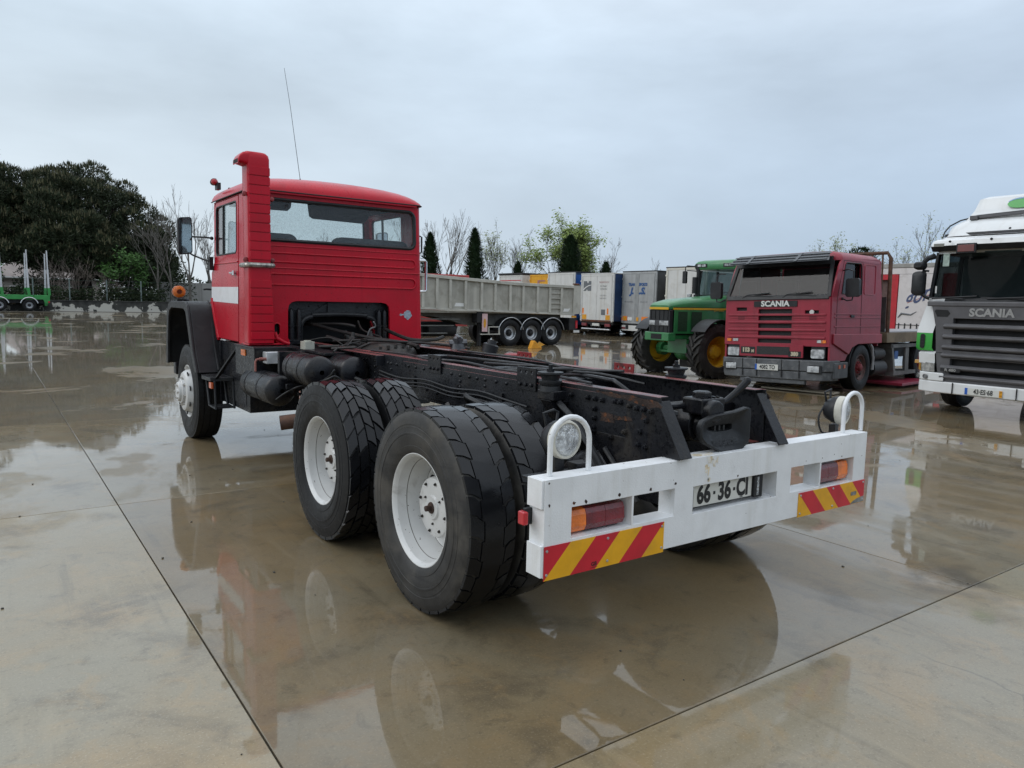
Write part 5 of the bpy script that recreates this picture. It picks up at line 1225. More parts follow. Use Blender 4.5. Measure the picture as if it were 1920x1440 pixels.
MB().bx(-.585, -.42, CY0 + .02, CY0 + .09, 1.20, 1.25).build("pipe_clamp", BLACK, tun, bevel=.006); MB().bx(.41, .545, CY0 + .02, CY0 + .09, 1.20, 1.25).build("pipe_clamp", BLACK, tun, bevel=.006)
# paint loss patch on the rear panel
mb = MB(); rr = random.Random(9)
def ragged(cx, cz, w, h, k=22): return [(cx + w * cos(2 * pi * i / k) * (.85 + .3 * rr.random()) , cz + h * sin(2 * pi * i / k) * (.85 + .3 * rr.random())) for i in range(k)]
mb.plate([ragged(.775, 1.522, .05, .052)], FY, CY0 - .0016, CY0 - .0006); mb.plate([ragged(.69, 1.522, .016, .014, 12)], FY, CY0 - .0016, CY0 - .0006); mb.plate([[(.70, 1.53), (.73, 1.53), (.73, 1.515), (.70, 1.515)]], FY, CY0 - .0015, CY0 - .0007)
mb.build("bare_patch", mat("bare_grey_primer", (.32, .37, .43), .5, var=.3, vs=40, dirt=((.10, .11, .13), .7, 60)), cab, smooth=0)
# doors
def door(sx):
    xa, xb = sx * (CABX + .004), sx * (CABX - .028)
    lp = [(5.615, 1.215), (6.44, 1.215), (6.80, 1.63), (6.80, 1.9), (6.585, 2.10), (6.585, 2.70), (5.615, 2.70)]
    lp = [(5.615, 1.215), (6.42, 1.215), (6.73, 1.60), (6.73, 1.95), (6.575, 2.10), (6.565, 2.68), (6.52, 2.725), (5.615, 2.725)]
    wn_ = rrect(5.68, 6.51, 2.14, 2.675, .05, 5)
    mb = MB(); mb.plate([lp, wn_[::-1]], FX, min(xa, xb), max(xa, xb)); mb.deform(taper)
    d = mb.build("door", RED, T, bevel=.006)
    mb = MB(); mb.tube([taper(xa, 5.63, 2.045), taper(xa, 6.60, 2.045)], .009, 6)
    ar_ = [(6.385, 1.215), (6.55, 1.42), (6.66, 1.60), (6.68, 1.66)]
    mb.tube([taper(xa + sx * .002, y, z) for y, z in ar_], .012, 6); mb.tube([taper(xa + sx * .002, y + .05, z) for y, z in ar_], .010, 6); mb.build("door_pressing", RED, d)
    mb = MB(); mb.plate([wn_], FX, min(xa - sx * .012, xa - sx * .016), max(xa - sx * .012, xa - sx * .016)); mb.deform(taper); g = mb.build("door_window", GLASS, d, smooth=0)
    pts = [taper(xa - sx * .004, a, b) for a, b in wn_]; MB().tube(pts + [pts[0]], .010, 6, cap=False).build("rubber_seal", BLKPL, d)
    mb = MB(); mb.bar(taper(xa - sx * .008, 6.22, 2.14), taper(xa - sx * .008, 6.22, 2.675), .03, .02, up=(1, 0, 0)); mb.build("window_divider", BLKPL, d)
    mb = MB(); mb.bar(taper(xa + sx * .01, 5.72, 1.93), taper(xa + sx * .01, 5.90, 1.935), .026, .02); mb.bx(min(xa, xa + sx * .014), max(xa, xa + sx * .014), 5.70, 5.76, 1.905, 1.955); mb.build("door_handle", CHROME, d, bevel=.004)
    mb = MB(); mb.plate([[(5.617, 1.61), (6.725, 1.625), (6.725, 1.79), (5.617, 1.785)]], FX, min(xa + sx * .0005, xa + sx * .002), max(xa + sx * .0005, xa + sx * .002)); mb.deform(taper); mb.build("white_band", mat("white_door_paint", (.70, .71, .73), .35, var=.04, dirt=((.5, .48, .45), .25, 5)), d, smooth=0)
    return d
door(-1); door(1)
# mirrors
def mirror(sx):
    o = sub("mirror", T, (0, 0, 0))
    c = Vector((sx * 1.23, 6.83, 2.365)); W, H = .078, .21
    # frame tilted so that its face looks back
    lp = rrect(-W, W, -H, H, .035, 5)
    ang = R(9) * -sx
    def fn(a, b, d): return c + Vector((a * cos(ang) - d * sin(ang) , a * sin(ang) + d * cos(ang), b + a * .12))
    MB().plate([lp], fn, .0, .05).build("mirror_housing", BLKPL, o, bevel=.014)
    MB().plate([rrect(-W + .012, W - .012, -H + .012, H - .012, .028, 5)], fn, -.003, -.0006).build("mirror_glass", MIRROR, o, smooth=0)
    mb = MB(); mb.tube([(sx * .975, 6.63, 2.34), (sx * 1.05, 6.62, 2.345), (sx * 1.15, 6.85, 2.36), (sx * 1.22, 6.88, 2.34)], .010, 8); mb.tube([(sx * .99, 6.66, 2.08), (sx * 1.05, 6.68, 2.09), (sx * 1.15, 6.85, 2.15), (sx * 1.22, 6.88, 2.2)], .010, 8)
    mb.sph((sx * .99, 6.63, 2.34), .022, 8); mb.bx(min(sx * .98, sx * 1.02), max(sx * .98, sx * 1.02), 6.62, 6.70, 1.98, 2.13); mb.build("mirror_arm", BLKPL, o)
mirror(-1); mirror(1)
# roof lamp, grab handle, antenna
mb = MB(); mb.bx(-.985, -.945, 6.36, 6.46, 2.86, 2.935); mb.cyl((-.97, 6.41, 2.92), (-1.0, 6.41, 2.975), .02, 8); mb.lathe([(.0, .040), (.05, .035), (.06, 0)], (-1.0, 6.42, 2.945), 'y', 14); rl = mb.build("roof_lamp", BLKPL, T)
MB().lathe([(0, .036), (-.02, .034), (-.032, .022), (-.036, 0)], (-1.0, 6.418, 2.945), 'y', 16).build("red_lens", BRLENS, rl)
for sx in (-1, 1):
    if sx > 0:
        mb = MB(); mb.tube([(.97, 5.40, 2.145), (1.10, 5.40, 2.15), (1.115, 5.40, 2.135), (1.118, 5.40, 1.81), (1.105, 5.40, 1.795), (.97, 5.40, 1.785)], .016, 10); mb.build("grab_handle", CHROME, T)
        mb = MB(); mb.tube([(.97, 5.3, 2.42), (1.0, 5.3, 2.41), (1.0, 5.3, 2.24), (.97, 5.3, 2.22)], .010, 6); mb.build("door_strap", BLKPL, T)
mb = MB(); mb.lathe([(0, .014), (.02, .012), (.05, .006), (.05, 0)], (-.21, 5.9, 2.955), 'z', 8); mb.tube([(-.21, 5.9, 3.0), (-.25, 5.9, 3.3), (-.31, 5.9, 3.75), (-.375, 5.9, 4.16)], [.0032, .003, .0026, .002], 5); mb.build("antenna", BLKPL, T)
# air intake stack
mb = MB(); x0, x1 = -1.052, -.838; y0, y1 = 4.955, 5.165
def irng(x0, x1, y0, y1, z, r=.03): return [(x, y, z) for x, y in rrect(x0, x1, y0, y1, r, 4)]
mb.loft([irng(x0 - .01, x1 + .026, y0, y1, 1.235), irng(x0 - .012, x1 + .026, y0, y1, 1.30), irng(x0 - .005, x1 + .02, y0, y1, 1.60), irng(x0, x1 + .002, y0, y1, 1.93), irng(x0, x1, y0, y1, 2.93), irng(x0 + .001, x1, y0, y1, 3.0), irng(x0, x1 - .008, y0 + .006, y1, 3.035), irng(x0, x1 - .03, y0 + .016, y1 - .01, 3.056), irng(x0, x1 - .07, y0 + .035, y1 - .03, 3.064)])
ai = mb.build("air_intake", RED, T, smooth=40)
mb = MB(); mb.loft([[(-1.02, y, z) for y, z in rrect(y0 + .005, y1 - .005, 2.925, 3.06, .03, 4)], [(-1.08, y, z) for y, z in rrect(y0 + .01, y1 - .01, 2.94, 3.052, .03, 4)], [(-1.115, y, z) for y, z in rrect(y0 + .012, y1 - .012, 2.95, 3.02, .02, 4)], [(-1.132, y, z) for y, z in rrect(y0 + .012, y1 - .012, 2.94, 2.985, .015, 4)]]); mb.build("intake_hood", RED, ai, smooth=45)
MB().prism(rrect(y0 + .03, y1 - .03, 2.95, 2.985, .01), 'x', -1.1335, -1.1325).build("intake_mesh", DARK, ai)
zz_ = 1.30
k = 0
for z0_, z1_, w0 in [(1.268 + .0835 * i, 1.268 + .0835 * (i + 1), 0) for i in range(7)] + [(2.04 + .0885 * i, 2.04 + .0885 * (i + 1), 1) for i in range(10)]:
    t = min(1, max(0, (z0_ - 1.25) / .68)); xr = x1 + .024 - .024 * t
    mb = MB(); mb.plate([rrect(x0 + .010, xr - .005, z0_ + .006, z1_ - .006, .006, 2)], FY, y0 - .010, y0 + .002); mb.build("intake_panel", RED, ai, bevel=.004)
mb = MB(); L = rrect(x0 - .016, x1 + .02, y0 - .014, y1 + .02, .03, 4)
mb.tube([(x, y, 1.992) for x, y in L] + [(L[0][0], L[0][1], 1.992)], .024, 8, cap=False); cl_ = mb.build("intake_clamp", mat("grimy_bright_band", (.35, .34, .31), .4, .6, var=.5, vs=25, dirt=((.05, .05, .045), .8, 22)), ai)
for x, z in ((x0 - .02, 2.04), (x1 + .025, 2.04), (x0 - .02, 2.66), (x1 + .025, 2.63)): MB().lathe([(0, .022), (.03, .022), (.034, .012), (.034, 0)], (x, y0 + .06, z), (0, -1, .2), 8).build("intake_bolt", BRRED, ai)
mb = MB(); mb.prism([(-.80, 1.27), (-.74, 1.27), (-.66, 1.21), (-.76, 1.21)], 'y', 5.0, 5.19); mb.bx(-1.06, -.70, 4.98, 5.18, 1.213, 1.232); mb.build("intake_foot", RED, ai, bevel=.006)
mb = MB(); mb.tube([(-.80, 4.99, 1.34), (-.78, 4.985, 1.28), (-.70, 4.98, 1.235), (-.66, 4.975, 1.225)], .018, 8); mb.build("foot_brace", RED, ai)
# bonnet (mostly hidden ahead of the cab)
mb = MB(); mb.loft([[(x, 6.63, z) for x, z in rrect(-.86, .86, 1.25, 2.02, .12, 5)], [(x, 7.0, z) for x, z in rrect(-.80, .80, 1.25, 1.98, .14, 5)], [(x, 8.0, z) for x, z in rrect(-.64, .64, 1.1, 1.86, .16, 5)], [(x, 8.30, z) for x, z in rrect(-.58, .58, 1.14, 1.80, .16, 5)]]); mb.build("bonnet", RED, T, smooth=40)
mb = MB(); mb.bx(-.52, .52, 8.302, 8.31, 1.16, 1.66); mb.build("grille", BLKPL, T)
mb = MB(); mb.bx(-1.08, 1.08, 8.36, 8.5, .62, .86); mb.build("front_bumper", BLACK, T, bevel=.02)
for sx in (-1, 1):
    mb = MB(); mb.lathe([(0, .10), (.02, .10), (.035, .05), (.038, 0)], (sx * .95, 8.38, 1.05), 'y', 20); mb.build("headlight", LENS, T)
for sx in (-1, 1): MB().plate([[(sx * .866, 6.65), (sx * .806, 7.02), (sx * .70, 7.65), (sx * .69, 7.65), (sx * .796, 7.02), (sx * .856, 6.65)]], FZ, 1.64, 1.80).build("bonnet_band", MATS["white_door_paint"], T)
mb = MB(); mb.tube([(-.87, 7.1, 1.76), (-.95, 7.1, 1.765), (-.985, 7.1, 1.76)], .012, 6); mb.build("bonnet_catch", BLKPL, T)
# ================================================================== OTHER VEHICLES
HEADL = mat("headlamp_glass", (.40, .41, .42), .14, .35, var=.55, vs=9, coat=.7, coat_rough=.04)
GREYALU = mat("weathered_aluminium_side", (.40, .385, .335), .6, .1, var=.16, vs=1.4, dirt=((.27, .26, .22), .7, 2.2, .45, .7), streak=((.52, .50, .44), .6, 5), bump=(.05, 12))
GREYRIB = mat("weathered_aluminium_rib", (.47, .455, .40), .6, .1, var=.12, vs=2, dirt=((.30, .285, .245), .5, 3), streak=((.56, .54, .48), .4, 6))
TBLACK = mat("grimy_trailer_chassis", (.018, .018, .019), .55, var=.4, vs=3, dirt=((.05, .046, .04), .6, 4))
DIRTW = mat("dirty_white_panel", (.60, .60, .58), .5, var=.06, vs=1.5, dirt=((.38, .35, .30), .45, 1.6, .5, .75), streak=((.42, .39, .33), .5, 5))
CREAMW = mat("cream_white_panel", (.62, .60, .53), .5, var=.05, vs=1.5, dirt=((.4, .37, .3), .3, 2))
SILV = mat("silver_grey_door", (.36, .37, .37), .5, .2, var=.10, vs=2, streak=((.26, .26, .25), .5, 5))
BLUEC = mat("blue_curtain", (.008, .032, .095), .5, var=.25, vs=2, streak=((.006, .02, .07), .6, 4), bump=(.1, 6))
GREYC = mat("dark_grey_curtain", (.055, .056, .058), .6, var=.15, vs=2, bump=(.35, 5))
ORPL = mat("orange_marker_board", (.80, .22, .03), .45, var=.08)
YEPL = mat("amber_marker_board", (.70, .32, .02), .45, var=.1, vs=8, dirt=((.25, .12, .03), .5, 14))
NAVY = mat("navy_lettering", (.03, .09, .24), .5, var=.1)
GREYINK = mat("grey_lettering", (.13, .14, .15), .5, var=.1)
FADEDRED = mat("faded_red_lettering", (.35, .16, .16), .5, var=.1)
YELLOW = mat("yellow_plastic", (.75, .33, .03), .45, var=.1, vs=6, dirt=((.35, .18, .04), .4, 10))
def plain_rim(R_, m, name="rim", deep=.09, holes=10, hubm=None):
    mb = MB(); r = R_
    mb.lathe([(-.115, r * .93), (-.125, r * .97), (-.12, r * 1.02), (-.105, r * 1.0), (-.105, r * .92), (-.12 + deep * .6, r * .86), (-.12 + deep, r * .80), (-.12 + deep + .01, r * .74), (-.12 + deep - .02, r * .60), (-.12 + deep - .02, r * .5)], n=36)
    return mb.build(name, m, smooth=35, mesh_only=True)
def plain_hub(R_, m, out=.0, name="hub", r=.5):
    mb = MB(); x = -.05 - out
    mb.lathe([(.02, R_ * r), (x, R_ * r), (x - .01, R_ * r * .9), (x - .01, R_ * .30), (x - .07, R_ * .27), (x - .08, R_ * .2), (x - .08, 0)], n=24)
    for k in range(10):
        a = 2 * pi * k / 10; mb.lathe([(0, .017), (-.03, .016), (-.03, 0)], (x - .008, R_ * .40 * cos(a), R_ * .40 * sin(a)), 'x', 6)
    return mb.build(name, m, smooth=35, mesh_only=True)
def wheel(parent, loc, tyre, rim, hub, rz=0.0, holes=0, hr=0, hole_mesh=None, spin=0.0, hx=-.045):
    w = sub("wheel", parent, loc, (spin, 0, rz)); link("tyre", tyre, w)
    if rim: link("rim", rim, w)
    if hub: link("hub", hub, w)
    for k in range(holes):
        a = 2 * pi * k / holes; o = link("hand_hole", hole_mesh or HOLE, w); o.location = (hx, hr * cos(a), hr * sin(a))
    return w
ALURIM = mat("polished_wheel", (.55, .56, .57), .28, .9, var=.15, vs=10, dirt=((.2, .19, .17), .4, 12))
HUBBLK = mat("oily_hub", (.02, .02, .021), .5, .2, var=.4, vs=20)
T10 = tyre_mesh("tyre", .52, .36, .285, 'road', n=40, td=.008)
RIM10 = plain_rim(.285, ALURIM, deep=.10); HUB10 = plain_hub(.285, HUBBLK, out=.0)

# ------------------------------------------------------------------ tipper semi-trailer (side on, front to the left)
tp = thing("tipper_trailer", "grey aluminium tipper trailer with ribbed side and three axles, seen behind the red cab", "trailer", (13.65, 22.55, 0))
Y0 = -1.15                                                     # near side plane, world y 21.4
prof_side = [(-6.9, 1.40), (-3.8, 1.40), (3.05, 1.245), (3.05, 2.42), (2.95, 2.44), (.1, 2.46), (-3.6, 2.62), (-6.9, 2.80)]
mb = MB(); mb.plate([prof_side], FY, Y0, Y0 + .06); mb.build("side_panel", GREYALU, tp)
mb = MB(); mb.plate([prof_side], FY, 1.15, 1.21); mb.build("side_panel", GREYALU, tp)
mb = MB(); mb.bx(-6.9, 3.0, Y0 + .061, 1.149, 1.26, 1.32); mb.bx(-6.95, -6.9, Y0, 1.2, 1.4, 2.8); mb.bx(3.0, 3.05, Y0 + .061, 1.149, 1.3, 2.40); mb.build("body_floor", GREYALU, tp)
def ztop(x): return 2.46 + max(0, (.1 - x)) * .0428 if x < .1 else 2.44
def zbot(x): return 1.40 if x < -3.8 else 1.40 - (x + 3.8) * .0226
for x in (-6.3, -5.5, -4.7, -3.95, -3.38, -2.82, -2.16, -1.45, -.83, -.13, .49, 1.20, 1.82, 2.42):
    mb = MB(); mb.bx(x - .055, x + .055, Y0 - .07, Y0 - .001, zbot(x) + .03, ztop(x) - .08); mb.build("side_rib", GREYRIB, tp, bevel=.012)
mb = MB(); mb.plate([[(-6.9, 2.70), (-3.6, 2.52), (.1, 2.35), (3.05, 2.32), (3.05, 2.43), (.1, 2.47), (-3.6, 2.63), (-6.9, 2.81)]], FY, Y0 - .09, Y0 - .001); mb.build("top_rail", GREYRIB, tp, bevel=.012)
mb = MB(); mb.plate([[(-6.9, 1.37), (-3.8, 1.37), (3.05, 1.215), (3.05, 1.285), (-3.8, 1.44), (-6.9, 1.44)]], FY, Y0 - .06, Y0 - .001); mb.build("bottom_rail", GREYRIB, tp, bevel=.01)
for z in (1.5, 1.70, 1.90, 2.10, 2.30): MB().bx(1.875, 2.365, Y0 - .05, Y0 - .015, z - .02, z + .02).build("ladder_rung", GREYRIB, tp)
mb = MB(); mb.prism([(3.05, 1.24), (3.42, 1.28), (3.45, 2.36), (3.38, 2.50), (3.05, 2.47)], 'y', Y0 - .05, Y0 + .02); mb.prism([(3.05, 1.24), (3.42, 1.28), (3.45, 2.36), (3.38, 2.50), (3.05, 2.47)], 'y', 1.1, 1.17); mb.bx(3.38, 3.44, Y0, 1.1, 1.3, 2.34); mb.build("tailgate", GREYRIB, tp, bevel=.01)
mb = MB()
for k in range(4): mb.cyl((3.08 + k * .08, Y0 - .07, 2.47), (3.08 + k * .08, Y0 + .03, 2.50), .035, 8)
mb.build("tailgate_hinge", RUST, tp)
for x0, x1, z in ((-2.62, -2.10, 1.50), (2.55, 2.93, 1.36)):
    MB().prism([(x0, z), (x1 - .1, z), (x1, z + .14), (x1 - .12, z + .12), (x0 + .06, z + .13)], 'y', Y0 - .006, Y0 - .001).build("maker_placard", PAPER, tp)
mb = MB(); mb.plate([[(-6.4, 1.36), (-6.4, 1.16), (-3.2, 1.12), (-2.6, 1.0), (-1.8, .80), (-1.5, .78), (2.9, .78), (2.9, 1.2), (-3.8, 1.36)]], FY, -.55, -.45); mb.plate([[(-6.4, 1.36), (-6.4, 1.16), (-3.2, 1.12), (-2.6, 1.0), (-1.8, .80), (-1.5, .78), (2.9, .78), (2.9, 1.2), (-3.8, 1.36)]], FY, .45, .55); mb.build("chassis_beam", mat("grey_painted_steel", (.16, .16, .15), .55, var=.2, dirt=((.06, .06, .055), .5, 3)), tp)
mb = MB(); mb.plate([[(-1.35, .80), (2.85, .80), (2.85, 1.22), (-1.35, 1.30)]], FY, -.62, -.56); mb.build("chassis_side_plate", MATS["grey_painted_steel"], tp)
for k, x in enumerate((-.05, 1.0, 2.02)):
    wheel(tp, (x, Y0 + .18, .505), T10, RIM10, HUB10, rz=R(90), spin=k)
    wheel(tp, (x, 1.0, .505), T10, RIM10, HUB10, rz=R(-90), spin=k)
    mb = MB(); mb.lathe([(-.20, .60), (.20, .60), (.20, .58), (-.20, .58)], (x, Y0 + .18, .505), 'y', 20, a0=R(20), a1=R(160), closed=True) if False else None
    pts = [(x + .60 * cos(t), .505 + .60 * sin(t)) for t in [R(12) + R(156) * i / 18 for i in range(19)]]; inn = [(x + .575 * cos(t), .505 + .575 * sin(t)) for t in [R(12) + R(156) * i / 18 for i in range(19)]]
    mb.plate([pts + inn[::-1]], FY, Y0 - .02, Y0 + .38); fd = mb.build("mudguard", BLKPL, tp)
    MB().tube([(a, Y0 - .025, b) for a, b in pts], .014, 6).build("mudguard_edge", ALURIM, fd)
    mb = MB(); mb.cyl((x, Y0 + .2, .505), (x, 1.0, .505), .07, 10); mb.build("axle", TBLACK, tp)
for x in (-5.0, -4.3):
    mb = MB(); mb.bx(x - .05, x + .05, Y0 + .25, Y0 + .35, .12, 1.2); mb.bx(x - .12, x + .12, Y0 + .15, Y0 + .45, .06, .12); mb.build("landing_leg", TBLACK, tp)
mb = MB(); mb.bx(-1.46, -1.36, Y0 + .1, Y0 + .25, .02, 1.25); mb.bx(-1.6, -1.3, Y0 + .02, Y0 + .4, .9, 1.3); mb.build("support_leg", TBLACK, tp)
PINK = mat("faded_pink_board", (.62, .42, .42), .5, var=.1)
mb = MB(); mb.bx(-1.40, -1.16, Y0 - .03, Y0 - .015, .56, 1.24); bd = mb.build("marker_board", PINK, tp)
MB().prism([(-1.28 + .055 * cos(2 * pi * i / 16), .88 + .18 * sin(2 * pi * i / 16)) for i in range(16)], 'y', Y0 - .034, Y0 - .0305).build("board_reflector", YEPL, bd)
mb = MB(); mb.bx(-1.45, -.55, Y0 - .01, Y0 + .03, .44, .48); mb.bx(-1.1, -.6, Y0 - .01, Y0 + .03, .72, .76); mb.bx(-1.1, -1.05, Y0 - .01, Y0 + .03, .48, .72); mb.bx(-.62, -.57, Y0 - .01, Y0 + .03, .48, .72); mb.build("side_guard", GREYRIB, tp)
for z in (.50, .78, 1.02): MB().bx(-6.5, -2.2 - (1.02 - z), Y0 + .3, Y0 + .36, z - .02, z + .02).build("guard_rail", MATS["grey_painted_steel"], tp)
mb = MB(); mb.bx(-6.2, -2.0, -.2, .2, .35, .9); mb.cyl((-3.4, -.4, .6), (-2.2, -.4, .6), .25, 14); mb.bx(-6.3, -6.1, -1.0, 1.0, .3, 1.2); mb.build("under_gear", TBLACK, tp)
mb = MB(); mb.bx(2.9, 3.3, Y0, 1.1, .62, 1.1); mb.build("rear_bumper", TBLACK, tp)
MB().bx(3.0, 3.25, Y0 - .02, Y0 - .002, 1.12, 1.2).build("side_sign", YEPL, tp); MB().bx(3.22, 3.32, Y0 - .03, Y0 - .002, .68, 1.0).build("tail_lamp", BRLENS, tp)
MB().bx(3.12, 3.42, Y0 - .04, Y0 + .0, .50, .60).build("bumper_end", DIRTW, tp)
ck = MB(); ck.plate([[(-.24, 0), (.26, 0), (.26, .03), (.10, .10), (.0, .25), (-.08, .30), (-.12, .28), (-.22, .04)]], FY, -.11, .11)
c_ = tag(ck.build("wheel_chock", YELLOW, None, bevel=.01), "yellow wheel chock lying on the wet concrete in front of the grey tipper's wheels", "wheel chock"); c_.location = (13.55, 19.75, .0)
mb = MB(); mb.bx(-.02, .02, -.05, .05, .2, .26); mb.build("chock_grip", YELLOW, c_)

# red sheeted trailer top beyond the tipper
rt_ = thing("sheeted_trailer", "trailer with a bright red top edge standing behind the grey tipper", "trailer", (14.5, 31.5, 0))
mb = MB(); mb.bx(-6.5, 2.62, -1.2, 1.2, .42, 2.86); mb.build("body", mat("dull_red_panel", (.32, .05, .045), .5, var=.15), rt_)
mb = MB(); mb.bx(-6.6, 2.66, -1.26, 1.26, 2.861, 3.02); mb.build("top_sheet", mat("red_sheet", (.42, .055, .05), .5, var=.1), rt_, bevel=.03)
mb = MB(); mb.bx(-6.4, 2.4, -.5, .5, .2, .41); mb.build("chassis", TBLACK, rt_)
for x in (-1, .3, 1.6):
    for sy in (-1, 1): wheel(rt_, (x, sy * .95, .52), T10, RIM10, HUB10, rz=R(90) * -sy)

# ------------------------------------------------------------------ parked box and curtain trailers, rear doors facing the yard
def box_trailer(loc, name, label, W, zf, zt, L, door_m, side_m, frame_m, top_m=TBLACK, doors=True, corner=.06):
    """local: x across, y away from the rear face"""
    t = thing(name, label, "trailer", loc, R(-90), "trailers parked in a row with their rear doors to the yard")
    h = W / 2
    mb = MB(); mb.bx(-h + .01, h - .01, .08, L, zf, zt - .03); mb.build("cargo_body", side_m, t)
    mb = MB(); mb.bx(-h - .02, h + .02, -.01, L + .05, zt - .029, zt + .02); mb.build("roof", top_m, t, bevel=.01)
    mb = MB(); mb.bx(-h, -h + corner, 0, .09, zf - .02, zt - .031); mb.bx(h - corner, h, 0, .09, zf - .02, zt - .031); mb.bx(-h + corner, h - corner, 0, .09, zt - .14, zt - .031); mb.bx(-h + corner, h - corner, 0, .09, zf - .06, zf + .03); mb.build("rear_frame", frame_m, t, bevel=.008)
    if doors:
        for s in (-1, 1):
            d = MB().bx(min(s * .008, s * (h - corner - .005)), max(s * .008, s * (h - corner - .005)), .005, .05, zf + .035, zt - .145).build("rear_door", door_m, t, bevel=.008)
            mb = MB(); xs = (.90 * h,)
            for x in xs: mb.cyl((s * x, -.012, zf + .0), (s * x, -.012, zt - .12), .014, 6)
            mb.build("lock_rod", frame_m, d)
            mb = MB()
            for z in (zf + .3, (zf + zt) / 2, zt - .4): mb.bx(s * (h - .02) - .05, s * (h - .02) + .05, -.02, .004, z - .04, z + .04)
            mb.build("door_hinge", frame_m, d, kind="stuff")
    mb = MB(); mb.bx(-h + .35, -h + .5, .1, L, .6, zf - .061); mb.bx(h - .5, h - .35, .1, L, .6, zf - .061); mb.bx(-h + .05, h - .05, .06, .12, zf - .20, zf - .061); mb.build("chassis", TBLACK, t)
    for y in (2.2, 3.45, 4.7):
        for s in (-1, 1): wheel(t, (s * (h - .18), y, .42), T10s, None, None, rz=0 if s < 0 else pi)
    mb = MB(); mb.bx(-h, h, L - 3.2, L - 3.0, .05, zf - .1); mb.build("landing_gear", TBLACK, t)
    return t
T10s = tyre_mesh("tyre", .42, .30, .22, 'plain', n=28)
def put(t, name, poly, z0y, m, d=.004):
    return MB().plate([poly], FY, z0y - d, z0y - .0005).build(name, m, t, smooth=0)
def rect(x0, x1, z0, z1): return [(x0, z0), (x1, z0), (x1, z1), (x0, z1)]
# N: white doors, dark blue sides
n_ = box_trailer((24.2, 28.38, 0), "curtain_trailer", "white rear doors with a square grey letter N, dark blue curtain sides", 2.66, .80, 3.36, 12.5, DIRTW, BLUEC, DIRTW, top_m=DIRTW)
for k in (-1, 1): MB().bx(k * 1.335 - .012, k * 1.335 + .012, .1, 12, .85, 3.25).build("side_curtain", BLUEC, n_)
mb = MB(); mb.plate([[(-1.11, 2.42), (-1.11, 2.96), (-.84, 2.96), (-.80, 2.88), (-.74, 2.83), (-.69, 2.90), (-.69, 2.96), (-.47, 2.96), (-.47, 2.42), (-.76, 2.42), (-.83, 2.53), (-.89, 2.42)]], FY, .0005, .004)
lg = mb.build("emblem", GREYINK, n_, smooth=0)
mb = MB(); mb.plate([[(-1.14, 2.50), (-.95, 2.63), (-.72, 2.72), (-.45, 2.76), (-.45, 2.73), (-.70, 2.68), (-.93, 2.58), (-1.09, 2.47)]], FY, -.003, -.0002); mb.build("emblem_swoosh", PAPER, lg, smooth=0)
mb = MB(); mb.text("TRANSPORTS NICOLLE", .125, lambda a, b, d: (.57 + a, .0035 - d, 2.88 + b), sx=.62); mb.build("lettering", FADEDRED, n_, smooth=0)
mb = MB(); mb.text("Z.A. 'Epinay'", .13, lambda a, b, d: (.53 + a, .0035 - d, 2.68 + b), sx=.85); mb.text("22510 BELLEVILLE", .115, lambda a, b, d: (.55 + a, .0035 - d, 2.52 + b), sx=.62)
mb.text("Tel. 02 32 42 60 32", .10, lambda a, b, d: (.52 + a, .0035 - d, 2.17 + b), sx=.68); mb.text("Fax 02 32 42 60 33", .10, lambda a, b, d: (.52 + a, .0035 - d, 2.02 + b), sx=.68); mb.build("lettering", GREYINK, n_, smooth=0)
for x in (-1.16, .86):
    put(n_, "marker_strip", rect(x + .0, x + .12, 1.16, 1.48), .004, ORPL); put(n_, "marker_board", rect(x - .1 if x > 0 else x, x + .36 if x < 0 else x + .26, .86, 1.12), .002, YEPL)
put(n_, "grey_sticker", rect(.40, .72, 1.12, 1.42), .004, GREYINK)
mb = MB(); mb.bx(-1.2, 1.2, -.02, .05, .74, .84); mb.build("rusty_sill", RUST, n_)
for s in (-1, 1): MB().bx(s * .95 - .2, s * .95 + .2, -.03, .04, .50, .66).build("tail_lamp", REDLENS, n_)
MB().bx(-.28, .28, -.02, .04, .52, .66).build("rear_plate", PLATE, n_); mb = MB(); mb.cyl((-1.15, .0, .34), (1.15, .0, .34), .045, 10); mb.build("underrun_bar", ALU, n_)
# silver doors, dark grey sides
j_ = box_trailer((24.8, 25.78, 0), "curtain_trailer", "silver grey rear doors with blue lettering and dark grey curtain sides", 2.46, .78, 3.46, 12.5, SILV, GREYC, SILV)
SEAMG = mat("grey_door_strip", (.27, .28, .28), .5, var=.1)
put(j_, "door_seam_strip", rect(-.28, -.04, .82, 3.3), .004, SEAMG)
mb = MB(); mb.text("TRAN", .20, lambda a, b, d: (-.30 + a, -.001 - d, 2.76 + b), bold=.013, align='RIGHT', sx=.84); mb.text("SPORTS", .20, lambda a, b, d: (.02 + a, -.001 - d, 2.76 + b), bold=.013, align='LEFT', sx=.84)
mb.text("J.", .46, lambda a, b, d: (-.38 + a, -.001 - d, 2.42 + b), bold=.026, shear=.25, align='RIGHT', sx=1.1); mb.text(".S.", .46, lambda a, b, d: (.02 + a, -.001 - d, 2.42 + b), bold=.026, shear=.25, align='LEFT', sx=1.1); mb.build("lettering", NAVY, j_, smooth=0)
mb = MB(); mb.text("080 LAIGNEVILLE", .085, lambda a, b, d: (-.70 + a, -.001 - d, 1.86 + b)); mb.text("03.44.71.18.7", .095, lambda a, b, d: (.42 + a, -.001 - d, 1.86 + b)); mb.build("lettering", GREYINK, j_, smooth=0)
put(j_, "marker_board", rect(-1.21, -.79, .86, 1.10), .0005, ORPL); put(j_, "marker_board", rect(.28, .75, .88, 1.10), .0005, ORPL); put(j_, "marker_board", rect(-1.13, -.87, .90, 1.06), -.004, YEPL)
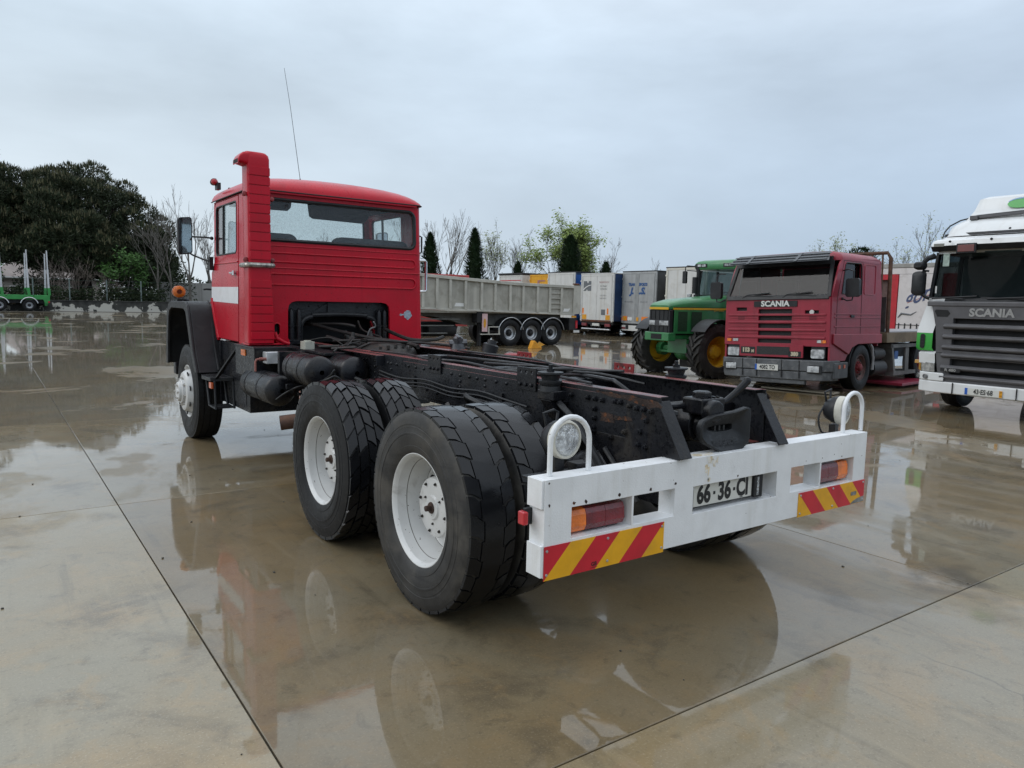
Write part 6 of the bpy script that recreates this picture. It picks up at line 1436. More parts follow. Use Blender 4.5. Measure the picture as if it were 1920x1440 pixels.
put(j_, "round_sticker", [(-.66 + .10 * cos(i * .4), .97 + .10 * sin(i * .4)) for i in range(16)], .0005, PAPER); put(j_, "round_sticker", [(-.5 + .07 * cos(i * .4), .97 + .10 * sin(i * .4)) for i in range(16)], .0005, PAPER); put(j_, "warning_sticker", rect(-.10, .06, .86, 1.06), -.005, YEPL)
mb = MB(); mb.bx(-1.12, 1.12, -.05, .05, .34, .62); mb.build("bumper", DIRTW, j_); MB().bx(-1.10, -.86, -.07, -.05, .42, .52).build("tail_lamp", REDLENS, j_); MB().bx(-.82, -.62, -.07, -.05, .42, .62).build("lamp_plate", BLKPL, j_)
for s in (-1, 1): MB().bx(s * 1.232 - .01, s * 1.232 + .01, .12, 12, .80, 3.36).build("side_curtain", GREYC, j_)
# white box behind the green tractor
w_ = box_trailer((24.8, 22.6, 0), "box_trailer", "tall white box trailer with cream rear frame behind the green tractor's bonnet", 2.6, .80, 3.60, 12.5, DIRTW, DIRTW, CREAMW, corner=.09)
# white rear, bright blue side, left of the N trailer
b_ = box_trailer((24.6, 32.02, 0), "curtain_trailer", "plain white rear doors and bright blue curtain side, partly behind the tipper's tail", 2.5, .85, 3.52, 12.5, DIRTW, BLUEC, DIRTW)
BLUE2 = mat("bright_blue_curtain", (.016, .085, .30), .45, var=.15, vs=2, streak=((.01, .05, .18), .4, 4))
MB().bx(1.24, 1.262, .1, 12, .86, 3.36).build("side_curtain", BLUE2, b_); MB().bx(1.24, 1.266, .1, 12, .5, .84).build("side_skirt", mat("dark_blue_skirt", (.01, .03, .10), .4), b_)
# farther: yellow, and a white one with a red stripe
y_ = box_trailer((26.2, 36.0, 0), "box_trailer", "yellow trailer, only its upper corner visible above the grey tipper", 2.5, .9, 3.55, 12, mat("deep_yellow_panel", (.70, .34, .02), .5, var=.08), MATS["deep_yellow_panel"], MATS["deep_yellow_panel"])
mb = MB(); mb.bx(-.4, .4, -.012, -.008, 3.08, 3.16); mb.bx(-.4, -.2, -.012, -.008, 2.9, 3.08); mb.build("lettering", FADEDRED, y_, smooth=0)
s_ = box_trailer((26.0, 39.2, 0), "box_trailer", "white trailer with a thin red stripe under a black roof edge, above the tipper's side", 2.7, .9, 3.55, 12, DIRTW, DIRTW, DIRTW)
put(s_, "red_stripe", rect(-1.3, 1.3, 3.14, 3.19), -.006, STRED); MB().bx(-1.4, 1.4, -.06, 3, 3.57, 3.66).build("roof_edge", TBLACK, s_)
# curtain-sider standing across, red frame and white curtain
g_ = thing("curtain_trailer", "white curtain trailer with red posts and slanted blue script between two cab-over trucks", "trailer", (25.0, 10.5, 0))
REDF = mat("bright_red_frame", (.45, .02, .03), .45, var=.1, dirt=((.25, .05, .05), .4, 3))
CURT = mat("off_white_curtain", (.62, .58, .57), .6, var=.06, vs=1, dirt=((.42, .38, .36), .5, 2), bump=(.1, 4))
mb = MB(); mb.bx(.10, 2.5, -5, 6, 1.02, 3.26); mb.build("cargo_body", mat("dim_trailer_interior", (.10, .06, .055), .7, var=.2), g_)
mb = MB(); mb.bx(-.02, 2.55, -5.1, 6.1, 3.30, 3.46); mb.build("roof_rail", mat("grey_roof_rail", (.30, .29, .27), .6, dirt=((.5, .48, .45), .5, 4)), g_, bevel=.02)
for y0, y1 in ((.22, 1.78), (-4.9, -.55)):
    cu_ = MB().bx(0, .03, y0, y1, .98, 3.06).build("side_curtain", CURT, g_)
    mb = MB()
    for k in range(7):
        yy = y0 + (y1 - y0) * (k + .5) / 7; mb.bx(-.02, -.002, yy - .018, yy + .018, .96, 1.24)
    mb.bx(-.018, -.003, y0, y1, 1.17, 1.19); mb.build("curtain_straps", BLKPL, cu_, kind="stuff")
MB().bx(-.005, .04, -5, 6, 3.07, 3.29).build("curtain_head", CURT, g_)
MB().bx(-.03, .08, 1.80, 2.12, .95, 3.05).build("post", REDF, g_, bevel=.01); MB().bx(-.03, .08, -.5, .18, .95, 3.05).build("post", REDF, g_, bevel=.01); MB().bx(-.04, .06, 1.9, 5.2, 2.86, 3.06).build("top_bar", REDF, g_); MB().bx(-.04, .06, -.5, .15, 2.86, 3.066).build("top_bar", REDF, g_)
mb = MB(); mb.text("gon", .80, lambda a, b, d: (-.0015 - d, 1.05 - a * .80, 2.26 + b + a * .26), shear=.3, bold=.014); mb.build("script_lettering", mat("faded_blue_script", (.06, .08, .16), .6, var=.1), g_, smooth=0)
mb = MB(); mb.plate([[(1.42, 1.98), (.35, 2.40), (.35, 2.43), (1.42, 2.01)]], FX, -.004, -.001); mb.build("script_underline", FADEDRED, g_, smooth=0)
mb = MB(); mb.tube([(-.003, 1.72, 1.45), (-.003, 1.6, 1.6), (-.003, 1.4, 1.58), (-.003, 1.25, 1.56), (-.003, 1.05, 1.68)], [.02, .04, .035, .03, .01], 6); mb.build("script_flourish", GREYINK, g_)
mb = MB(); mb.bx(.4, 2.1, -5, 6, .6, 1.01); mb.build("chassis", TBLACK, g_)
for y in (-3.5, -2.2, -.9): wheel(g_, (.3, y, .5), T10, RIM10, HUB10)

# ------------------------------------------------------------------ green tractor (faces the yard)
GREEN = mat("tractor_green", (.030, .175, .058), .34, var=.12, vs=3, coat=.35, dirt=((.09, .14, .07), .35, 4), top=((.11, .25, .13), .45, 4))  # top: dust tint made stronger to paint in the sky highlight on upward faces
AGY = mat("tractor_yellow", (.62, .36, .02), .4, var=.1, vs=4, dirt=((.30, .18, .05), .5, 7))
AGT = mat("muddy_tractor_rubber", (.024, .023, .022), .6, var=.35, vs=5, dirt=((.065, .058, .048), .6, 6), bump=(.12, 40))
tr = thing("tractor", "green tractor with yellow wheels parked between the silver trailer and the dark red truck", "tractor", (10.9, 10.12, 0), R(90))
TAGF = tyre_mesh("tyre", .655, .46, .345, 'ag', n=48, mats=[AGT], td=.055)
TAGR = tyre_mesh("tyre", .90, .58, .46, 'ag', n=48, mats=[AGT], td=.06)
def ag_rim(r, w, name="rim"):
    mb = MB(); mb.lathe([(-w, r), (-w - .01, r + .015), (-w + .02, r + .012), (-w + .02, r - .01), (-w * .5, r * .92), (.0, r * .88), (.06, r * .80), (.05, r * .45), (.02, r * .40), (.02, r * .2)], n=40)
    mb.lathe([(w, r), (w + .01, r + .015), (w - .02, r + .012), (w - .02, r - .01), (w * .5, r * .92), (.0, r * .88)], n=40)
    return mb.build(name, AGY, smooth=35, mesh_only=True)
def ag_hub(r, name="hub"):
    mb = MB(); mb.lathe([(.03, r * .5), (-.06, r * .48), (-.08, r * .40), (-.14, r * .34), (-.15, r * .15), (-.15, 0)], n=24)
    for k in range(8): a = 2 * pi * k / 8; mb.lathe([(0, .02), (-.03, .02), (-.03, 0)], (.04, r * .62 * cos(a), r * .62 * sin(a)), 'x', 6)
    return mb.build(name, AGY, smooth=35, mesh_only=True)
RAG, HAG, RAGR, HAGR = ag_rim(.345, .19), ag_hub(.345), ag_rim(.46, .24), ag_hub(.46)
# local x: + is picture left; wheels steered a little
steer = R(-9)
for s in (-1, 1):
    wheel(tr, (s * .92, 0, .64), TAGF, RAG, HAG, rz=(0 if s < 0 else pi) + steer, spin=.3 * s)
    wheel(tr, (s * .98, -2.75, .885), TAGR, RAGR, HAGR, rz=0 if s < 0 else pi, spin=.2 * s)
    mb = MB(); pts = [(-.0 + .74 * cos(t), .64 + .76 * sin(t)) for t in [R(38) + R(118) * i / 12 for i in range(13)]]; inn = [(a * .96, .64 + (b - .64) * .96) for a, b in pts]
    mb.plate([[(a, b) for a, b in pts] + [(a, b) for a, b in inn[::-1]]], FX, s * .92 - .21, s * .92 + .21); mb.build("front_mudguard", BLKPL, tr, bevel=.01)
    mb = MB(); pts = [(-2.75 + 1.02 * cos(t), .885 + 1.02 * sin(t)) for t in [R(20) + R(130) * i / 12 for i in range(13)]]; inn = [(-2.75 + (a + 2.75) * .97, .885 + (b - .885) * .97) for a, b in pts]
    mb.plate([pts + inn[::-1]], FX, s * .98 - .3, s * .98 + .3); mb.build("rear_mudguard", GREEN, tr)
mb = MB(); mb.cyl((-.75, 0, .62), (.75, 0, .62), .085, 12); mb.sph((0, 0, .60), .24, 14, sc=(1.1, 1, 1)); mb.cyl((-.78, 0, .62), (-.62, 0, .62), .17, 14); mb.cyl((.62, 0, .62), (.78, 0, .62), .17, 14); mb.bx(-.3, .3, -.9, .25, .55, .92); mb.bx(-.35, .35, -3.2, -.9, .55, 1.0); mb.tube([(-.7, .14, .56), (.7, .14, .56)], .03, 8); mb.build("front_axle", GREEN, tr)
mb = MB(); mb.bx(-.32, .32, -1.0, .70, .90, 1.12); mb.bx(-.36, .42, .70, .95, .86, 1.06); mb.build("front_weight_bracket", GREEN, tr, bevel=.02)
mb = MB(); mb.bx(-.14, .20, .952, .957, .90, 1.02); mb.build("bracket_recess", DARK, tr)
sec = lambda y, w, z0, z1, r: [(x, y, z) for x, z in rrect(-w, w, z0, z1, [.03, .03, r, r], 6)]
mb = MB(); mb.loft([sec(.92, .30, 1.60, 1.70, .05), sec(.86, .33, 1.60, 1.76, .10), sec(.5, .36, 1.60, 1.84, .14), sec(-.4, .40, 1.60, 1.92, .16), sec(-1.15, .43, 1.60, 1.98, .16)]); bon = mb.build("bonnet", GREEN, tr, smooth=45)
for s in (-1, 1): mb = MB(); mb.bar((s * .337, .80, 1.625), (s * .437, -1.15, 1.635), .02, .045); mb.bar((s * .339, .79, 1.655), (s * .437, -1.15, 1.665), .014, .012, mi=1); mb.build("bonnet_stripe", [AGY, INK], tr)
MB().bx(-.305, .305, .915, .935, 1.60, 1.655).build("bonnet_stripe", AGY, tr, bevel=.004)
mb = MB(); mb.text("JOHN DEERE", .062, lambda a, b, d: (-.4385 - d * .3, -.72 - a, 1.60 + b), bold=.002); mb.build("model_lettering", AGY, tr, smooth=0)
for s in (-1, 1):
    mb = MB(); mb.plate([[(-1.15, 1.02), (.775, 1.04), (.775, 1.598), (-1.15, 1.60)]], lambda a, b, d: (s * (.41 - .055 * max(0, (a + .2)) + d), a, b), -.012, .012); mb.build("engine_side_panel", GREEN, tr, bevel=.006)
    for y0, y1 in ((.36, .66), (-.12, .22)): MB().plate([[(y0, 1.10), (y1, 1.10), (y1, 1.56), (y0, 1.56)]], lambda a, b, d: (s * (.41 - .055 * max(0, (a + .2)) + d), a, b), .0125, .016).build("side_mesh", mat("dark_green_mesh", (.010, .035, .014), .6, var=.3, vs=30), tr)
MB().bx(-.33, .33, -1.1, .7, 1.0, 1.59).build("engine", TBLACK, tr)
mb = MB(); mb.bx(-.335, .335, .78, .90, 1.05, 1.598); gr = mb.build("front_grille", BLKPL, tr, bevel=.02)
mb = MB()
for k in range(5): mb.bx(-.27 + k * .135 - .006, -.27 + k * .135 + .006, .90, .912, 1.07, 1.20); mb.bx(-.27 + k * .135 - .006, -.27 + k * .135 + .006, .90, .912, 1.36, 1.58)
mb.build("grille_bars", BLKPL, gr, kind="stuff")
mb = MB(); mb.bx(-.33, .33, .902, .915, 1.215, 1.345); mb.build("headlight_band", mat("dark_grey_panel", (.05, .05, .055), .4), gr, bevel=.004)
for x0, x1 in ((-.31, -.03), (.12, .31)): MB().bx(x0, x1, .9155, .928, 1.23, 1.335).build("headlight", HEADL, gr, bevel=.006)
# cab
mb = MB(); h0, h1, yF, yR = .80, .70, -1.20, -2.85
for s in (-1, 1):
    mb.bar((s * h0, yF, 1.55), (s * h1, yF - .12, 2.62), .07, .07, up=(0, 1, 0)); mb.bar((s * h0, yR, 1.45), (s * h1, yR, 2.62), .08, .08, up=(0, 1, 0)); mb.bar((s * .76, -1.95, 1.2), (s * h1, -1.98, 2.62), .06, .05, up=(0, 1, 0))
    mb.bar((s * .75, yF, 1.1), (s * .75, yF, 1.56), .08, .08, up=(0, 1, 0)); mb.bar((s * .75, yF, 1.12), (s * .75, yR, 1.12), .07, .07)
mb.bar((-h0, yF, 1.97), (h0, yF, 1.97), .06, .06); mb.build("cab_frame", BLKPL, tr, bevel=.008)
MB().bx(-.72, .72, -2.8, -1.2, .95, 1.12).build("cab_floor", TBLACK, tr)
mb = MB(); mb.loft([[(x, y, z) for x, y in rrect(-.74 + i, .74 - i, -3.0 + i, -1.02 - i * .6, .16, 6)] for i, z in ((.03, 2.63), (0, 2.66), (0, 2.78), (.06, 2.84), (.20, 2.87), (.5, 2.88))]); rf = mb.build("cab_roof", GREEN, tr, smooth=40)
for x in (-.50, -.36, .36, .50): MB().bx(x - .06, x + .06, -1.04, -1.0, 2.70, 2.76).build("roof_lamp", HEADL, rf, bevel=.008)
for x0, x1 in ((-.60, -.26), (.26, .60)): MB().bx(x0, x1, -1.035, -1.008, 2.685, 2.775).build("lamp_recess", BLKPL, rf)
mb = MB(); mb.add([(-h0 + .03, yF + .02, 2.0), (h0 - .03, yF + .02, 2.0), (h1 - .03, yF - .10, 2.62), (-h1 + .03, yF - .10, 2.62)], [(0, 1, 2, 3)]); mb.build("windscreen", glass("tractor_glass", (.36, .45, .46), .06), tr, smooth=0, fix=False)
for s in (-1, 1): MB().add([(s * (h0 - .005), yF - .05, 1.6), (s * (h0 - .005), yR, 1.5), (s * (h1 - .005), yR, 2.6), (s * (h1 - .005), yF - .14, 2.6)], [(0, 1, 2, 3)]).build("side_window", MATS["tractor_glass"], tr, smooth=0, fix=False)
MB().add([(-.7, yR - .01, 1.6), (.7, yR - .01, 1.6), (.68, yR - .01, 2.6), (-.68, yR - .01, 2.6)], [(0, 1, 2, 3)]).build("rear_window", MATS["tractor_glass"], tr, smooth=0, fix=False)
mb = MB(); mb.bx(-.28, .28, -2.5, -2.35, 1.5, 2.25); mb.bx(-.28, .28, -2.45, -1.95, 1.38, 1.52); mb.build("driver_seat", SEATM, tr, bevel=.04)
mb = MB(); mb.lathe([(-.01, .19), (0, .20), (.01, .19), (0, .18)], (0, -1.62, 1.95), (0, -.6, .8), 24, closed=True); mb.cyl((0, -1.62, 1.95), (0, -1.35, 1.6), .04, 8); mb.bx(-.25, .25, -1.5, -1.25, 1.5, 1.92); mb.build("steering_wheel", BLKPL, tr)
mb = MB(); mb.tube([(.55, -1.05, 1.90), (.55, -1.05, 2.55), (.57, -1.04, 2.68), (.64, -1.02, 2.74)], [.055, .055, .055, .05], 12); ex = mb.build("exhaust_stack", BLKPL, tr)
mb = MB(); mb.lathe([(0, .075), (.42, .075)], (.59, -.98, 2.02), 'z', 12)
for k in range(9): mb.lathe([(0, .08), (.015, .08)], (.59, -.98, 2.04 + k * .045), 'z', 12)
mb.build("heat_guard", BLKPL, ex)
mb = MB(); mb.tube([(.68, -1.12, 2.72), (.88, -.98, 2.74), (.92, -.96, 2.70), (.92, -.96, 2.58)], .014, 6); mb.tube([(.68, -1.14, 2.60), (.88, -.98, 2.62)], .012, 6); mb.prism(rrect(.86, .98, 2.28, 2.60, .03), 'y', -.98, -.92); mb.build("mirror", BLKPL, tr, bevel=.008)
mb = MB(); mb.tube([(-.72, -1.12, 2.62), (-.9, -.95, 2.62), (-1.02, -.9, 2.55)], .012, 6); mb.prism(rrect(-1.12, -.94, 2.22, 2.58, .03), 'y', -.94, -.88); mb.build("mirror", BLKPL, tr, bevel=.008)
mb = MB(); mb.bx(.66, .78, -.96, -.90, 1.93, 2.01); mb.cyl((.72, -.95, 1.9), (.72, -1.15, 1.9), .02, 6); mb.build("work_lamp", HEADL, tr, bevel=.008)
mb = MB(); mb.prism([(-.5, -.2), (.3, -.2), (.3, -.6), (-.5, -.6)], 'z', .18, .42); mb.build("belly_tank", TBLACK, tr)
mb = MB(); mb.bx(-.432, -.425, -1.02, -.86, 1.16, 1.30); mb.build("pale_sticker", PAPER, tr)

# ------------------------------------------------------------------ dark red cab-over truck with a flat bed
DRED = mat("faded_dark_red_paint", (.27, .018, .036), .42, var=.12, vs=2.5, coat=.15, coat_rough=.22, dirt=((.33, .07, .085), .35, 3.5, .52, .75), streak=((.18, .014, .026), .4, 7), wet=.2)
GREYB = mat("scuffed_grey_bumper", (.085, .090, .096), .55, var=.25, vs=6, dirt=((.20, .20, .20), .55, 9, .52, .66), bump=(.08, 40))
st = thing("flatbed_truck", "faded dark red cab-over truck with grey bumper and rusty headboard, beside the tractor", "truck", (10.03, 6.9, 0), R(97.1))
st.rotation_euler = (0, R(1.7), R(97.1))
# local +x is picture left; front face y=0, body goes to -y
def cabsec(y, w, z0, z1, r): return [(x, y, z) for x, z in rrect(-w, w, z0, z1, r, 5)]
CW = 1.15
mb = MB()
# lower cab box with front panel, then greenhouse made of plates so that the glass is real
slots = [(1.535, 1.61), (1.375, 1.45), (1.21, 1.29), (1.055, 1.135), (.905, .985)]
mb.plate([[(-CW, .93), (CW, .93), (CW - .02, 1.90), (-CW + .02, 1.90)]] + [[(-.36, a), (-.36, b), (.37, b), (.37, a)] for a, b in [(1.58, 1.67), (1.44, 1.535), (1.285, 1.375), (1.135, 1.225), (.98, 1.065)]] + [[(.64, 1.64), (.64, 1.71), (.88, 1.71), (.88, 1.64)], [(-.91, 1.57), (-.91, 1.64), (-.63, 1.64), (-.63, 1.57)]], FY, -.05, 0)
mb.build("front_panel", DRED, st, bevel=.006)
rib_z = [1.685, 1.545, 1.40, 1.25, 1.105]
for z in (1.555, 1.405, 1.25, 1.10): mb = MB(); mb.plate([[(-1.06, z - .02), (1.06, z - .02), (1.06, z + .02), (-1.06, z + .02)]], FY, .0008, .020); mb.build("front_rib", DRED, st, bevel=.008)
for z in (1.49, 1.33, 1.175):
    for s in (-1, 1): mb = MB(); mb.plate([rect(min(s * .40, s * 1.02), max(s * .40, s * 1.02), z - .008, z + .008)], FY, .0008, .008); mb.build("front_pressing", DRED, st, bevel=.003)
MB().bx(-1.1, 1.1, -.10, -.055, .94, 1.88).build("radiator_mesh", mat("dark_radiator_mesh", (.02, .02, .021), .6, var=.5, vs=60, bump=(.5, 120)), st)
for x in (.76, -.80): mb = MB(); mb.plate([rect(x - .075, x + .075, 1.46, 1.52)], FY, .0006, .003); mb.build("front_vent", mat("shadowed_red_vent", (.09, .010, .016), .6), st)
mb = MB(); mb.plate([rrect(-.47, .47, 1.72, 1.835, .01)], FY, .001, .018); nb = mb.build("name_plate", BLKPL, st, bevel=.003)
SILVT = mat("pale_silver_lettering", (.62, .62, .60), .35, .3, var=.1)
mb = MB(); mb.text("SCANIA", .155, lambda a, b, d: (-a, .018 + d, 1.777 + b), bold=.006, sx=1.12); mb.build("name_lettering", SILVT, nb, smooth=0)
mb = MB(); mb.plate([[(-.77 + .045 * cos(i * .42), 1.607 + .045 * sin(i * .42)) for i in range(15)]], FY, -.03, .004); mb.build("round_badge", SILVT, st); 
mb = MB(); mb.plate([rect(-.64, .76, .70, .955)], FY, .012, .045); lp = mb.build("lower_panel", DRED, st, bevel=.008)
mb = MB(); mb.plate([rect(-.36, .36, .745, .91)], FY, .0455, .050); mb.build("lower_mesh", MATS["dark_radiator_mesh"], lp)
mb = MB(); mb.plate([rect(.40, .72, .755, .895)], FY, .0455, .052); mb.plate([rect(-.60, -.34, .715, .825)], FY, .0455, .053); mb.build("type_plate", BLKPL, lp)
BEIGE = mat("beige_lettering", (.50, .44, .32), .4, var=.1)
mb = MB(); mb.text("113", .115, lambda a, b, d: (.60 - a, .052 + d, .825 + b), bold=.009); mb.text("M", .075, lambda a, b, d: (.445 - a, .052 + d, .805 + b), bold=.006); mb.text("380", .10, lambda a, b, d: (-.47 - a, .053 + d, .77 + b), bold=.008); mb.build("type_lettering", BEIGE, lp, smooth=0)
# corner lamps and headlights
for s, x in ((1, .92), (-1, -.92)):
    mb = MB(); mb.plate([rect(x - .14, x + .14, .68, .93)], FY, -.06, -.02); mb.build("headlight_bay", BLKPL, st)
    mb = MB(); mb.plate([rrect(x - .135, x + .135, .70, .875, .03)], FY, -.0195, .012); mb.build("headlight", HEADL, st, bevel=.012)
    MB().plate([rect(x - .10, x + .02, 1.005, 1.06)], FY, .0006, .012).build("position_lamp", HEADL, st); MB().plate([rect(min(x + s * .06, x + s * .16), max(x + s * .06, x + s * .16), 1.0, 1.06)], FY, .0006, .012).build("turn_lamp", AMBER, st)
# bumper in sections
def bump_poly(): return [(-1.22, -.35), (-1.2, -.05), (-1.08, .09), (-.7, .14), (.7, .14), (1.08, .09), (1.2, -.05), (1.22, -.35)]
P_ = bump_poly(); Q_ = [(-1.12, -.35), (-1.08, -.10), (1.08, -.10), (1.12, -.35)]
mb = MB(); mb.prism(P_ + Q_[::-1], 'z', .44, .66); mb.prism([(a * .98, b - .015 if b > -.3 else b) for a, b in P_] + Q_[::-1], 'z', .26, .435); mb.build("bumper", GREYB, st, bevel=.02)
mb = MB(); mb.plate([rect(-.72, .70, .17, .27)], FY, .0, .10); mb.build("bumper_lip", GREYB, st, bevel=.02)
for x in (-.62, -.25, .30, .62): MB().bx(x - .008, x + .008, .135, .147, .30, .65).build("bumper_gap", DARK, st)
for s in (-1, 1): mb = MB(); mb.bx(s * .92 - .15, s * .92 + .15, .10, .125, .41, .57); fb = mb.build("fog_lamp", BLKPL, st, bevel=.01); MB().bx(s * .90 - .12, s * .90 + .12, .1255, .135, .43, .55).build("lens", HEADL, fb, bevel=.01)
mb = MB(); mb.bx(-.18, .33, .146, .152, .43, .55); pp = mb.build("number_plate", PLATE, st, bevel=.002)
MB().bx(.285, .33, .1522, .1535, .432, .548).build("plate_band", EUBLUE, pp); mb = MB(); mb.text("4082 TO", .115, lambda a, b, d: (.055 - a, .152 + d * .5, .49 + b), bold=.003, sx=.80); mb.build("plate_characters", INK, pp, smooth=0)
# sides
for s in (-1, 1):
    xa, xb = s * CW, s * (CW - .04)
    low = [(-.02, .64), (-.70, .64), (-.86, .80), (-1.02, .93), (-1.25, .98), (-2.0, .98), (-2.38, .98), (-2.38, 1.98), (-2.25, 2.60), (-2.2, 2.72), (-.42, 2.66), (-.30, 2.5), (-.04, 1.93)]
    wind = [(-.44, 1.97), (-1.33, 1.97), (-1.30, 2.55), (-1.26, 2.59), (-.62, 2.58), (-.57, 2.54)]
    mb = MB(); mb.plate([low, wind], FX, min(xa, xb), max(xa, xb)); sd = mb.build("cab_side", DRED, st, bevel=.006)
    mb = MB(); mb.plate([[(-.40, 1.95), (-1.35, 1.95), (-1.30, 2.6), (-.60, 2.6)]], FX, min(xb - s * .02, xb - s * .025), max(xb - s * .02, xb - s * .025)); mb.build("side_window", DGLASS, sd, smooth=0)
    mb = MB(); L = wind; mb.tube([(xa + s * .001, a, b) for a, b in L] + [(xa + s * .001, *L[0])], .014, 5, cap=False); mb.build("window_seal", BLKPL, sd)
    mb = MB()
    for z in (1.57, 1.50, 1.32): mb.bx(xa - .006, xa + .008 * s + .006 if s > 0 else xa + .006, -2.34, -.16, z - .012, z + .012) if False else mb.plate([rect(-2.34, -.16, z - .012, z + .012)], FX, min(xa, xa + s * .012), max(xa, xa + s * .012))
    mb.build("side_rib", DRED, sd, bevel=.004)
    mb = MB(); mb.plate([[(-.10, 1.18), (-2.40, 1.16), (-2.40, .96), (-1.2, .96), (-.95, .90), (-.80, .76), (-.10, .99)]], FX, min(xa + s * .001, xa + s * .035), max(xa + s * .001, xa + s * .035)); mb.build("lower_fairing", DRED, sd, bevel=.015)
    mb = MB(); L = rrect(-2.0, -1.46, 1.98, 2.58, .05); mb.tube([(xa + s * .002, a, b) for a, b in L] + [(xa + s * .002, *L[0])], .010, 5, cap=False); mb.build("panel_pressing", DRED, sd)
    mb = MB(); mb.plate([[(-.22, .64), (-.22, .66)] + []], FX, 0, 0) if False else None
    MB().bx(min(xa, xa + s * .025), max(xa, xa + s * .025), -1.02, -.86, 1.50, 1.55).build("door_handle", BLKPL, sd, bevel=.006)
    mb = MB(); mb.tube([(xa, -1.36, .95), (xa, -1.37, 2.6)], .006, 5); mb.tube([(xa, -.24, 1.0), (xa, -.26, 1.9), (xa, -.5, 2.62), (xa, -1.36, 2.63)], .006, 5); mb.build("door_gap", DARK, sd)
mb = MB(); mb.bx(-CW + .041, CW - .041, -2.38, -2.34, .9, 2.70); mb.bx(-CW + .041, CW - .041, -2.3, -.1, 1.0, 1.1); mb.build("cab_back", DRED, st)
mb = MB(); mb.loft([[(x, y, z) for x, y in rrect(-CW + i, CW - i, -2.30 + i, -.33 - i * .5, .12, 6)] for i, z in ((-.004, 2.62), (-.004, 2.67), (.04, 2.74), (.12, 2.79), (.3, 2.82), (.6, 2.835))]); mb.build("cab_roof", DRED, st, smooth=45)
wsq = [(-1.10, .0, 1.905), (1.10, .0, 1.905), (1.02, -.28, 2.62), (-1.02, -.28, 2.62)]
mb = MB(); mb.add([(x, y - .012, z) for x, y, z in wsq], [(0, 1, 2, 3)]); wsc = mb.build("windscreen", glass("truck_windscreen", (.36, .38, .39), .07, .02, (.20, .205, .21), .036), st, smooth=0, fix=False)
mb = MB()
for a, b, w in ((0, 1, .09), (1, 2, .07), (2, 3, .16), (3, 0, .07)): mb.bar(Vector(wsq[a]), Vector(wsq[b]), .03, w, up=(0, -.36, .93) if a in (0, 2) else (1, 0, 0))
mb.build("windscreen_seal", BLKPL, wsc)
MB().bx(-1.0, 1.0, -1.0, -.12, 1.60, 1.86).build("dashboard", BLKPL, st, bevel=.03); MB().bx(-.95, .95, -2.2, -2.1, 1.2, 2.6).build("cab_curtain", mat("dim_cab_trim", (.16, .16, .17), .8), st)
for x in (-.6, .6): MB().bx(x - .25, x + .25, -1.75, -1.6, 1.3, 2.35).build("seat_back", SEATM, st, bevel=.05)
mb = MB(); mb.lathe([(-.012, .24), (0, .25), (.012, .24), (0, .23)], (-.62, -.75, 1.92), (0, -.35, .93), 28, closed=True); mb.build("steering_wheel", BLKPL, st)
for x0, x1 in ((-.15, -.75), (.75, .15)):
    mb = MB(); mb.tube([(x0, .012, 1.90), (x0 - .1, .0, 1.965), (x1, -.02, 2.0)], .012, 5); mb.tube([(x0 - .08, .0, 1.955), (x1 - .1, .01, 1.925)], .010, 5); mb.build("wiper", BLKPL, st)
mb = MB(); mb.plate([[(1.08, 2.60), (.98, 2.795), (-.98, 2.795), (-1.10, 2.60)]], lambda a, b, d: (a, .05 - (b - 2.60) * 1.6 + d, b), 0, .02)
for z in (2.64, 2.70, 2.76): mb.plate([[(1.04, z - .012), (-1.05, z - .012), (-1.04, z + .012), (1.03, z + .012)]], lambda a, b, d: (a, .05 - (b - 2.60) * 1.6 + d, b), .021, .045)
for x in (-.42, .62): mb.plate([[(x - .03, 2.61), (x + .03, 2.61), (x + .03, 2.79), (x - .03, 2.79)]], lambda a, b, d: (a, .05 - (b - 2.60) * 1.6 + d, b), .022, .055)
mb.build("sun_visor", mat("dark_smoke_plastic", (.05, .053, .058), .35, var=.2, vs=5), st, bevel=.004)
for s in (-1, 1):
    mo = sub("mirror", st)
    yy = -.48 if s < 0 else .0
    mb = MB(); mb.prism(rrect(s * 1.36 - .13, s * 1.36 + .13, 1.90, 2.26, .05), 'y', yy - .02, yy + .07); mb.build("mirror_housing", BLKPL, mo, bevel=.02)
    mb = MB(); mb.tube([(s * 1.15, yy, 2.42), (s * 1.26, yy + .02, 2.44), (s * 1.36, yy + .02, 2.40), (s * 1.36, yy + .02, 2.2)], .014, 6); mb.tube([(s * 1.15, yy + .03, 1.88), (s * 1.25, yy + .03, 1.83), (s * 1.35, yy + .03, 1.84), (s * 1.36, yy + .02, 1.92)], .014, 6); mb.sph((s * 1.16, yy + .03, 1.87), .03, 8); mb.build("mirror_arm", BLKPL, mo)
T9 = tyre_mesh("tyre", .475, .29, .265, 'road', n=40, td=.008)
RIMRED = plain_rim(.265, mat("rusty_brown_wheel", (.10, .05, .045), .6, var=.3, vs=10), deep=.06); HUBRED = plain_hub(.265, mat("dull_red_hub", (.20, .025, .03), .55, var=.2, vs=14, dirt=((.06, .03, .03), .5, 20)), out=.02, r=.62)
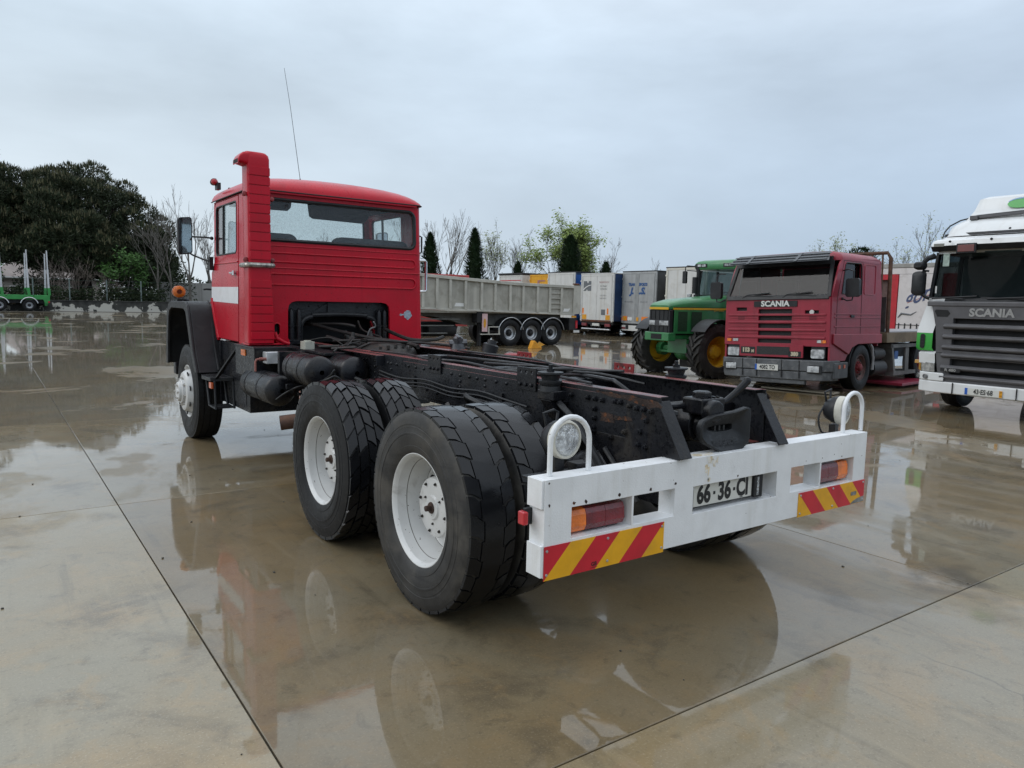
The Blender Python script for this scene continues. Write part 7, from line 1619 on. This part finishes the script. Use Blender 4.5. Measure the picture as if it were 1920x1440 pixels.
for s in (-1, 1):
    wheel(st, (s * 1.0, -1.50, .47), T9, RIMRED, HUBRED, rz=0 if s < 0 else pi, holes=8, hr=.19, hx=-.07)
    for y in (-4.9, -7.6): wheel(st, (s * 1.0, y, .47), T9, RIMRED, HUBRED, rz=0 if s < 0 else pi)
    mb = MB(); pts = [(-1.50 + .58 * cos(t), .47 + .58 * sin(t)) for t in [R(-10) + R(185) * i / 14 for i in range(15)]] ; inn = [(-1.5 + (a + 1.5) * .96, .47 + (b - .47) * .96) for a, b in pts]
    pts = [(-3.0 - a, b) for a, b in pts]; inn = [(-3.0 - a, b) for a, b in inn]
    mb.plate([pts + inn[::-1]], FX, min(s * .82, s * 1.13), max(s * .82, s * 1.13)); mb.build("wheel_arch", BLKPL, st)
    mb = MB(); mb.tube([(s * 1.14, -2.06, .40), (s * 1.14, -2.08, .65), (s * 1.14, -2.0, .88), (s * 1.14, -1.9, .95)], .03, 6); mb.build("arch_edge", mat("pale_edge_trim", (.30, .30, .31), .5), st)
    mb = MB(); mb.bx(min(s * 1.22, s * 1.10), max(s * 1.22, s * 1.10), -.70, -.10, .30, .62); cb = mb.build("bumper_corner", GREYB, st, bevel=.02)
    for y in (-.30, -.52): MB().bx(min(s * 1.2205, s * 1.232), max(s * 1.2205, s * 1.232), y - .03, y + .03, .50, .57).build("side_lamp", MATS["orange_reflector"], cb)
mb = MB(); mb.bx(-.45, -.35, -8.5, -.6, .55, .80); mb.bx(.35, .45, -8.5, -.6, .55, .80); mb.bx(-.9, .9, -1.6, -1.4, .40, .55); mb.bx(-.5, .5, -1.8, -.3, .5, 1.0); mb.build("chassis", TBLACK, st)
mb = MB(); mb.cyl((-1.0, -2.75, .72), (-1.0, -2.2, .72), .14, 14); mb.cyl((-1.0, -2.8, .42), (-1.0, -2.15, .42), .17, 14); mb.build("air_tank", TBLACK, st)
mb = MB(); mb.prism([(-3.02, .93), (-3.12, .93), (-3.3, .30), (-3.2, .30)], 'x', -1.15, -.6); mb.prism([(-3.2, .30), (-3.2, .22), (-4.5, .22), (-4.5, .30)], 'x', -1.15, -.6); mb.bx(-1.15, -.6, -4.5, -3.02, .84, .92); mb.bx(-1.13, -1.09, -4.1, -3.9, .3, .84); mb.build("side_rack", mat("grey_weathered_steel", (.12, .12, .115), .6, var=.3), st)
MB().bx(-1.1, -1.0, -3.55, -3.35, .58, .76).build("blue_canister", mat("blue_plastic", (.02, .08, .25), .5), st)
bd_ = MB().bx(-1.2, 1.2, -8.6, -2.62, .96, 1.18).build("load_bed", mat("weathered_timber_edge", (.17, .13, .085), .7, var=.25, vs=3, streak=((.10, .08, .05), .5, 8)), st, bevel=.01)
for k in range(8): MB().bx(-1.19 + k * .298, -1.19 + k * .298 + .29, -8.58, -2.75, 1.1805, 1.20).build("bed_plank", mat("wet_grey_deck", (.25, .24, .245), .4, var=.15, vs=1.5, dirt=((.15, .14, .14), .5, 2)), bd_)
RUSTF = mat("brown_rusty_frame", (.085, .045, .028), .75, var=.4, vs=6, dirt=((.16, .08, .04), .6, 8))
hb = sub("headboard", st)
mb = MB(); mb.tube([(-1.17, -2.70, 1.18), (-1.17, -2.72, 2.78), (-1.10, -2.72, 2.90), (1.10, -2.72, 2.93), (1.17, -2.72, 2.8), (1.17, -2.70, 1.18)], .042, 6); mb.build("frame", RUSTF, hb)
for k in range(10): MB().bar((-1.0 + k * .222, -2.72, 1.2), (-1.0 + k * .222, -2.72, 2.90), .03, .03, up=(0, 1, 0)).build("bar", RUSTF, hb)
mb = MB(); mb.bx(-1.12, 1.12, -2.70, -2.685, 1.2, 1.95); mb.build("plate", mat("dark_headboard_plate", (.06, .06, .058), .6, var=.3), hb)
mb = MB(); mb.prism([(-3.4, -1.0), (-5.2, -1.5), (-5.2, .2), (-3.4, 0)], 'z', .10, .16) if False else mb.bx(-1.45, .2, -4.6, -2.9, .12, .18); tag(mb.build("ramp_panel", mat("wet_crimson_panel", (.22, .012, .035), .35, var=.15, bump=(.3, 6)), None, bevel=.01), "crimson corrugated panel lying on the ground under the flat bed", "panel").matrix_world = Matrix.Translation((10.03, 6.9, -.06)) @ Matrix.Rotation(R(97.1), 4, 'Z')
# pale boards under its bumper
pb = MB()
pb.bx(-.75, .75, -.16, .16, .012, .045, rot=Matrix.Rotation(.1, 3, 'Z')); o = tag(pb.build("timber_board", mat("pale_timber", (.42, .36, .27), .5, var=.15), None, bevel=.004), "pale plank lying on the wet ground under the dark red truck's bumper", "plank"); o.location = (10.5, 6.6, 0); o.rotation_euler = (0, 0, R(97))

# ------------------------------------------------------------------ white cab-over truck at the right edge
PWHITE = mat("white_cab_paint", (.66, .67, .67), .32, var=.04, vs=2, coat=.3, dirt=((.48, .47, .44), .4, 3, .5, .75), streak=((.52, .50, .47), .35, 6))
DGREY = mat("dark_grey_grille_plastic", (.085, .083, .088), .42, var=.12, vs=4, dirt=((.12, .12, .12), .3, 6), coat=.1)
BRIGHTG = mat("bright_green_paint", (.035, .33, .045), .32, var=.06, vs=3, coat=.3)
wt = thing("tractor_unit", "white cab-over truck with dark grey grille and green corner panels, cut by the right edge", "truck", (9.9, 2.87, 0), R(90))
W2 = 1.16
# body: lower corner panels, upper cab as a shaped shell; front face y=0, local +x picture left
def fsec(z, w, y0, r): return [(x, y, z) for x, y in rrect(-w, w, -2.25, y0, [.05, .05, r, r], 7)]
mb = MB(); mb.loft([fsec(1.03, 1.13, -.13, .20), fsec(1.35, 1.14, -.13, .22), fsec(1.86, 1.08, -.13, .26)]); mb.build("cab_lower", PWHITE, wt, smooth=40)
mb = MB(); mb.loft([fsec(2.66, 1.08, -.16, .24), fsec(2.90, 1.06, -.20, .26), fsec(2.93, 1.05, -.22, .26)]); mb.build("cab_header", PWHITE, wt, smooth=40)
mb = MB(); mb.loft([fsec(2.95, 1.00, -.24, .25), fsec(3.12, .97, -.34, .25), fsec(3.21, .88, -.46, .24), fsec(3.26, .76, -.58, .22), fsec(3.28, .5, -.75, .2)]); mb.build("high_roof", PWHITE, wt, smooth=40)
mb = MB(); mb.loft([[(x, y, z) for x, y in rrect(-.72 + i, .72 - i, -1.6, -.62 - i * 1.4, .12, 5)] for i, z in ((-.08, 3.22), (-.02, 3.34), (.0, 3.38), (.05, 3.58), (.12, 3.62))]); df = mb.build("roof_deflector", PWHITE, wt, smooth=40)
for s in (-1, 1):
    for yy, ww, x0, y1_ in ((-.20, .10, 1.06, -.28), (-1.2, .12, 1.09, -1.2), (-2.2, .14, 1.09, -2.2)): MB().bar((s * x0, yy, 1.88), (s * (x0 - .04), y1_, 2.68), .05, ww, up=(0, 1, 0)).build("cab_pillar", BLKPL, wt, bevel=.01)
arc = lambda z, w, y: [(w * t, y - .16 * abs(t) ** 3, z) for t in (-1, -.9, -.75, -.5, -.25, 0, .25, .5, .75, .9, 1)]
mb = MB(); mb.loft([arc(1.90, 1.06, -.03), arc(2.68, 1.01, -.16)], cap=False, closed=False); wg_ = mb.build("windscreen", glass("teal_windscreen", (.34, .40, .41), .06, .02, (.10, .125, .125), .003), wt, smooth=60, fix=False)
for s in (-1, 1): MB().add([(s * 1.07, -.3, 1.92), (s * 1.07, -1.15, 1.92), (s * 1.04, -1.15, 2.66), (s * 1.02, -.38, 2.66)], [(0, 1, 2, 3)]).build("side_window", DGLASS, wt, smooth=0, fix=False)
MB().bx(-1.05, 1.05, -2.2, -1.21, 1.9, 2.66).build("sleeper_wall", PWHITE, wt); MB().bx(-.98, .98, -1.16, -1.12, 1.9, 2.66).build("cab_curtain", mat("dark_teal_trim", (.085, .105, .112), .8), wt); MB().bx(-1.0, 1.0, -.9, -.2, 1.74, 1.95).build("dashboard", BLKPL, wt, bevel=.04)
mb = MB(); mb.loft([arc(1.865, 1.07, .0), arc(1.92, 1.06, -.012)], cap=False, closed=False); mb.build("screen_base", BLKPL, wt)
for x0, x1 in ((.95, .25), (.1, -.75)):
    mb = MB(); mb.tube([(x0, .0, 1.91), (x1, .015, 1.95)], .014, 5); mb.tube([(x0 + .1, -.02, 1.93), (x1 + .2, .02, 1.90)], .010, 5); mb.build("wiper", BLKPL, wt)
mb = MB(); mb.loft([[(x, y, z) for x, y in [(p[0], p[1]) for p in arc(z, w, yy)]] for z, w, yy in ((2.70, 1.09, -.02), (2.78, 1.09, .05))] , cap=False, closed=False); mb.loft([arc(2.70, 1.09, -.02), arc(2.70, 1.0, -.22)], cap=False, closed=False); mb.build("visor_band", BLKPL, wt)
mb = MB(); mb.loft([arc(2.781, 1.085, .052), arc(2.86, 1.07, .03), arc(2.90, 1.04, -.06), arc(2.92, 1.0, -.2)], cap=False, closed=False); vz = mb.build("sun_visor", PWHITE, wt, smooth=50)
mb = MB(); mb.bx(.30, .60, .03, .075, 2.64, 2.80); vl = mb.build("visor_lamp", BLKPL, wt, bevel=.01); MB().bx(.325, .575, .0755, .085, 2.665, 2.775).build("lens", mat("smoked_red_lens", (.14, .035, .03), .15, coat=.5), vl, bevel=.008)
MB().bx(.84, 1.0, -.05, -.02, 2.77, 2.82).build("corner_lamp", mat("dull_clear_lens", (.2, .2, .18), .3), wt)
mb = MB(); mb.loft([arc(2.955, 1.012, -.215), arc(3.0, 1.0, -.225)], cap=False, closed=False); mb.build("roof_joint", BLKPL, wt)
mb = MB(); mb.tube([(1.0, -.30, 2.93), (1.0, -.36, 3.04), (.95, -.42, 3.14), (.84, -.54, 3.235), (.66, -.6, 3.28)], .012, 6); mb.build("roof_seam", BLKPL, wt)
mb = MB(); mb.bar((.60, -.50, 3.255), (-.7, -.46, 3.30), .05, .035); mb.bar((.60, -.54, 3.29), (-.7, -.50, 3.335), .03, .03); mb.bx(.54, .66, -.58, -.44, 3.22, 3.29); mb.build("light_bar", DGREY, wt, bevel=.006)
for x, z in ((.72, 2.84), (.10, 2.85), (-.02, 3.03)): MB().lathe([(0, .02), (.02, .018), (.02, 0)], (x, .03 if z < 2.9 else -.30, z), 'y', 8).build("fixing_hole", DARK, wt)
def oval_(cx, cz, a, b, t0=0, t1=2 * pi, n=24): return [(cx + a * cos(t0 + (t1 - t0) * i / n), cz + b * sin(t0 + (t1 - t0) * i / n)) for i in range(n + (0 if abs(t1 - t0 - 2 * pi) < 1e-6 else 1))]
dfn = lambda a, b, d: (a, -.60 - (b - 3.38) * .35 + .006 + d, b)
mb = MB(); mb.plate([oval_(-.02, 3.455, .20, .075)], dfn, 0, .004); em = mb.build("green_emblem", BRIGHTG, df, smooth=0)
mb = MB(); mb.plate([oval_(-.02, 3.462, .205, .088, .35, 2.9, 18) + oval_(-.02, 3.462, .195, .066, .35, 2.9, 18)[::-1]], dfn, .005, .008); mb.build("blue_arc", mat("pale_blue_mark", (.22, .36, .52), .4), em, smooth=0)
mb = MB(); mb.plate([oval_(-.10, 3.465, .035, .022)], dfn, .005, .008); mb.build("emblem_eye", PAPER, em, smooth=0)
# grille
gout = [(-.84, .50), (.70, .50), (.74, .57), (.80, 1.0), (.84, 1.45), (.94, 1.86), (-.94, 1.86), (-.88, 1.45), (-.84, 1.0)]
mb = MB(); mb.plate([gout] + [[(-.78, a), (-.78, b), (.565, b), (.565, a)] for a, b in ((1.50, 1.585), (1.325, 1.415), (1.15, 1.245), (1.055, 1.075 + .02), (.80, .92), (.655, .735))], FY, -.06, .035)
gl_ = mb.build("grille", DGREY, wt, bevel=.008)
MB().bx(-.85, .97, -.07, -.061, .52, 1.8).build("grille_backing", DARK, gl_)
mb = MB(); mb.plate([[(.66, 1.61), (.82, 1.61), (.87, 1.70), (.85, 1.725), (.66, 1.72), (.62, 1.665)]], FY, .036, .040); mb.build("side_intake", DARK, gl_)
for z in (1.455, 1.285, 1.11, .975, .77, .62):
    mb = MB(); mb.prism([(.0351, z - .045), (.075, z - .02), (.08, z + .005), (.0351, z + .045)], 'x', -.80, .70); mb.build("grille_bar", DGREY, gl_, bevel=.006)
mb = MB(); mb.bx(-.86, .80, .0355, .0365, 1.008, 1.018); mb.build("grille_joint", DARK, gl_)
mb = MB(); mb.bx(-.86, 1.0, -.02, .05, 1.78, 1.865); mb.build("grille_top", DGREY, gl_, bevel=.02)
mb = MB(); mb.text("SCANIA", .175, lambda a, b, d: (.005 - a, .0362 + d * 2, 1.682 + b), bold=.007, sx=1.05); mb.build("name_lettering", mat("dull_silver_lettering", (.33, .33, .32), .35, .4, var=.1), gl_, smooth=0)
mb = MB(); mb.plate([rrect(.37, .68, .705, .765, .015)], FY, .081, .088); bd2 = mb.build("type_plate", INK, gl_); mb = MB(); mb.text("R 480", .062, lambda a, b, d: (.525 - a, .088 + d, .735 + b), bold=.002, sx=1.2); mb.build("type_lettering", MATS["dull_silver_lettering"], bd2, smooth=0)
# corners, lamps, bumper
for s in (-1, 1):
    crn = lambda z, w, yf: [(s * (w - .33), yf - .02, z), (s * (w - .20), yf - .03, z), (s * (w - .05), yf - .06, z), (s * w, yf - .16, z), (s * w, yf - .55, z)]
    mb = MB(); mb.loft([crn(1.035, 1.175, .035), crn(1.08, 1.205, .045), crn(1.33, 1.205, .045)], cap=False, closed=False); cpg = mb.build("corner_panel", BRIGHTG, wt, smooth=50)
    mb = MB(); mb.loft([crn(1.3305, 1.207, .047), crn(1.42, 1.19, .04), crn(1.7, 1.13, .0), crn(1.92, 1.09, -.04)], cap=False, closed=False); mb.build("corner_panel", PWHITE, wt, smooth=50)
    mb = MB(); mb.plate([rrect(min(s * 1.0, s * 1.085), max(s * 1.0, s * 1.085), 1.07, 1.31, .035)], lambda a, b, d: (a, .024 - max(0, abs(a) - .97) * .2 + d, b), 0, .006); vt = mb.build("air_vent", DARK, cpg)
    mb = MB()
    for z in (1.12, 1.17, 1.22, 1.27): mb.plate([rect(min(s * .995, s * 1.075), max(s * .995, s * 1.075), z - .006, z + .006)], lambda a, b, d: (a, .0305 - max(0, abs(a) - .97) * .2 + d, b), 0, .006)
    mb.build("vent_slats", BLKPL, vt)
    mb = MB(); mb.loft([crn(.82, 1.14, .03), crn(.99, 1.15, .04), crn(1.03, 1.12, .0)], cap=False, closed=False); mb.build("lamp_cowl", PWHITE, wt, smooth=50)
    mb = MB(); mb.plate([[(s * .79, .68), (s * 1.05, .68), (s * 1.06, .84), (s * .80, .83)]], lambda a, b, d: (a, .058 - max(0, abs(a) - .9) * .6 + d, b), -.04, .0); mb.build("headlight", mat("dim_headlight_glass", (.30, .29, .27), .12, .4, var=.4, vs=14, coat=.7), wt, bevel=.01)
    mb = MB(); mb.plate([[(s * 1.055, .68), (s * 1.12, .70), (s * 1.12, .85), (s * 1.065, .85)]], lambda a, b, d: (a, .0 - max(0, abs(a) - 1.0) * 1.0 + d, b), -.03, .03); mb.bx(min(s * 1.10, s * 1.2), max(s * 1.10, s * 1.2), -.16, -.10, .80, .86); mb.build("turn_lamp", mat("yellowed_turn_lens", (.50, .28, .07), .3, coat=.4), wt, bevel=.006)
bp = [(-1.16, -.55), (-1.16, -.22), (-1.06, -.02), (-.85, .06), (0, .09), (.85, .06), (1.06, -.02), (1.16, -.22), (1.16, -.55)]; bq = [(-1.02, -.55), (-.98, -.15), (.98, -.15), (1.02, -.55)]
mb = MB(); mb.prism(bp + bq[::-1], 'z', .34, .535); bmp = mb.build("bumper", PWHITE, wt, bevel=.025, seg=3)
for s in (-1, 1):
    be = [(s * .62, .09 - .012), (s * .85, .063), (s * 1.06, -.018), (s * 1.162, -.22), (s * 1.162, -.55), (s * 1.0, -.55), (s * .96, -.14), (s * .70, -.05)]
    mb = MB(); mb.prism(be, 'z', .5355, .675); mb.build("bumper_end", PWHITE, bmp, bevel=.02)
    for x in (.93, 1.09): mb = MB(); mb.lathe([(0, .042), (.012, .042), (.016, .034), (.006, .030), (.006, 0)], (s * x, .052 if x < .95 else -.045, .60), (s * (.1 if x < .95 else .45), 1, 0), 16); mb.build("fog_lamp", mat("dull_lamp_glass", (.18, .18, .18), .15, .5), bmp)
    wheel(wt, (s * .98, -1.32, .475), T9, RIM10, HUB10, rz=0 if s < 0 else pi)
    wheel(wt, (s * .98, -4.9, .475), T9, RIM10, HUB10, rz=0 if s < 0 else pi)
for x in (.47, -.47): MB().bx(x - .006, x + .006, .078, .094, .35, .53).build("bumper_gap", DARK, bmp)
mb = MB(); mb.bx(-.28, .27, .0905, .098, .365, .475); np3 = mb.build("number_plate", PLATE, wt, bevel=.002)
MB().bx(.228, .27, .0985, .0995, .367, .473).build("plate_band", EUBLUE, np3); MB().bx(-.28, -.235, .0985, .0995, .367, .473).build("plate_band", YEPL, np3)
mb = MB(); mb.text("43\u00b7ES\u00b768", .105, lambda a, b, d: (-.003 - a, .098 + d * .5, .42 + b), bold=.003, sx=.78); mb.text("07", .034, lambda a, b, d: (-.257 - a, .0995 + d * .3, .447 + b)); mb.text("10", .034, lambda a, b, d: (-.257 - a, .0995 + d * .3, .392 + b)); mb.build("plate_characters", INK, np3, smooth=0)
mb = MB(); mb.bx(-1.0, 1.0, -2.2, -.3, .55, 1.02); mb.bx(-.5, .5, -6, -2, .6, .9); mb.build("chassis", TBLACK, wt)
mb = MB(); mb.bx(-1.14, 1.14, -2.2, -1.9, .5, 1.03); mb.build("cab_step_panel", PWHITE, wt)
mo = sub("mirror", wt)
mb = MB(); mb.loft([[(x, -.02, z) for x, z in rrect(1.075, 1.29, 1.955, 2.37, .06, 5)], [(x, .07, z) for x, z in rrect(1.09, 1.275, 1.97, 2.355, .06, 5)], [(x, .10, z) for x, z in rrect(1.12, 1.25, 2.02, 2.30, .05, 5)]]); mb.build("mirror_housing", BLKPL, mo, smooth=45)
mb = MB(); mb.loft([[(x, -.02, z) for x, z in rrect(1.08, 1.28, 2.39, 2.53, .06, 5)], [(x, .07, z) for x, z in rrect(1.095, 1.265, 2.40, 2.525, .055, 5)], [(x, .10, z) for x, z in rrect(1.12, 1.24, 2.43, 2.50, .03, 5)]]); mb.build("wide_angle_mirror", BLKPL, mo, smooth=45)
mb = MB(); mb.tube([(1.02, -.12, 2.62), (1.08, -.02, 2.58), (1.14, .0, 2.50), (1.16, .0, 2.42)], [.05, .045, .04, .03], 8); mb.tube([(1.06, -.06, 2.37), (1.15, -.01, 2.38)], .02, 6); mb.tube([(1.12, .0, 1.98), (1.06, -.02, 1.93), (1.02, -.05, 1.91)], .03, 6); mb.build("mirror_arm", BLKPL, mo)
MB().bx(.945, .97, -.13, -.128, 2.0, 2.12).build("pass_sticker", PAPER, wg_); MB().bx(.80, .90, -.175, -.17, 2.45, 2.68).build("sun_film", mat("green_white_sticker", (.40, .50, .45), .4, var=.3, vs=12), wg_)

# ------------------------------------------------------------------ green timber trailer far left
TG = mat("timber_trailer_green", (.04, .26, .065), .45, var=.12, vs=2)
tt = thing("timber_trailer", "bright green timber trailer with tall white stakes parked by the low wall", "trailer", (0.0, 76.0, 0))
mb = MB(); mb.bx(-12, 1.62, -.1, .25, 1.02, 1.42); mb.bx(-12, 1.62, 1.9, 2.25, 1.02, 1.42); mb.build("chassis_beam", TG, tt, bevel=.03)
mb = MB(); mb.prism([(1.1, 1.05), (1.62, 1.05), (1.62, .95), (1.4, .6), (1.25, .6)], 'y', -.1, .2); mb.bx(1.2, 1.4, -.1, 2.2, .5, .66); mb.build("rear_bracket", TG, tt)
for x in (-12, -10.4, -8.6, -6.8, -5.4, -3.4, -1.6, .4): MB().bx(x - .04, x + .04, -.15, -.09, 1.34, 1.40).build("lashing_ring", TBLACK, tt)
for x in (-.05, 1.48, -2.0, -4.6, -6.8, -9):
    for dy, dx, h in ((0.0, .12, 5.35), (2.1, -.10, 5.15)):
        s_ = MB().bar((x + dx, dy, 1.42), (x + dx * .6, dy, 2.05), .22, .2, up=(0, 1, 0)).build("stake_foot", TG, tt)
        MB().bar((x + dx * .6, dy, 2.051), (x + dx * .35, dy, 3.7), .15, .13, up=(0, 1, 0)).build("stake", mat("bare_aluminium_stake", (.60, .61, .62), .4, .4, var=.1), s_)
        MB().bar((x + dx * .35, dy, 3.701), (x + dx * .2, dy, h), .10, .09, up=(0, 1, 0)).build("stake_extension", MATS["bare_aluminium_stake"], s_)
for x in (-2.1, .05, -4.2):
    for y, rz in ((.05, R(90)), (2.1, R(-90))): wheel(tt, (x, y, .52), T10, RIM10, HUB10, rz=rz)
    pts = [(x + .66 * cos(t), .52 + .68 * sin(t)) for t in [R(15) + R(150) * i / 14 for i in range(15)]]; MB().tube([(a, -.16, b) for a, b in pts], .05, 6).build("mudguard_edge", ALURIM, tt)
    inn = [(x + (a - x) * .95, .52 + (b - .52) * .95) for a, b in pts]; MB().plate([pts + inn[::-1]], FY, -.14, .4).build("mudguard", BLKPL, tt)
mb = MB(); mb.bx(-12, 1.2, .3, 1.85, .7, 1.0); mb.build("under_frame", TBLACK, tt)
MB().bx(1.45, 1.6, -.13, -.101, .75, .9).build("tail_lamp", BRLENS, tt)
